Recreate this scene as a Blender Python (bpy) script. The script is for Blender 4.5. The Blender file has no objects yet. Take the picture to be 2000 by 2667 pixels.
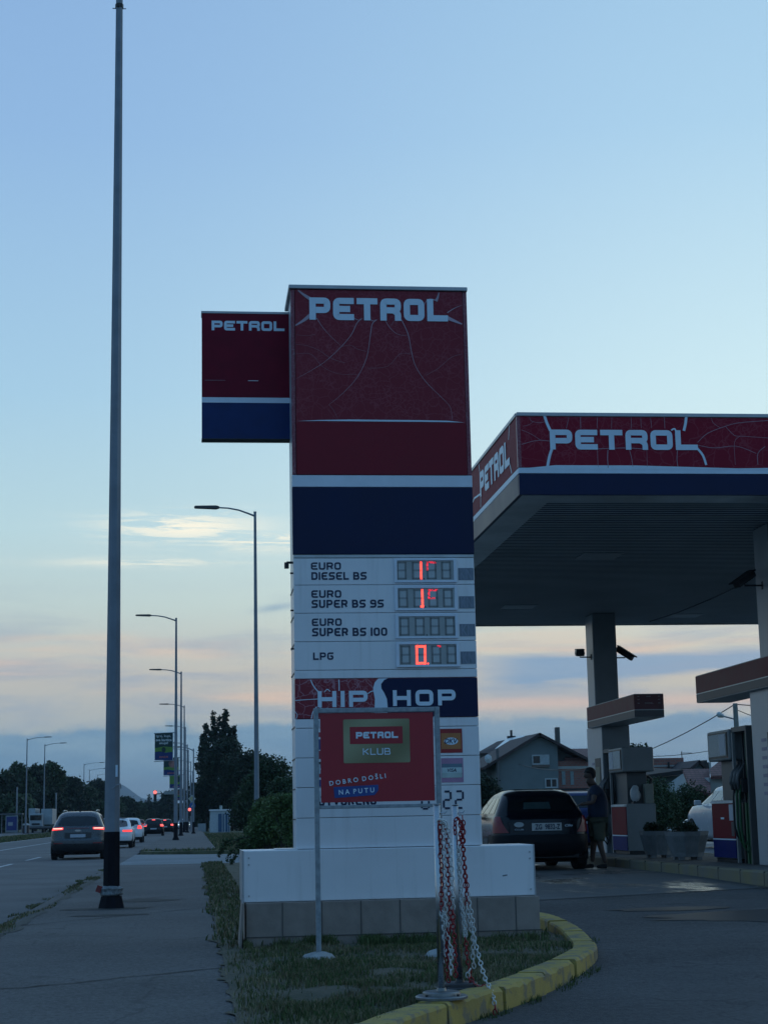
import bpy, bmesh, math, random
import numpy as np
from mathutils import Vector, Matrix
from mathutils.noise import noise as mnoise
random.seed(7); RNG = np.random.default_rng(7)
SC = bpy.context.scene; COL = SC.collection
R = math.radians

# ------------------------------------------------------------------ camera
F, PITCH, ROLL, YAW = 4361.7, 0.17986, -0.02024, 0.11476      # px at 2000 wide
CAM = Vector((0, 0, 1.25))
fw = Vector((math.sin(YAW)*math.cos(PITCH), math.cos(YAW)*math.cos(PITCH), math.sin(PITCH)))
rt0 = Vector((math.cos(YAW), -math.sin(YAW), 0)); up0 = rt0.cross(fw)
RT = rt0*math.cos(ROLL)+up0*math.sin(ROLL); UP = -rt0*math.sin(ROLL)+up0*math.cos(ROLL)
cd = bpy.data.cameras.new('camera'); cam = bpy.data.objects.new('camera', cd); COL.objects.link(cam)
m = Matrix.Identity(4)
for i, v in enumerate((RT, UP, -fw)):
    for k in range(3): m[k][i] = v[k]
m.translation = CAM; cam.matrix_world = m
cd.sensor_fit = 'VERTICAL'; cd.sensor_height = 24; cd.lens = F/2667*24
cd.clip_end = 20000; cd.clip_start = 0.1
SC.camera = cam

def at(px, py, X=None, Y=None, Z=None):
    """where the sight line through a photo pixel meets a world plane"""
    d = RT*((px-1000)/F)-UP*((py-1333.5)/F)+fw
    t = (X/d.x) if X is not None else (Y/d.y) if Y is not None else ((Z-1.25)/d.z)
    return CAM+d*t

def lin(c):
    return tuple(((v/255/12.92) if v/255 <= .04045 else ((v/255+.055)/1.055)**2.4) for v in c)

# ------------------------------------------------------------------ sky
class NT:
    def __init__(s, nt): s.nt = nt
    def n(s, t, **kw):
        o = s.nt.nodes.new(t)
        for k, v in kw.items(): setattr(o, k, v)
        return o
    def set(s, sock, v):
        if isinstance(v, bpy.types.NodeSocket): s.nt.links.new(v, sock)
        else: sock.default_value = v
    def m(s, op, a, b=0.0, c=0.0, clamp=False):
        o = s.n('ShaderNodeMath', operation=op, use_clamp=clamp)
        s.set(o.inputs[0], a); s.set(o.inputs[1], b)
        if op in ('MULTIPLY_ADD', 'SMOOTH_MIN'): s.set(o.inputs[2], c)
        return o.outputs[0]
    def sm(s, v, a, b):                      # smooth 0..1 between a and b
        o = s.n('ShaderNodeMapRange', interpolation_type='SMOOTHSTEP')
        s.set(o.inputs[0], v); o.inputs[1].default_value = a; o.inputs[2].default_value = b
        return o.outputs[0]
    def mix(s, f, a, b, blend='MIX'):
        o = s.n('ShaderNodeMix', data_type='RGBA', blend_type=blend)
        s.set(o.inputs[0], f)
        for i, v in ((6, a), (7, b)):
            if not isinstance(v, bpy.types.NodeSocket): v = (*v[:3], 1)
            s.set(o.inputs[i], v)
        return o.outputs[2]
    def ramp(s, f, stops, interp='EASE'):
        o = s.n('ShaderNodeValToRGB'); o.color_ramp.interpolation = interp; e = o.color_ramp.elements
        while len(e) < len(stops): e.new(0.5)
        for k, (p, c) in enumerate(stops): e[k].position = p; e[k].color = (*c, 1)
        s.set(o.inputs[0], f); return o.outputs[0]
    def noise(s, vec, scale, detail=4, rough=.55, dist=0.0):
        o = s.n('ShaderNodeTexNoise'); s.set(o.inputs['Vector'], vec)
        o.inputs['Scale'].default_value = scale; o.inputs['Detail'].default_value = detail
        o.inputs['Roughness'].default_value = rough; o.inputs['Distortion'].default_value = dist
        return o.outputs['Fac']
    def comb(s, x, y, z=0.0):
        o = s.n('ShaderNodeCombineXYZ')
        for i, v in enumerate((x, y, z)): s.set(o.inputs[i], v)
        return o.outputs[0]

SUN_EL, SUN_AZ = 2.0, 38.0          # degrees; azimuth from +Y towards +X
W = bpy.data.worlds.new('World'); SC.world = W; W.use_nodes = True
W.node_tree.nodes.clear(); w = NT(W.node_tree)
tc = w.n('ShaderNodeTexCoord').outputs['Generated']
sep = w.n('ShaderNodeSeparateXYZ'); w.set(sep.inputs[0], tc)
X_, Y_, Z_ = sep.outputs
az = w.m('ARCTAN2', X_, Y_)
el = w.m('ARCSINE', Z_)             # radians
def stops(l, top=0.62): return [(min(1, e/top), lin(c)) for e, c in l]
eln = w.m('DIVIDE', el, 0.62, clamp=True)
left = w.ramp(eln, stops([(0, (126,158,186)), (.05, (172,184,186)), (.085, (194,192,184)), (.125, (190,208,206)), (.17, (182,212,220)), (.25, (162,200,224)), (.40, (140,178,218)), (.62, (124,160,206))]), 'LINEAR')
right = w.ramp(eln, stops([(0, (130,164,194)), (.05, (184,190,186)), (.085, (208,200,184)), (.125, (214,228,216)), (.17, (214,236,236)), (.25, (202,230,238)), (.40, (168,205,230)), (.62, (140,180,216))]), 'LINEAR')
fr = w.sm(az, -.14, .40)
base = w.mix(fr, left, right)
# far side of the sky (behind the viewer): deeper dusk blue
back = w.ramp(eln, stops([(0, (116,148,176)), (.12, (108,150,188)), (.4, (98,149,194)), (.62, (92,143,192))]), 'LINEAR')
absaz = w.m('ABSOLUTE', w.m('SUBTRACT', az, .35))
base = w.mix(w.sm(absaz, .7, 2.3), base, back)
base = w.mix(w.sm(el, .6, 1.3), base, lin((96,144,194)))
# clouds -- streaks low over the horizon, a bank on the left, a few bright wisps
sv = w.comb(w.m('MULTIPLY', az, 5.0), w.m('MULTIPLY', el, 34.0))
n1 = w.noise(sv, 1.35, 6, .6, .35)
lowband = w.m('MULTIPLY', w.sm(el, .008, .03), w.m('SUBTRACT', 1.0, w.sm(el, .095, .15)))
streak = w.m('MULTIPLY', w.sm(n1, .44, .66), lowband)
base = w.mix(w.m('MULTIPLY', streak, .62), base, lin((146,166,188)))
n2 = w.noise(w.comb(w.m('MULTIPLY', az, 3.2), w.m('MULTIPLY', el, 46.0), 3.7), 1.0, 5, .55, .3)
warm = w.m('MULTIPLY', w.sm(n2, .5, .68), w.m('MULTIPLY', w.sm(el, .03, .05), w.m('SUBTRACT', 1.0, w.sm(el, .085, .125))))
base = w.mix(w.m('MULTIPLY', warm, .8), base, lin((232,200,176)))
# thick blue bank low on the horizon with a lumpy top
lump = w.noise(w.comb(w.m('MULTIPLY', az, 16.0), w.m('MULTIPLY', el, 22.0), 1.3), 1.1, 6, .6, .2)
topedge = w.m('ADD', w.m('MULTIPLY_ADD', w.m('SUBTRACT', lump, .5), .034, .0525), w.m('MULTIPLY', w.sm(az, .08, .16), .003))
bank = w.m('SUBTRACT', 1.0, w.sm(w.m('SUBTRACT', el, topedge), -.003, .0035))
bankfade = w.m('MULTIPLY_ADD', w.sm(el, .016, .030), .40, .50)
bank = w.m('MULTIPLY', bank, bankfade)
bshade = w.mix(w.sm(n1, .35, .65), lin((106,148,180)), lin((132,166,188)))
base = w.mix(bank, base, bshade)
def bump(v, c, s_):
    d = w.m('DIVIDE', w.m('SUBTRACT', v, c), s_); return w.m('EXPONENT', w.m('MULTIPLY', w.m('MULTIPLY', d, d), -1.0))
# second grey-blue layer seen under the canopy roof
b2 = w.m('MULTIPLY', w.sm(az, .15, .2), w.m('MULTIPLY', w.sm(w.m('MULTIPLY_ADD', w.m('SUBTRACT', n1, .5), .02, el), .074, .080), w.m('SUBTRACT', 1.0, w.sm(w.m('MULTIPLY_ADD', w.m('SUBTRACT', n2, .5), .02, el), .089, .096))))
base = w.mix(w.m('MULTIPLY', b2, .85), base, lin((128,162,194)))
b3 = w.m('MULTIPLY', w.sm(az, .13, .17), w.m('MULTIPLY', bump(w.m('MULTIPLY_ADD', w.m('SUBTRACT', n2, .5), .012, el), .0635, .0038), w.sm(n1, .25, .6)))
base = w.mix(w.m('MULTIPLY', b3, .6), base, lin((232,200,180)))
# bright wisps left of the tower
wn = w.noise(w.comb(w.m('MULTIPLY_ADD', el, 30.0, w.m('MULTIPLY', az, 14.0)), w.m('MULTIPLY', el, 150.0), 8.1), 1.3, 7, .68, .7)
reg = w.m('MAXIMUM', w.m('MULTIPLY', bump(az, -.006, .045), bump(el, .172, .0085)), w.m('MULTIPLY', bump(az, .05, .05), bump(el, .163, .005)))
reg = w.m('MAXIMUM', reg, w.m('MULTIPLY', w.m('MULTIPLY', bump(az, -.03, .05), bump(el, .151, .003)), .6))
wisp = w.m('MULTIPLY', reg, w.sm(wn, .40, .56))
base = w.mix(w.m('MULTIPLY', wisp, .95), base, lin((255,248,226)))
# small dark wisp by the tower
dw = w.m('MULTIPLY', w.m('MULTIPLY', bump(az, .048, .012), bump(w.m('MULTIPLY_ADD', az, -.12, el), .118, .0022)), .6)
base = w.mix(dw, base, lin((128,160,186)))
sky = w.n('ShaderNodeTexSky', sky_type='NISHITA', sun_disc=False)
sky.sun_elevation = R(SUN_EL); sky.sun_rotation = R(SUN_AZ)
bg1 = w.n('ShaderNodeBackground'); w.set(bg1.inputs[0], base); bg1.inputs[1].default_value = .81
bg2 = w.n('ShaderNodeBackground'); w.set(bg2.inputs[0], sky.outputs[0]); bg2.inputs[1].default_value = .003
ad = w.n('ShaderNodeAddShader'); w.set(ad.inputs[0], bg1.outputs[0]); w.set(ad.inputs[1], bg2.outputs[0])
wo = w.n('ShaderNodeOutputWorld'); w.set(wo.inputs[0], ad.outputs[0])

# sun: almost gone, far off to the front right
sl = bpy.data.lights.new('sun', 'SUN'); sl.energy = .06; sl.angle = R(10); sl.color = (1, .72, .5)
so = bpy.data.objects.new('sun', sl); COL.objects.link(so)
sd = Vector((math.sin(R(SUN_AZ))*math.cos(R(SUN_EL)), math.cos(R(SUN_AZ))*math.cos(R(SUN_EL)), math.sin(R(SUN_EL))))
so.rotation_euler = sd.to_track_quat('Z', 'Y').to_euler()
SC.view_settings.view_transform = 'Standard'; SC.view_settings.look = 'None'
SC.view_settings.exposure = .45; SC.view_settings.gamma = 1; SC.view_settings.use_curve_mapping = False
SC.render.engine = 'CYCLES'
SC.cycles.max_bounces = 6; SC.cycles.use_denoising = True

# ------------------------------------------------------------------ materials
MC = {}
def _sep(t, v):
    s = t.n('ShaderNodeSeparateXYZ'); t.set(s.inputs[0], v); return s.outputs
def mat(name, col, rough=.6, metal=0.0, var=.12, vscale=6.0, bump=0.0, bscale=40.0, spec=.5, emit=None, es=0.0, island=0.0, col2=None, coat=0.0, trans=0.0):
    if name in MC: return MC[name]
    M = bpy.data.materials.new(name); M.use_nodes = True; MC[name] = M
    t = NT(M.node_tree); p = M.node_tree.nodes['Principled BSDF']
    co = t.n('ShaderNodeTexCoord').outputs['Object']
    nz = t.noise(co, vscale, 5, .6)
    c = tuple(col)
    dark = tuple(v*(1-var) for v in c); lite = tuple(min(1, v*(1+var)) for v in c)
    if col2: dark, lite = c, tuple(col2)
    cc = t.mix(t.sm(nz, .3, .7), dark, lite)
    if island:
        g = t.n('ShaderNodeNewGeometry').outputs['Random Per Island']
        cc = t.mix(1.0, cc, t.ramp(g, [(0, (1-island,)*3), (1, (1.0+island*.0,)*3)], 'LINEAR'), 'MULTIPLY')
    t.set(p.inputs['Base Color'], cc)
    t.set(p.inputs['Roughness'], t.m('MULTIPLY_ADD', t.m('SUBTRACT', nz, .5), .15, rough, ))
    p.inputs['Metallic'].default_value = metal
    p.inputs['Specular IOR Level'].default_value = spec
    p.inputs['Coat Weight'].default_value = coat
    if emit: p.inputs['Emission Color'].default_value = (*emit, 1); p.inputs['Emission Strength'].default_value = es
    if bump:
        b = t.n('ShaderNodeBump'); b.inputs['Strength'].default_value = bump; b.inputs['Distance'].default_value = .02
        t.set(b.inputs['Height'], t.noise(co, bscale, 6, .65)); t.set(p.inputs['Normal'], b.outputs[0])
    return M

def asphalt(name, c, patch=.25, speck=.35, wet=0.0, scale=1.0):
    M = bpy.data.materials.new(name); M.use_nodes = True; MC[name] = M
    t = NT(M.node_tree); p = M.node_tree.nodes['Principled BSDF']
    co = t.n('ShaderNodeTexCoord').outputs['Object']
    big = t.noise(co, .35*scale, 5, .6); fine = t.noise(co, 48, 4, .85); mid = t.noise(co, 6, 5, .65); gr_ = t.noise(t.comb(t.m('MULTIPLY', _sep(t, co)[0], 1.6), _sep(t, co)[1], 0), 13, 3, .75)
    v = t.m('ADD', t.m('MULTIPLY', t.m('SUBTRACT', t.sm(big, .3, .7), .5), patch), t.m('ADD', t.m('MULTIPLY', t.m('SUBTRACT', fine, .5), speck*3), t.m('ADD', t.m('MULTIPLY', t.m('SUBTRACT', mid, .5), patch*1.2), t.m('MULTIPLY', t.m('SUBTRACT', gr_, .5), speck*2.2))))
    v = t.m('MAXIMUM', t.m('ADD', v, 1.0), .25)
    cc = t.mix(1.0, c, t.comb(v, v, v), 'MULTIPLY')
    # thin cracks
    vo = t.n('ShaderNodeTexVoronoi', feature='DISTANCE_TO_EDGE'); wv = t.n('ShaderNodeVectorMath', operation='ADD')
    t.set(wv.inputs[0], co); nn = t.n('ShaderNodeTexNoise'); nn.inputs['Scale'].default_value = 1.2; t.set(nn.inputs['Vector'], co)
    t.set(wv.inputs[1], nn.outputs['Color']); t.set(vo.inputs['Vector'], wv.outputs[0]); vo.inputs['Scale'].default_value = .23
    cr = t.m('MULTIPLY', t.m('SUBTRACT', 1.0, t.sm(vo.outputs['Distance'], .0, .006)), .45)
    cc = t.mix(cr, cc, tuple(x*.35 for x in c))
    rough = t.m('MULTIPLY_ADD', big, -.1, .88)
    if wet:
        wn_ = t.noise(t.comb(*[t.m('MULTIPLY', o, k) for o, k in zip(_sep(t, co), (.8, .45, 1))]), 1.3, 5, .6)
        wm = t.m('MULTIPLY', t.sm(wn_, .50, .66), wet)
        cc = t.mix(wm, cc, tuple(x*.42 for x in c)); rough = t.m('MULTIPLY_ADD', wm, -.62, rough)
    t.set(p.inputs['Base Color'], cc); t.set(p.inputs['Roughness'], rough)
    p.inputs['Specular IOR Level'].default_value = .35
    b = t.n('ShaderNodeBump'); b.inputs['Strength'].default_value = .8; b.inputs['Distance'].default_value = .015
    t.set(b.inputs['Height'], fine)
    if not wet: t.set(p.inputs['Normal'], b.outputs[0])
    return M

def crack_mat(name, red, line, s1, strength=.5, fine=.35, rough=.32):
    """printed film: dark red with a pale net of drawn cracks"""
    M = bpy.data.materials.new(name); M.use_nodes = True; MC[name] = M
    t = NT(M.node_tree); p = M.node_tree.nodes['Principled BSDF']
    co = t.n('ShaderNodeTexCoord').outputs['Object']
    nn = t.n('ShaderNodeTexNoise'); nn.inputs['Scale'].default_value = s1*.9; nn.inputs['Detail'].default_value = 3; t.set(nn.inputs['Vector'], co)
    wv = t.n('ShaderNodeVectorMath', operation='MULTIPLY_ADD'); t.set(wv.inputs[0], nn.outputs['Color']); wv.inputs[1].default_value = (.9/s1,)*3; t.set(wv.inputs[2], co)
    def net(scale, width, st):
        v = t.n('ShaderNodeTexVoronoi', feature='DISTANCE_TO_EDGE'); t.set(v.inputs['Vector'], wv.outputs[0]); v.inputs['Scale'].default_value = scale
        return t.m('MULTIPLY', t.m('SUBTRACT', 1.0, t.sm(v.outputs['Distance'], width*.3, width)), st)
    gate = t.sm(t.noise(co, s1*.35, 3), .40, .60)
    a = net(s1, .035, strength); b = t.m('MULTIPLY', net(s1*2.6, .06, fine), gate)
    cc = t.mix(t.m('MAXIMUM', a, b), red, line)
    t.set(p.inputs['Base Color'], cc); p.inputs['Roughness'].default_value = rough; p.inputs['Specular IOR Level'].default_value = .28
    return M

ILL = 1.0
def streaky(name, c, rough):
    M = mat(name, c, rough, var=.03, vscale=1.6); t = NT(M.node_tree); p = M.node_tree.nodes['Principled BSDF']
    co = t.n('ShaderNodeTexCoord').outputs['Object']; sx = _sep(t, co)
    a = t.noise(t.comb(t.m('MULTIPLY', sx[0], 14.0), sx[1], t.m('MULTIPLY', sx[2], .9)), 1.0, 5, .6); b = t.noise(co, 2.3, 6, .7)
    g = t.m('MAXIMUM', t.m('MULTIPLY', t.sm(a, .52, .75), .22), t.m('MULTIPLY', t.sm(b, .56, .8), .20))
    src = p.inputs['Base Color'].links[0].from_socket; t.set(p.inputs['Base Color'], t.mix(g, src, (.40, .40, .38))); return M
WHITE = streaky('white_panel', (.74, .75, .77), .38)
WHITE2 = mat('white_film', (.66, .72, .80), .4, var=.05, vscale=4)
RED = mat('red_film', (.19, .005, .018), .42, spec=.25, var=.06, vscale=2)
REDB = mat('red_board', (.33, .012, .025), .42, var=.05, vscale=3)
BLUE = mat('blue_film', (.0012, .009, .05), .42, spec=.25, var=.08, vscale=2)
NAVY = mat('navy_letter', (.006, .018, .06), .5)
GREYM = mat('grey_aluminium', (.38, .40, .42), .42, .5, var=.08)
TRIM = mat('trim_metal', (.42, .46, .48), .4, .6)
GALV = mat('galvanised_steel', (.26, .30, .33), .5, .35, var=.2, vscale=18)
POLE = mat('pole_zinc', (.19, .22, .255), .55, .25, var=.12, vscale=3)
POLEBLK = mat('pole_black_paint', (.008, .008, .012), .8, spec=.2, var=.3, vscale=9, bump=.15)
STEEL = mat('brushed_stainless', (.45, .46, .47), .28, 1.0, var=.08)
DARK = mat('dark_plastic', (.014, .015, .018), .5)
RUB = mat('rubber', (.012, .012, .013), .8)
GLASS = mat('dark_glass', (.006, .008, .010), .08, spec=.45, var=.3)
CRACK = crack_mat('cracked_red_film', (.20, .006, .020), (.34, .09, .12), 8.5, .30, .42)
CRACK2 = crack_mat('cracked_red_fascia', (.24, .014, .032), (.4, .13, .16), 4.2, .22, .22, .6)
CRACK2.node_tree.nodes['Principled BSDF'].inputs['Specular IOR Level'].default_value = .12
CRACKG = crack_mat('cracked_edge_film', (.22, .05, .07), (.45, .3, .34), 30, .6, .4)
LETTER = mat('pale_letter', (.62, .74, .84), .45, var=.03)
STONE = mat('plinth_tile', (.26, .215, .185), .7, var=.14, vscale=5, bump=.1)
CONC = mat('concrete', (.36, .36, .35), .85, var=.2, vscale=3, bump=.3)
LAWN = mat('lawn_soil', (.055, .058, .035), .95, var=.3, vscale=2.2, bump=.8, bscale=25, col2=(.12, .10, .07))
GRASS = mat('grass_blade', (.075, .125, .04), .75, var=.3, vscale=.9, island=.6, col2=(.14, .16, .07), spec=.2)
DRYG = mat('dry_grass', (.27, .23, .14), .8, var=.3, vscale=2, island=.55, spec=.2)
LEAF = mat('leaf', (.036, .068, .03), .6, var=.3, vscale=.25, island=.6, col2=(.065, .11, .042), spec=.25)
LEAFD = mat('leaf_dark', (.024, .044, .026), .65, var=.3, vscale=.3, island=.6, col2=(.042, .068, .034), spec=.2)
LEAFL = mat('leaf_light', (.075, .135, .04), .55, var=.3, vscale=1.2, island=.6, col2=(.14, .20, .065), spec=.25)
BARK = mat('bark', (.05, .04, .03), .9, bump=.5)
def paintyellow():
    M = bpy.data.materials.new('worn_yellow_paint'); M.use_nodes = True
    t = NT(M.node_tree); p = M.node_tree.nodes['Principled BSDF']
    co = t.n('ShaderNodeTexCoord').outputs['Object']
    n = t.noise(co, 5.5, 8, .68); n3 = t.noise(co, 1.6, 4, .6)
    cc = t.mix(t.sm(n3, .3, .7), (.30, .22, .055), (.40, .29, .065))
    cc = t.mix(t.m('MULTIPLY', t.sm(n, .48, .58), .8), cc, (.15, .135, .10)); cc = t.mix(t.m('MULTIPLY', t.sm(t.noise(co, 14, 6, .75), .60, .68), .85), cc, (.07, .065, .055))
    t.set(p.inputs['Base Color'], cc); p.inputs['Roughness'].default_value = .75
    b = t.n('ShaderNodeBump'); b.inputs['Strength'].default_value = .5; b.inputs['Distance'].default_value = .01
    t.set(b.inputs['Height'], t.noise(co, 30, 6, .7)); t.set(p.inputs['Normal'], b.outputs[0])
    return M
YEL = paintyellow()
ASPH = asphalt('asphalt_road', (.116, .117, .118), .35, .25)
PATH = asphalt('asphalt_path', (.102, .100, .098), .3, .7)
APRON = asphalt('asphalt_apron', (.072, .073, .075), .45, .7)
DRIVE = asphalt('concrete_drive', (.20, .22, .235), .25, .2)
FORE = asphalt('forecourt_concrete', (.095, .105, .11), .4, .25, wet=1.0)

# ------------------------------------------------------------------ mesh helpers
def wloc(p):
    v = Vector((0, 0, 0))
    while p: v += p.location; p = p.parent
    return v
def tag(o, label=None, cat=None, group=None, kind=None):
    if label: o['label'] = label
    if cat: o['category'] = cat
    if group: o['group'] = group
    if kind: o['kind'] = kind
    return o
def thing(name, label, cat, loc=(0, 0, 0), rz=0.0, group=None):
    o = bpy.data.objects.new(name, None); o.empty_display_size = .3; COL.objects.link(o)
    o.location = loc; o.rotation_euler[2] = rz
    return tag(o, label, cat, group)
def copy_tree(o, parent=None):
    c = o.copy(); COL.objects.link(c); c.parent = parent
    for ch in list(o.children): copy_tree(ch, c)
    return c
class MB:
    def __init__(s): s.v = []; s.f = []; s.mi = []
    def add(s, vs, fs, mi=0):
        b = len(s.v); s.v += [tuple(v) for v in vs]
        s.f += [tuple(b+i for i in f) for f in fs]; s.mi += [mi]*len(fs); return s
    def box(s, x0, x1, y0, y1, z0, z1, mi=0):
        v = [(x, y, z) for z in (z0, z1) for y in (y0, y1) for x in (x0, x1)]
        return s.add(v, [(0, 2, 3, 1), (4, 5, 7, 6), (0, 1, 5, 4), (2, 6, 7, 3), (0, 4, 6, 2), (1, 3, 7, 5)], mi)
    def cbox(s, c, d, mi=0, rz=0.0, rx=0.0, ry=0.0):
        M = Matrix.Translation(c) @ Matrix.Rotation(rz, 4, 'Z') @ Matrix.Rotation(rx, 4, 'X') @ Matrix.Rotation(ry, 4, 'Y')
        v = [M @ Vector((x*d[0]/2, y*d[1]/2, z*d[2]/2)) for z in (-1, 1) for y in (-1, 1) for x in (-1, 1)]
        return s.add(v, [(0, 2, 3, 1), (4, 5, 7, 6), (0, 1, 5, 4), (2, 6, 7, 3), (0, 4, 6, 2), (1, 3, 7, 5)], mi)
    def prism(s, pts, a, b, axis='z', mi=0):
        """closed outline pts (2D), extruded from a to b along axis"""
        n = len(pts)
        def P(p, h): return (p[0], p[1], h) if axis == 'z' else (p[0], h, p[1]) if axis == 'y' else (h, p[0], p[1])
        v = [P(p, a) for p in pts]+[P(p, b) for p in pts]
        f = [tuple(range(n))[::-1], tuple(range(n, 2*n))]+[(i, (i+1) % n, n+(i+1) % n, n+i) for i in range(n)]
        return s.add(v, f, mi)
    def tube(s, pts, rad, n=8, mi=0, cap=True, rot=0.0):
        pts = [Vector(p) for p in pts]
        if not hasattr(rad, '__len__'): rad = [rad]*len(pts)
        vs = []; fs = []; prev = None
        for i, p in enumerate(pts):
            t = (pts[min(i+1, len(pts)-1)]-pts[max(i-1, 0)]).normalized()
            if prev is None:
                a = Vector((1, 0, 0)) if abs(t.x) < .8 else Vector((0, 1, 0)); a = (a-t*a.dot(t)).normalized()
            else: a = (prev-t*prev.dot(t)).normalized()
            prev = a; b = t.cross(a)
            for k in range(n):
                an = 2*math.pi*k/n+rot; vs.append(p+(a*math.cos(an)+b*math.sin(an))*rad[i])
        for i in range(len(pts)-1):
            for k in range(n): fs.append((i*n+k, i*n+(k+1) % n, (i+1)*n+(k+1) % n, (i+1)*n+k))
        if cap: fs += [tuple(range(n))[::-1], tuple(range((len(pts)-1)*n, len(pts)*n))]
        return s.add(vs, fs, mi)
    def lathe(s, prof, c=(0, 0, 0), n=24, mi=0):
        vs = []; fs = []
        for r, z in prof:
            for k in range(n):
                a = 2*math.pi*k/n; vs.append((c[0]+r*math.cos(a), c[1]+r*math.sin(a), c[2]+z))
        for i in range(len(prof)-1):
            for k in range(n): fs.append((i*n+k, i*n+(k+1) % n, (i+1)*n+(k+1) % n, (i+1)*n+k))
        fs += [tuple(range(n))[::-1], tuple(range((len(prof)-1)*n, len(prof)*n))]
        return s.add(vs, fs, mi)
    def disc_x(s, x0, x1, cy, cz, r, n=24, mi=0):
        return s.prism([(cy+r*math.cos(2*math.pi*k/n), cz+r*math.sin(2*math.pi*k/n)) for k in range(n)], x0, x1, 'x', mi)
    def xf(s, M):
        s.v = [tuple(M @ Vector(v)) for v in s.v]; return s
    def build(s, name, mats, parent=None, smooth=False, bevel=0.0):
        me = bpy.data.meshes.new(name); o0 = wloc(parent)
        me.from_pydata([(v[0]-o0.x, v[1]-o0.y, v[2]-o0.z) for v in s.v], [], s.f)
        if not isinstance(mats, (list, tuple)): mats = [mats]
        for M_ in mats: me.materials.append(M_)
        me.polygons.foreach_set('material_index', s.mi)
        if smooth: me.polygons.foreach_set('use_smooth', [True]*len(me.polygons))
        me.update()
        o = bpy.data.objects.new(name, me); COL.objects.link(o); o.parent = parent
        if bevel:
            b = o.modifiers.new('bevel', 'BEVEL'); b.width = bevel; b.segments = 2; b.limit_method = 'ANGLE'
        return o
def struct(name, mb, mats, **k):
    return tag(mb.build(name, mats, **k), kind='structure')
def np_mesh(name, V, Fq, mats, parent=None, mi=None):
    """fast mesh from numpy arrays; Fq is (n,k)"""
    me = bpy.data.meshes.new(name); o0 = wloc(parent)
    V = V-np.array(o0)[None]; n, k = Fq.shape
    me.vertices.add(len(V)); me.vertices.foreach_set('co', V.astype(np.float32).ravel())
    me.loops.add(n*k); me.loops.foreach_set('vertex_index', Fq.astype(np.int32).ravel())
    me.polygons.add(n); me.polygons.foreach_set('loop_start', np.arange(0, n*k, k, dtype=np.int32))
    me.update(calc_edges=True)
    if not isinstance(mats, (list, tuple)): mats = [mats]
    for M_ in mats: me.materials.append(M_)
    if mi is not None: me.polygons.foreach_set('material_index', mi.astype(np.int32))
    o = bpy.data.objects.new(name, me); COL.objects.link(o); o.parent = parent
    return o

# ------------------------------------------------------------------ lettering
def roundpoly(pts, r, closed=False, n=4, sharp=()):
    P = [Vector((p[0], p[1])) for p in pts]; out = []; N = len(P)
    for i in range(N):
        if not closed and i in (0, N-1): out.append(P[i]); continue
        a, b, c = P[i-1], P[i], P[(i+1) % N]
        if i in sharp: out.append(b); continue
        rr = min(r*(.12 if i in sharp else 1), (a-b).length*.5, (c-b).length*.5)
        p0 = b+(a-b).normalized()*rr; p1 = b+(c-b).normalized()*rr
        for k in range(n+1):
            t = k/n; out.append(p0*(1-t)**2+b*2*t*(1-t)+p1*t*t)
    return out
def ribbon2(P, t, closed=False):
    """flat ribbon of width t (or a list) along 2D points -> verts, quads"""
    n = len(P); L = []; ts = t if hasattr(t, '__len__') else [t]*n
    for i in range(n):
        a = P[i-1] if (closed or i > 0) else None; c = P[(i+1) % n] if (closed or i < n-1) else None
        d1 = (P[i]-a).normalized() if a is not None and (P[i]-a).length > 1e-9 else None
        d2 = (c-P[i]).normalized() if c is not None and (c-P[i]).length > 1e-9 else None
        d1 = d1 or d2; d2 = d2 or d1
        n1 = Vector((-d1.y, d1.x)); n2 = Vector((-d2.y, d2.x)); nn = (n1+n2)
        nn = nn.normalized() if nn.length > 1e-6 else n1
        k = 1/max(.5, nn.dot(n1)); h = ts[i]/2*k
        L += [P[i]+nn*h, P[i]-nn*h]
    fs = [(2*i, 2*i+1, 2*((i+1) % n)+1, 2*((i+1) % n)) for i in range(n if closed else n-1)]
    return L, fs
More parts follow.
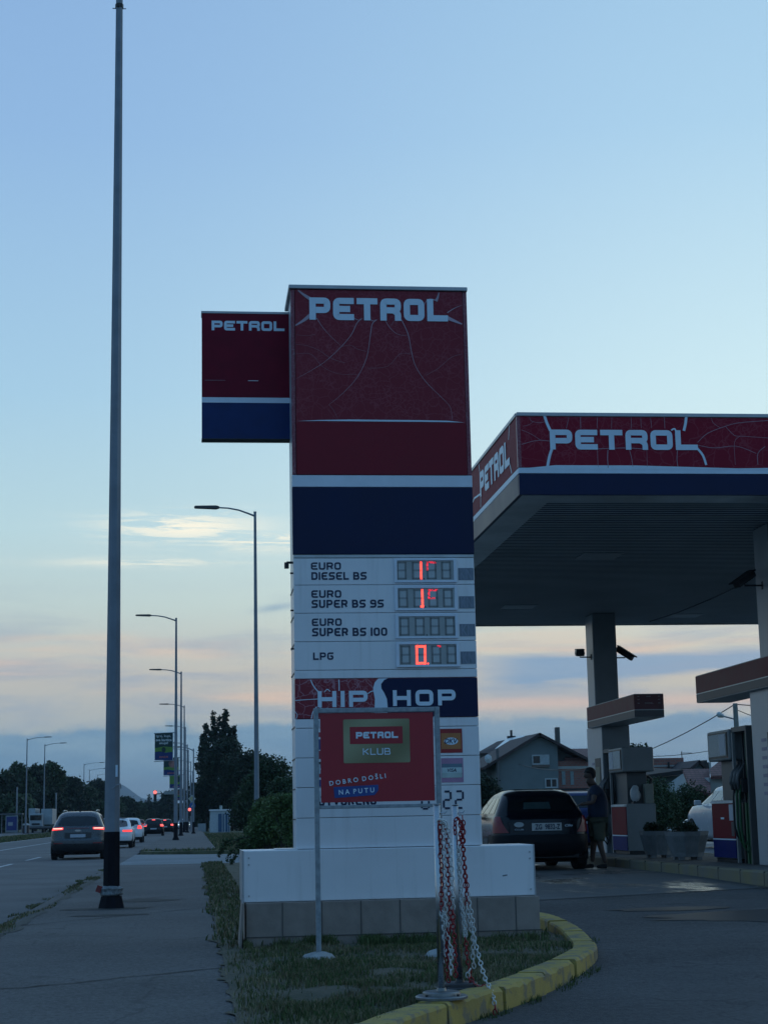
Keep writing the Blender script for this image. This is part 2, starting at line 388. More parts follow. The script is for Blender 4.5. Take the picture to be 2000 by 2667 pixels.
# centre lines in a 1x1 box (x right, z up); 'c' marks a closed loop
GL = {
 'P': [[(0,0),(0,1,0),(1,1),(1,.42),(0,.42)]], 'E': [[(1,0),(0,0),(0,1),(1,1)],[(0,.5),(.95,.5)]],
 'T': [[(0,1),(1,1)],[(.5,1),(.5,0)]], 'R': [[(0,0),(0,1,0),(1,1),(1,.45),(0,.45)],[(.62,.45),(1,.0)]],
 'O': [['c',(0,0),(0,1),(1,1),(1,0)]], 'L': [[(0,1),(0,0,0),(1,0)]], 'U': [[(0,1),(0,0),(1,0),(1,1)]],
 'D': [['c',(0,0,0),(0,1,0),(1,1),(1,0)]], 'r': [[(0,0),(0,1),(1,1),(1,.45),(0,.45)],[(.7,.45),(1,.28),(1,0)]], 'I': [[(.5,0),(.5,1)]], 'S': [[(1,1),(0,1),(0,.5),(1,.5),(1,0),(0,0)]],
 'B': [[(0,0),(0,1,0),(.92,1),(.92,.5),(0,.5)],[(.5,.5),(1,.5),(1,0),(0,0)]], 'G': [[(1,1),(0,1),(0,0),(1,0),(1,.5),(.5,.5)]],
 'H': [[(0,0),(0,1)],[(1,0),(1,1)],[(0,.5),(1,.5)]], 'K': [[(0,0),(0,1)],[(1,1),(.1,.45)],[(.3,.55),(1,0)]],
 'N': [[(0,0),(0,1)],[(0,1),(1,0)],[(1,0),(1,1)]], 'V': [[(0,1),(.5,0),(1,1)]], 'A': [[(0,0),(.5,1),(1,0)],[(.2,.35),(.8,.35)]],
 'Z': [[(0,1),(1,1),(0,0),(1,0)]], 'M': [[(0,0),(0,1),(.5,.3),(1,1),(1,0)]], 'C': [[(1,1),(0,1),(0,0),(1,0)]],
 '0': [['c',(0,0),(0,1),(1,1),(1,0)]], '1': [[(.5,0),(.5,1)]], '2': [[(0,1),(1,1),(1,.5),(0,.5),(0,0),(1,0)]],
 '3': [[(0,1),(1,1),(1,0),(0,0)],[(.2,.5),(1,.5)]], '5': [[(1,1),(0,1),(0,.5),(1,.5),(1,0),(0,0)]],
 '8': [['c',(0,0),(0,1),(1,1),(1,0)],[(0,.5),(1,.5)]], '9': [[(0,0),(1,0),(1,1),(0,1),(0,.5),(1,.5)]],
 '6': [[(1,1),(0,1),(0,0),(1,0),(1,.5),(0,.5)]], '-': [[(.1,.5),(.9,.5)]], '.': [[(.4,0),(.6,0)]],
}
NARROW = {'I': .28, '1': .28, '.': .3, ' ': .5, 'L': .9, 'T': 1.0}
def stroke_text(mb, txt, x0, x1, z0, z1, t=.2, gap=.22, r=.22, y=0.0, mi=0, narrow=True, plane='y', step=.0004, spacew=.5):
    """fit txt in the box; letters stand on plane y=const (plane='y') or x=const (plane='x', x runs along -Y)"""
    H = z1-z0; ws = []
    for ch in txt: ws.append(spacew if ch == ' ' else NARROW.get(ch, 1.0) if narrow else 1.0)
    unit = (x1-x0)/(sum(ws)+gap*(len(txt)-1)); x = x0; k = 0
    for ch, wd in zip(txt, ws):
        cw = wd*unit; tt = t*H
        for st in GL.get(ch, []):
            closed = st[0] == 'c'; pts = st[1:] if closed else st
            iw = max(1e-4, cw-tt); ih = H-tt
            # stroke ends reach the box edge; corners are inset by half a stroke
            Q = []
            for i, (a, b, *_r) in enumerate(pts):
                q = [x+tt/2+a*iw, z0+tt/2+b*ih]
                if not closed and i in (0, len(pts)-1):
                    o = pts[1] if i == 0 else pts[-2]
                    dx, dz = a-o[0], b-o[1]
                    if dx == 0 and b in (0, 1): q[1] += tt/2*(1 if dz > 0 else -1)
                    if dz == 0 and a in (0, 1) and wd > .5: q[0] += tt/2*(1 if dx > 0 else -1)*(1 if b in (0, 1) else -1.02)
                Q.append(q)
            if ch == 'I' or ch == '1': Q = [[x+cw/2, z0], [x+cw/2, z1]]
            PP = roundpoly(Q, r*H, closed, sharp=[i for i, p in enumerate(pts) if len(p) > 2])
            L, fs = ribbon2(PP, tt, closed)
            d = step*k; k = (k+1) % 6
            if plane == 'y': mb.add([(p.x, y-d, p.y) for p in L], fs, mi)
            else: mb.add([(y-d, -p.x, p.y) for p in L], fs, mi)
        x += cw+gap*unit
    return mb
def font_text(txt, box, shear=0.0, bold=0.0, mi=0, mb=None, yy=0.0, plane='y'):
    """built-in font, fitted to box (x0,x1,z0,z1) on the plane y=yy"""
    c = bpy.data.curves.new('t', 'FONT'); c.body = txt; c.size = 1; c.shear = shear; c.offset = bold; c.resolution_u = 3
    o = bpy.data.objects.new('t', c); COL.objects.link(o); dg = bpy.context.evaluated_depsgraph_get(); dg.update()
    me = bpy.data.meshes.new_from_object(o.evaluated_get(dg)); bpy.data.objects.remove(o); bpy.data.curves.remove(c)
    vs = [v.co.copy() for v in me.vertices]; fs = [tuple(p.vertices) for p in me.polygons]
    bpy.data.meshes.remove(me)
    if not vs: return mb
    ax, bx = min(v.x for v in vs), max(v.x for v in vs); ay, by = min(v.y for v in vs), max(v.y for v in vs)
    x0, x1, z0, z1 = box; out = []
    for v in vs:
        X = x0+(v.x-ax)/(bx-ax)*(x1-x0); Z = z0+(v.y-ay)/(by-ay)*(z1-z0)
        out.append((X, yy, Z) if plane == 'y' else (yy, -X, Z))
    mb.add(out, fs, mi); return mb
LJ = [0]
def line_px(mb, pts, Yp, wpx, y, taper=True, mi=0):
    """thin printed line through photo positions, standing on the plane y=Yp"""
    LJ[0] = (LJ[0]+1) % 9; y -= LJ[0]*.00012
    P = [at(a, b, Y=Yp) for a, b in pts]; P = [Vector((p.x, p.z)) for p in P]
    Q = [P[0]]
    for i in range(len(P)-1):
        for k in range(1, 5):
            t = k/4; a = P[max(i-1, 0)]; b = P[i]; c = P[i+1]; d = P[min(i+2, len(P)-1)]
            Q.append(.5*((2*b)+(c-a)*t+(2*a-5*b+4*c-d)*t*t+(3*b-a-3*c+d)*t**3))
    n = len(Q); s_ = wpx*Yp/F
    ts = [s_*((1-i/(n-1))*.75+.25 if taper else 1) for i in range(n)]
    L, fs = ribbon2(Q, ts); mb.add([(p.x, y, p.y) for p in L], fs, mi)

# ================================================================== GROUND
def grid(xs, ys, zf, mb=None):
    mb = mb or MB(); nx = len(xs)
    mb.add([(x, y, zf(x, y)) for y in ys for x in xs], [(j*nx+i, j*nx+i+1, (j+1)*nx+i+1, (j+1)*nx+i) for j in range(len(ys)-1) for i in range(nx-1)])
    return mb
def lerp(a, b, t): return a+(b-a)*t
def sst(v, a, b):
    t = min(1, max(0, (v-a)/(b-a))); return t*t*(3-2*t)
GROUND = mat('rough_grass_ground', (.03, .042, .018), .95, var=.3, vscale=.08, bump=.5, bscale=3, col2=(.07, .08, .035))
def gz(x, y): return -.06-.40*sst(x, 10, 13)*sst(y, 47, 50)
struct('ground', grid([-2400, -600, -200, -60, -20, 0, 8, 11, 14, 17, 30, 60, 200, 600, 2400], [-300, -60, 0, 20, 40, 46.5, 48, 49, 50, 51, 54, 58, 70, 120, 300, 900, 3000, 7600], gz), GROUND)
struct('road', grid([-13.1, -10, -6, -2.18], [-60, 0, 30, 60, 100, 200, 400, 900], lambda x, y: 0.0), ASPH)
struct('side_road', grid([-26, -18.5], [60, 150, 300, 500], lambda x, y: 0.0), ASPH)
WLINE = mat('worn_white_marking', (.42, .44, .45), .7, var=.35, vscale=4)
mk = MB(); mk.box(-9.36, -9.22, -60, 400, .004, .0055)
y = 9.0
while y < 300:
    mk.box(-5.79, -5.66, y, y+5.5, .004, .0055); y += 10.2
mk.box(-12.95, -12.82, -60, 400, .004, .0055)
struct('road_marking', mk, WLINE)

# footpath beside the road, cut by the station's driveway
pv = grid([-2.05, -1.2, -.4, .26], [-20, 0, 15, 30, 46.6], lambda x, y: .10)
pv.box(-2.2, -2.05, -20, 46.6, -.05, .095)
pv.add([(.26, -20, .10), (.26, -20, -.05), (.26, 46.6, .10), (.26, 46.6, -.05)], [(0, 1, 3, 2)])
struct('pavement', pv, PATH)
# a repaired strip and joint cracks across the footpath
ck = MB()
def wcrack(pts, w_, z):
    P = [Vector((a, b)) for a, b in pts]; Q = []
    for i in range(len(P)-1):
        n = 7
        for k in range(n):
            q = P[i].lerp(P[i+1], k/n); Q.append(q+Vector((random.uniform(-.012, .012), random.uniform(-.035, .035))))
    Q.append(P[-1]); L, fs = ribbon2(Q, [w_*random.uniform(.4, 1.3) for _ in Q]); ck.add([(p.x, p.y, z) for p in L], fs)
wcrack([(-2.0, 12.35), (-1.2, 12.55), (-.4, 13.2), (.27, 13.75)], .03, .1045)
wcrack([(-2.0, 20.0), (-.9, 21.5), (.26, 23.2)], .03, .1045)
wcrack([(-.9, 26.2), (.26, 27.4)], .06, .1045)
wcrack([(-1.9, 33.0), (.24, 34.5)], .04, .1045)
struct('pavement_crack', ck, mat('crack_filler', (.018, .02, .02), .9))
dirt = MB()
for (cx, cy, rx, ry) in ((-1.15, 23.45, .62, .32), (-.75, 25.6, .5, .5), (-1.05, 21.8, .5, .22)):
    dirt.add([(cx+rx*random.uniform(.7, 1.15)*math.cos(a*math.pi/9), cy+ry*random.uniform(.7, 1.15)*math.sin(a*math.pi/9), .1042) for a in range(18)], [tuple(range(18))])
struct('pavement_stain', dirt, mat('damp_dirt', (.03, .034, .034), .95, var=.3, vscale=5))
dv = MB(); dv.add([(-2.2, 47.6, .012), (-2.2, 65.5, .012), (1.5, 61, .04), (12, 57, .06), (12, 48.5, .06), (.4, 46.6, .04)], [(0, 5, 4, 3, 2, 1)])
struct('driveway', dv, DRIVE)
fp = grid([-2.05, .9], [70.5, 120, 200, 330], lambda x, y: .10)
fp.box(-2.2, -2.05, 70.5, 330, -.05, .095)
fp.add([(.9, 70.5, .1), (.9, 70.5, -.06), (.9, 330, .1), (.9, 330, -.06)], [(0, 1, 3, 2)])
fp.add([(-2.05, 70.5, .1), (-2.05, 70.5, -.06), (.9, 70.5, .1), (.9, 70.5, -.06)], [(0, 2, 3, 1)])
struct('pavement', fp, PATH)
kb = MB(); kb.prism([(-2.05, 67.2), (-1.6, 66.3), (.4, 65.3), (8, 63.0), (8, 63.35), (.4, 65.7), (-1.3, 66.8), (-1.8, 67.6)], -.02, .10)
struct('kerb', kb, mat('mossy_kerb', (.12, .12, .07), .9, var=.3, vscale=2))

# station apron (gentle rise towards the pumps)
def apz(y): return .02 if y < 12 else lerp(.02, .24, (y-12)/8) if y < 20 else lerp(.24, .28, min(1, (y-20)/4))
KC = [(-.6, 5.6), (.15, 7.3), (.89, 8.85), (1.27, 9.7), (1.93, 10.86), (2.54, 12.05), (2.96, 13.0), (3.31, 14.0), (3.53, 15.3), (3.63, 16.56), (3.58, 17.62), (3.38, 18.6), (3.1, 19.6), (2.95, 21), (2.9, 26), (2.9, 46)]
def kx(y):
    for (a, b), (c, d) in zip(KC, KC[1:]):
        if b <= y <= d: return lerp(a, c, (y-b)/(d-b))
    return KC[0][0] if y < KC[0][1] else 2.9
ap = MB(); ys = [-8, 0, 3, 5, 6, 7, 8, 9, 10, 11, 12, 13, 14, 15, 16, 17, 18, 19, 19.9]
rows = []
for yy in ys:
    x0 = kx(yy)-.12 if yy > 5.6 else .3
    rows.append([(lerp(x0, 30, (k/8)**1.5), yy+((lerp(x0, 30, (k/8)**1.5)-4)*.48 if yy > 19.8 and k else 0), apz(yy)) for k in range(9)])
for j in range(len(rows)-1):
    ap.add(rows[j]+rows[j+1], [(i, i+1, i+10, i+9) for i in range(8)])
struct('apron', ap, APRON)
fo = MB(); last = rows[-1]
for yy in (24, 30, 38, 46.5):
    cur = [(p[0], max(yy, p[1]+yy-19.9), apz(yy)) for p in rows[-1]]
    fo.add(last+cur, [(i, i+1, i+10, i+9) for i in range(8)]); last = cur
struct('forecourt', fo, FORE)
fo.v and None
ln = MB(); ln.add([(p[0]-.05, p[1], p[2]+.004) for p in rows[-1]]+[(p[0]-.05, p[1]+.09, p[2]+.006) for p in rows[-1]], [(i, i+1, i+10, i+9) for i in range(8)])
struct('apron_joint', ln, mat('joint_tar', (.02, .02, .022), .9))
st = MB()
for (cx, cy, rx, ry) in ((6.4, 17.2, 1.7, .75), (5.2, 18.3, .7, .25)):
    st.add([(cx+rx*random.uniform(.8, 1.12)*math.cos(a*math.pi/14), cy+ry*random.uniform(.8, 1.12)*math.sin(a*math.pi/14), apz(cy)+.006+(ry*math.sin(a*math.pi/14))*.0275) for a in range(28)], [tuple(range(28))])
struct('apron_stain', st, mat('oil_stain', (.028, .03, .033), .5, var=.3, vscale=3))

# lawn of the corner island
lw = MB(); LX = []
ysl = [5.2+.09*k for k in range(124)]+[16.5+.3*k for k in range(100)]
def lx0(y):
    if y > 46: return .26
    n_ = mnoise(Vector((3.1, y*.8, 4)))*.9+.7*mnoise(Vector((8.2, y*3.1, 7)))+.5*mnoise(Vector((1.2, y*9, 2)))
    return min(.245, .24-.17*n_)
def lz(x, y): return .107+sst(x, .12, .6)*(.013+.012*math.sin(x*5+y*3)+.01*math.sin(y*7-x*4))
rws = []
for yy in ysl:
    xr = max(.35, kx(yy)-.16); rws.append([(lerp(lx0(yy), xr, k/6), yy, lz(lerp(lx0(yy), xr, k/6), yy)) for k in range(7)])
for j in range(len(rws)-1): lw.add(rws[j]+rws[j+1], [(i, i+1, i+8, i+7) for i in range(6)])
struct('lawn', lw, LAWN, smooth=True)
# yellow kerb stones, each its own block in one kerb line
kr = MB(); P = [Vector(p) for p in KC[:13]]; dense = []
for i in range(len(P)-1):
    for k in range(10):
        t = k/10; a = P[max(i-1, 0)]; b = P[i]; c = P[i+1]; d = P[min(i+2, len(P)-1)]
        dense.append(.5*((2*b)+(c-a)*t+(2*a-5*b+4*c-d)*t*t+(3*b-a-3*c+d)*t**3))
dist = [0]
for a, b in zip(dense, dense[1:]): dist.append(dist[-1]+(b-a).length)
def kat(s_):
    for i in range(len(dist)-1):
        if dist[i] <= s_ <= dist[i+1]:
            t = (s_-dist[i])/(dist[i+1]-dist[i]+1e-9); return dense[i].lerp(dense[i+1], t)
    return dense[-1]
s_ = 0.0
while s_+.98 < dist[-1]:
    secs = []; jog = random.uniform(-.008, .008); jz = random.uniform(-.006, .006)
    for k in range(13):
        q = s_+.022+k*.0787; p = kat(q); tt = (kat(q+.05)-kat(max(0, q-.05))).normalized(); nn = Vector((-tt.y, tt.x))
        z0 = apz(p.y)-.05; zt = max(.17, apz(p.y)+.07)+jz
        c_ = random.uniform(-.006, .006) if random.random() < .7 else random.uniform(.008, .022); prof = [(-.004, z0), (.0, zt-.016-abs(c_)), (.012+abs(c_), zt-.002), (.04, zt), (.19, zt-.002), (.2, zt-.02), (.2, z0)]
        secs.append([(p.x+nn.x*(o+jog), p.y+nn.y*(o+jog), z_) for o, z_ in prof])
    n = len(prof); vs = [v for s in secs for v in s]
    fs = [(j*n+i, j*n+(i+1) % n, (j+1)*n+(i+1) % n, (j+1)*n+i) for j in range(12) for i in range(n)]
    fs += [tuple(range(n)), tuple(range(12*n, 13*n))[::-1]]
    kr.add(vs, fs); s_ += .985
struct('kerb', kr, YEL)

# grass: one sheet of blades per patch
def blades(name, pts, h=(.04, .10), wd=.006, mats=(GRASS,), mi=None, zf=None, lean=.5):
    n = len(pts); P_ = np.asarray(pts, float)
    hh = RNG.uniform(h[0], h[1], n); a = RNG.uniform(0, 2*math.pi, n); w_ = wd*RNG.uniform(.6, 1.5, n)
    la = RNG.uniform(0, 2*math.pi, n); ll = hh*RNG.uniform(.1, lean, n)
    b = np.stack([np.cos(a), np.sin(a), 0*a], 1)*w_[:, None]
    mid = P_+np.stack([np.cos(la)*ll*.35, np.sin(la)*ll*.35, hh*.6], 1)
    top = P_+np.stack([np.cos(la)*ll, np.sin(la)*ll, hh], 1)
    V = np.stack([P_-b, P_+b, mid+b*.7, mid-b*.7, top], 1).reshape(-1, 3)
    i0 = np.arange(n)*5
    T = np.concatenate([np.stack([i0, i0+1, i0+2], 1), np.stack([i0, i0+2, i0+3], 1), np.stack([i0+3, i0+2, i0+4], 1)])
    mm = None if mi is None else np.concatenate([mi, mi, mi])
    o = np_mesh(name, V, T, list(mats), mi=mm); tag(o, kind='stuff'); return o
def scatter(n, x0f, x1f, y0, y1, dens=None, zf=lz):
    out = []; 
    while len(out) < n:
        y = random.uniform(y0, y1); x = random.uniform(x0f(y), x1f(y))
        if dens and random.random() > dens(x, y): continue
        out.append((x, y, zf(x, y)-.005))
    return out
from mathutils import noise as mn
def dn(x, y):
    v = mn.noise(Vector((x*1.7, y*1.1, 0)))+.5*mn.noise(Vector((x*5, y*4, 3)))
    edge = sst(x-lx0(y)+.25*mn.noise(Vector((y*1.3, 0, 6))), .0, .8 if y < 15.5 else .08)
    return min(1, max(.01, (.5+v*1.2)*(.06+.94*edge)))
xr = lambda y: max(.3, kx(y)-.17)
g1 = scatter(46000, lambda y: lx0(y)+.02, xr, 6.5, 15.6, dn)
g1 = [p for p in g1]
mi = np.array([1 if random.random() < .30+.9*max(0, mn.noise(Vector((p[0]*2.2, p[1]*1.6, 9)))) else 0 for p in g1])
blades('island_grass', g1, (.015, .055), .004, (GRASS, DRYG), mi)
g1b = scatter(3500, lambda y: .45, lambda y: 3.2, 15.25, 15.66, lambda x, y: max(0, .3+mn.noise(Vector((x*4, 0, 5)))*1.5))
blades('grass', g1b, (.03, .11), .005, (GRASS,))
g2 = scatter(5500, lambda y: lx0(y), lambda y: .75, 15.6, 46.4, lambda x, y: .7)+scatter(5000, lambda y: .45, lambda y: 3.4, 15.9, 24, None)
blades('verge_grass', g2, (.02, .075), .010, (GRASS, DRYG), np.array([1 if random.random() < .5 else 0 for _ in g2]))
# weeds in the gutter between road and footpath
g3 = scatter(6000, lambda y: -2.42+.12*math.sin(y*2.3), lambda y: -2.02+.1*math.sin(y*1.1), 15, 46, lambda x, y: max(0, .12+mn.noise(Vector((x*3, y*.4, 2)))*.7), zf=lambda x, y: .09 if x > -2.2 else .0)
blades('gutter_weeds', g3, (.015, .055), .008, (GRASS, DRYG), np.array([1 if random.random() < .6 else 0 for _ in g3]))
g4 = scatter(420, lambda y: kx(y)-.0, lambda y: kx(y)+.12, 8.5, 15.5, lambda x, y: max(0, mn.noise(Vector((x*2, y*1.6, 4)))*2-.1), zf=lambda x, y: apz(y))
blades('kerb_weeds', g4, (.015, .05), .004, (GRASS,))
g5 = scatter(16000, lambda y: -2.1 if y < 70 else .9, lambda y: 6.5, 67.3, 150, lambda x, y: .5 if y > 75 else 1, zf=lambda x, y: -.06)
blades('roadside_grass', g5, (.12, .3), .03, (GRASS, DRYG), np.array([1 if random.random() < .4 else 0 for _ in g5]))
g6 = scatter(14000, lambda y: -18.4, lambda y: -13.2, 95, 260, None, zf=lambda x, y: -.05)
blades('median_grass', g6, (.1, .25), .05, (GRASS, DRYG), np.array([1 if random.random() < .35 else 0 for _ in g6]))

# ragged soil creeping over the footpath edges
so_ = MB()
def ragged(x0, sgn, y0, y1, amp, z, step=.22):
    y = y0; pts = []
    while y < y1:
        a = max(.0, amp*(.45+1.1*mn.noise(Vector((x0, y*.9, 4)))+.5*mn.noise(Vector((x0, y*4, 7))))); pts.append((x0+sgn*a, y)); y += step
    n = len(pts); so_.add([(p[0], p[1], z) for p in pts]+[(x0-sgn*.03, p[1], z) for p in pts], [(i, i+1, n+i+1, n+i) for i in range(n-1)])
ragged(-2.03, 1, 14, 46, .16, .1046); ragged(-2.2, -1, 14, 46, .20, .004)
struct('soil_edge', so_, mat('edge_soil', (.065, .062, .052), .95, var=.35, vscale=6, bump=.5, col2=(.085, .083, .072)))
# far hills
hl = MB(); xs = np.linspace(-1600, 1200, 240); top = []
for x in xs:
    z = 22+106*math.exp(-((x+292)/118)**2)+50*math.exp(-((x+112)/70)**2)+60*math.exp(-((x+520)/200)**2)+9*mn.noise(Vector((x*.012, 0, 0)))+4*mn.noise(Vector((x*.05, 1, 0)))
    top.append(z)
n = len(xs)
hl.add([(x, 5600, -5) for x in xs]+[(x, 6200, t*.6) for x, t in zip(xs, top)]+[(x, 6800, t) for x, t in zip(xs, top)]+[(x, 8200, -5) for x in xs],
       [(k*n+i, k*n+i+1, (k+1)*n+i+1, (k+1)*n+i) for k in range(3) for i in range(n-1)])
struct('hills', hl, mat('wooded_hill', (.05, .07, .06), .9, var=.2, vscale=.004), smooth=True)

# pump island
IY0, IY1, IX0, IX1, IZ = 18.6, 38.0, 7.5, 9.9, .43
isl = MB()
def rrect(x0, x1, y0, y1, r, n=6):
    o = []
    for cx, cy, a0 in ((x1-r, y1-r, 0), (x0+r, y1-r, 90), (x0+r, y0+r, 180), (x1-r, y0+r, 270)):
        for k in range(n+1):
            a = R(a0+90*k/n); o.append((cx+r*math.cos(a), cy+r*math.sin(a)))
    return o
isl.prism(rrect(IX0+.14, IX1-.14, IY0+.14, IY1-.14, .7), .2, IZ-.006)
struct('pump_island', isl, asphalt('island_concrete', (.13, .13, .125), .3, .2))
ik = MB(); o_ = rrect(IX0, IX1, IY0, IY1, .8, 8); i_ = rrect(IX0+.16, IX1-.16, IY0+.16, IY1-.16, .64, 8); n = len(o_)
vs = [(p[0], p[1], .15) for p in o_]+[(p[0], p[1], IZ-.02) for p in o_]+[(p[0]*.985+.03*IX0*.5, p[1], IZ) for p in o_]+[(p[0], p[1], IZ) for p in i_]+[(p[0], p[1], IZ-.05) for p in i_]
vs[2*n:3*n] = [(lerp(a[0], b[0], .12), lerp(a[1], b[1], .12), IZ) for a, b in zip(o_, i_)]
ik.add(vs, [(k*n+i, k*n+(i+1) % n, (k+1)*n+(i+1) % n, (k+1)*n+i) for k in range(4) for i in range(n)])
for yj in range(20, 38): ik.box(IX0-.003, IX0+.17, yj-.008, yj+.008, .2, IZ+.0025, 1)
struct('kerb', ik, [mat('old_kerb_paint', (.20, .175, .09), .85, var=.3, vscale=2, bump=.4, col2=(.17, .16, .135)), DARK])

# ================================================================== PRICE TOTEM
TY = 15.75; X0, X1 = .94, 2.675
def TX(px, py=1500): return at(px, py, Y=TY).x
def TZ(py, px=1000): return at(px, py, Y=TY).z
def BX(a, b, px0, py0, s):                       # crop pixel -> (x, z) on the totem face
    p = at(px0+a/s, py0+b/s, Y=TY); return p.x, p.z
tot = thing('price_totem', 'tall red, white and blue fuel price totem on a tiled plinth', 'price sign', (1.8, 16.1, .12))
mb = MB(); mb.box(.47, 3.17, 15.62, 16.5, .05, .5)
pl = mb.build('plinth', STONE, tot, bevel=.006)
mb = MB()
xx = .47+.33
while xx < 3.15: mb.box(xx-.004, xx+.004, 15.615, 15.622, .05, .5); xx += .358
mb.box(.46, 3.18, 15.612, 15.63, .195, .202)
mb.build('tile_joint', mat('grout', (.09, .085, .08), .9), pl)
mb = MB(); mb.cbox((.43, 15.8, .3), (.02, .55, .40), ry=R(4)); mb.build('loose_tile', STONE, pl)
mb = MB(); mb.box(.45, 3.15, 15.70, 16.47, .503, .965)
bb = mb.build('base_box', WHITE, tot, bevel=.008)
for a, b in ((.438, .452), (3.146, 3.157)):
    mb = MB(); mb.box(a, b, 15.695, 16.46, .503, .967); mb.build('edge_trim', GREYM, bb)
mb = MB()
for xx in (.50, 3.11):
    for zz in (.56, .90, .84): mb = MB(); mb.cbox((xx, 15.697, zz), (.014, .006, .014)); mb.build('rivet', GREYM, bb)
mb = MB(); mb.cbox((2.87, 15.699, .69), (.045, .003, .012), ry=R(-8)); mb.build('dent', mat('scuff', (.2, .22, .24), .7), bb)
mb = MB(); mb.box(.75, 1.1, 15.9, 16.2, .9665, .975); mb.build('top_plate', mat('bright_sheet', (.7, .72, .72), .25), bb)
mb = MB(); mb.box(X0+.012, X1-.012, TY+.03, TY+.70, .967, TZ(750))
mb.build('tower_body', mat('tower_sides', (.52, .54, .56), .35, var=.1, vscale=1), tot)
mb = MB()
for zz in (1.24, 1.52, 1.8, 2.1, 2.61, 2.88, 3.15, 3.42): mb.box(X0+.006, X0+.0125, TY+.02, TY+.69, zz-.006, zz+.006)
mb.build('side_seam', DARK, tot)
mb = MB(); mb.box(X0-.02, X1+.012, TY-.03, TY+.74, TZ(757), TZ(748)+.005); mb.build('top_cap', GREYM, tot, bevel=.006)
def panel(name, z0, z1, m_, y0=TY, x0=X0, x1=X1, bev=.004):
    mb = MB(); mb.box(x0, x1, y0, TY+.028, z0, z1); return mb.build(name, m_, tot, bevel=bev)
# header
zA, zB, zC, zD, zE = TZ(757), TZ(1238), TZ(1269), TZ(1444), TZ(1453)
hd = panel('header_panel', zB+.002, zA-.003, CRACK, TY-.012, X0+.04, X1-.04)
lo = MB(); zz = TZ(1102); lo.box(X0+.041, X1-.041, TY-.0155, TY-.012, zB+.004, zz)
lo.build('lower_red_field', RED, hd)
for a, b in ((X0-.002, X0+.038), (X1-.038, X1+.006)):
    es = MB(); es.box(a, b, TY-.006, TY+.03, zB+.002, zA-.003); es.build('edge_strip', CRACKG, tot, bevel=.008)
mb = MB(); a = [BX(x, y_, 500, 740, 2.183) for x, y_ in ((595, 781), (720, 775), (900, 772), (1100, 774), (1300, 776), (1450, 779), (1548, 789), (1450, 787), (1300, 785), (1100, 784), (900, 782), (720, 780))]
mb.add([(x, TY-.018, z) for x, z in a], [tuple(range(len(a)))]); mb.build('white_lens_line', LETTER, hd)
mb = MB()
def petrol(mb, box, y, t=.275, plane='y', gap=.13, r=.15):
    stroke_text(mb, 'PETrOL', *box, t=t, gap=gap, r=r, y=y, narrow=False, plane=plane)
x0, z0 = BX(668, 205, 500, 740, 2.183); x1, z1 = BX(1450, 90, 500, 740, 2.183)
petrol(mb, (x0, x1, z0, z1), TY-.018)
mb.build('lettering', LETTER, hd)
mb3 = MB(); mb = MB(); C2 = lambda L_: [(500+a/2.183, 740+b/2.183) for a, b in L_]
yk = TY-.0165
for L_, wd in (([(680, 92), (640, 66), (603, 38)], 6.5), ([(672, 180), (630, 212), (588, 238)], 6.5), ([(1385, 100), (1396, 76), (1402, 50)], 5),
               ([(1440, 190), (1490, 212), (1533, 230)], 7), ([(1450, 165), (1490, 140), (1533, 122)], 2.2), ([(1385, 95), (1350, 88), (1330, 100), (1320, 120)], 3)):
    line_px(mb, C2(L_), TY, wd*(1.7 if wd > 4 else 1.2), yk)
for L_, wd in (([(960, 200), (935, 228), (905, 290), (848, 358), (760, 440), (680, 492), (592, 540)], 2.1), ([(708, 195), (760, 270), (850, 358)], 1.6),
               ([(1050, 205), (1024, 230), (1012, 300), (992, 420), (940, 530), (860, 620), (778, 688)], 2.1), ([(1190, 205), (1228, 290), (1245, 380), (1270, 470), (1330, 560), (1410, 640), (1465, 700), (1478, 772)], 2.1),
               ([(1095, 205), (1130, 258), (1175, 290), (1228, 293)], 1.6), ([(915, 195), (950, 208), (970, 196)], 2.4), ([(1010, 200), (1028, 212), (1046, 204)], 2.2),
               ([(778, 688), (805, 720), (824, 760)], 1.0), ([(1150, 205), (1140, 222), (1132, 236)], 1.2), ([(1533, 400), (1470, 420), (1400, 480), (1330, 520)], 1.1), ([(848, 358), (900, 350), (940, 372), (990, 385)], 1.0),
               ([(592, 345), (650, 352), (720, 378), (790, 425), (870, 450)], 1.0), ([(592, 398), (680, 402), (740, 470), (830, 512), (935, 515)], .9), ([(592, 290), (650, 296), (700, 288)], .9), ([(1240, 400), (1180, 400), (1110, 470), (1000, 480)], .9)):
    line_px(mb if wd > 1.3 else mb3, C2(L_), TY, wd*.85, yk-.0003*random.random(), taper=wd > 1.5)
mb.build('crack_drawing', mat('pale_crack_line', (.42, .32, .38), .45), hd); mb3.build('fine_crack_drawing', mat('faint_crack_line', (.27, .13, .17), .45), hd)
panel('white_stripe', zC, zB-.002, WHITE2, TY-.012, X0-.006, X1+.006)
panel('blue_panel', zD+.002, zC-.002, BLUE, TY-.012, X0-.006, X1+.006)
panel('metal_trim', zE+.001, zD, TRIM, TY-.004)

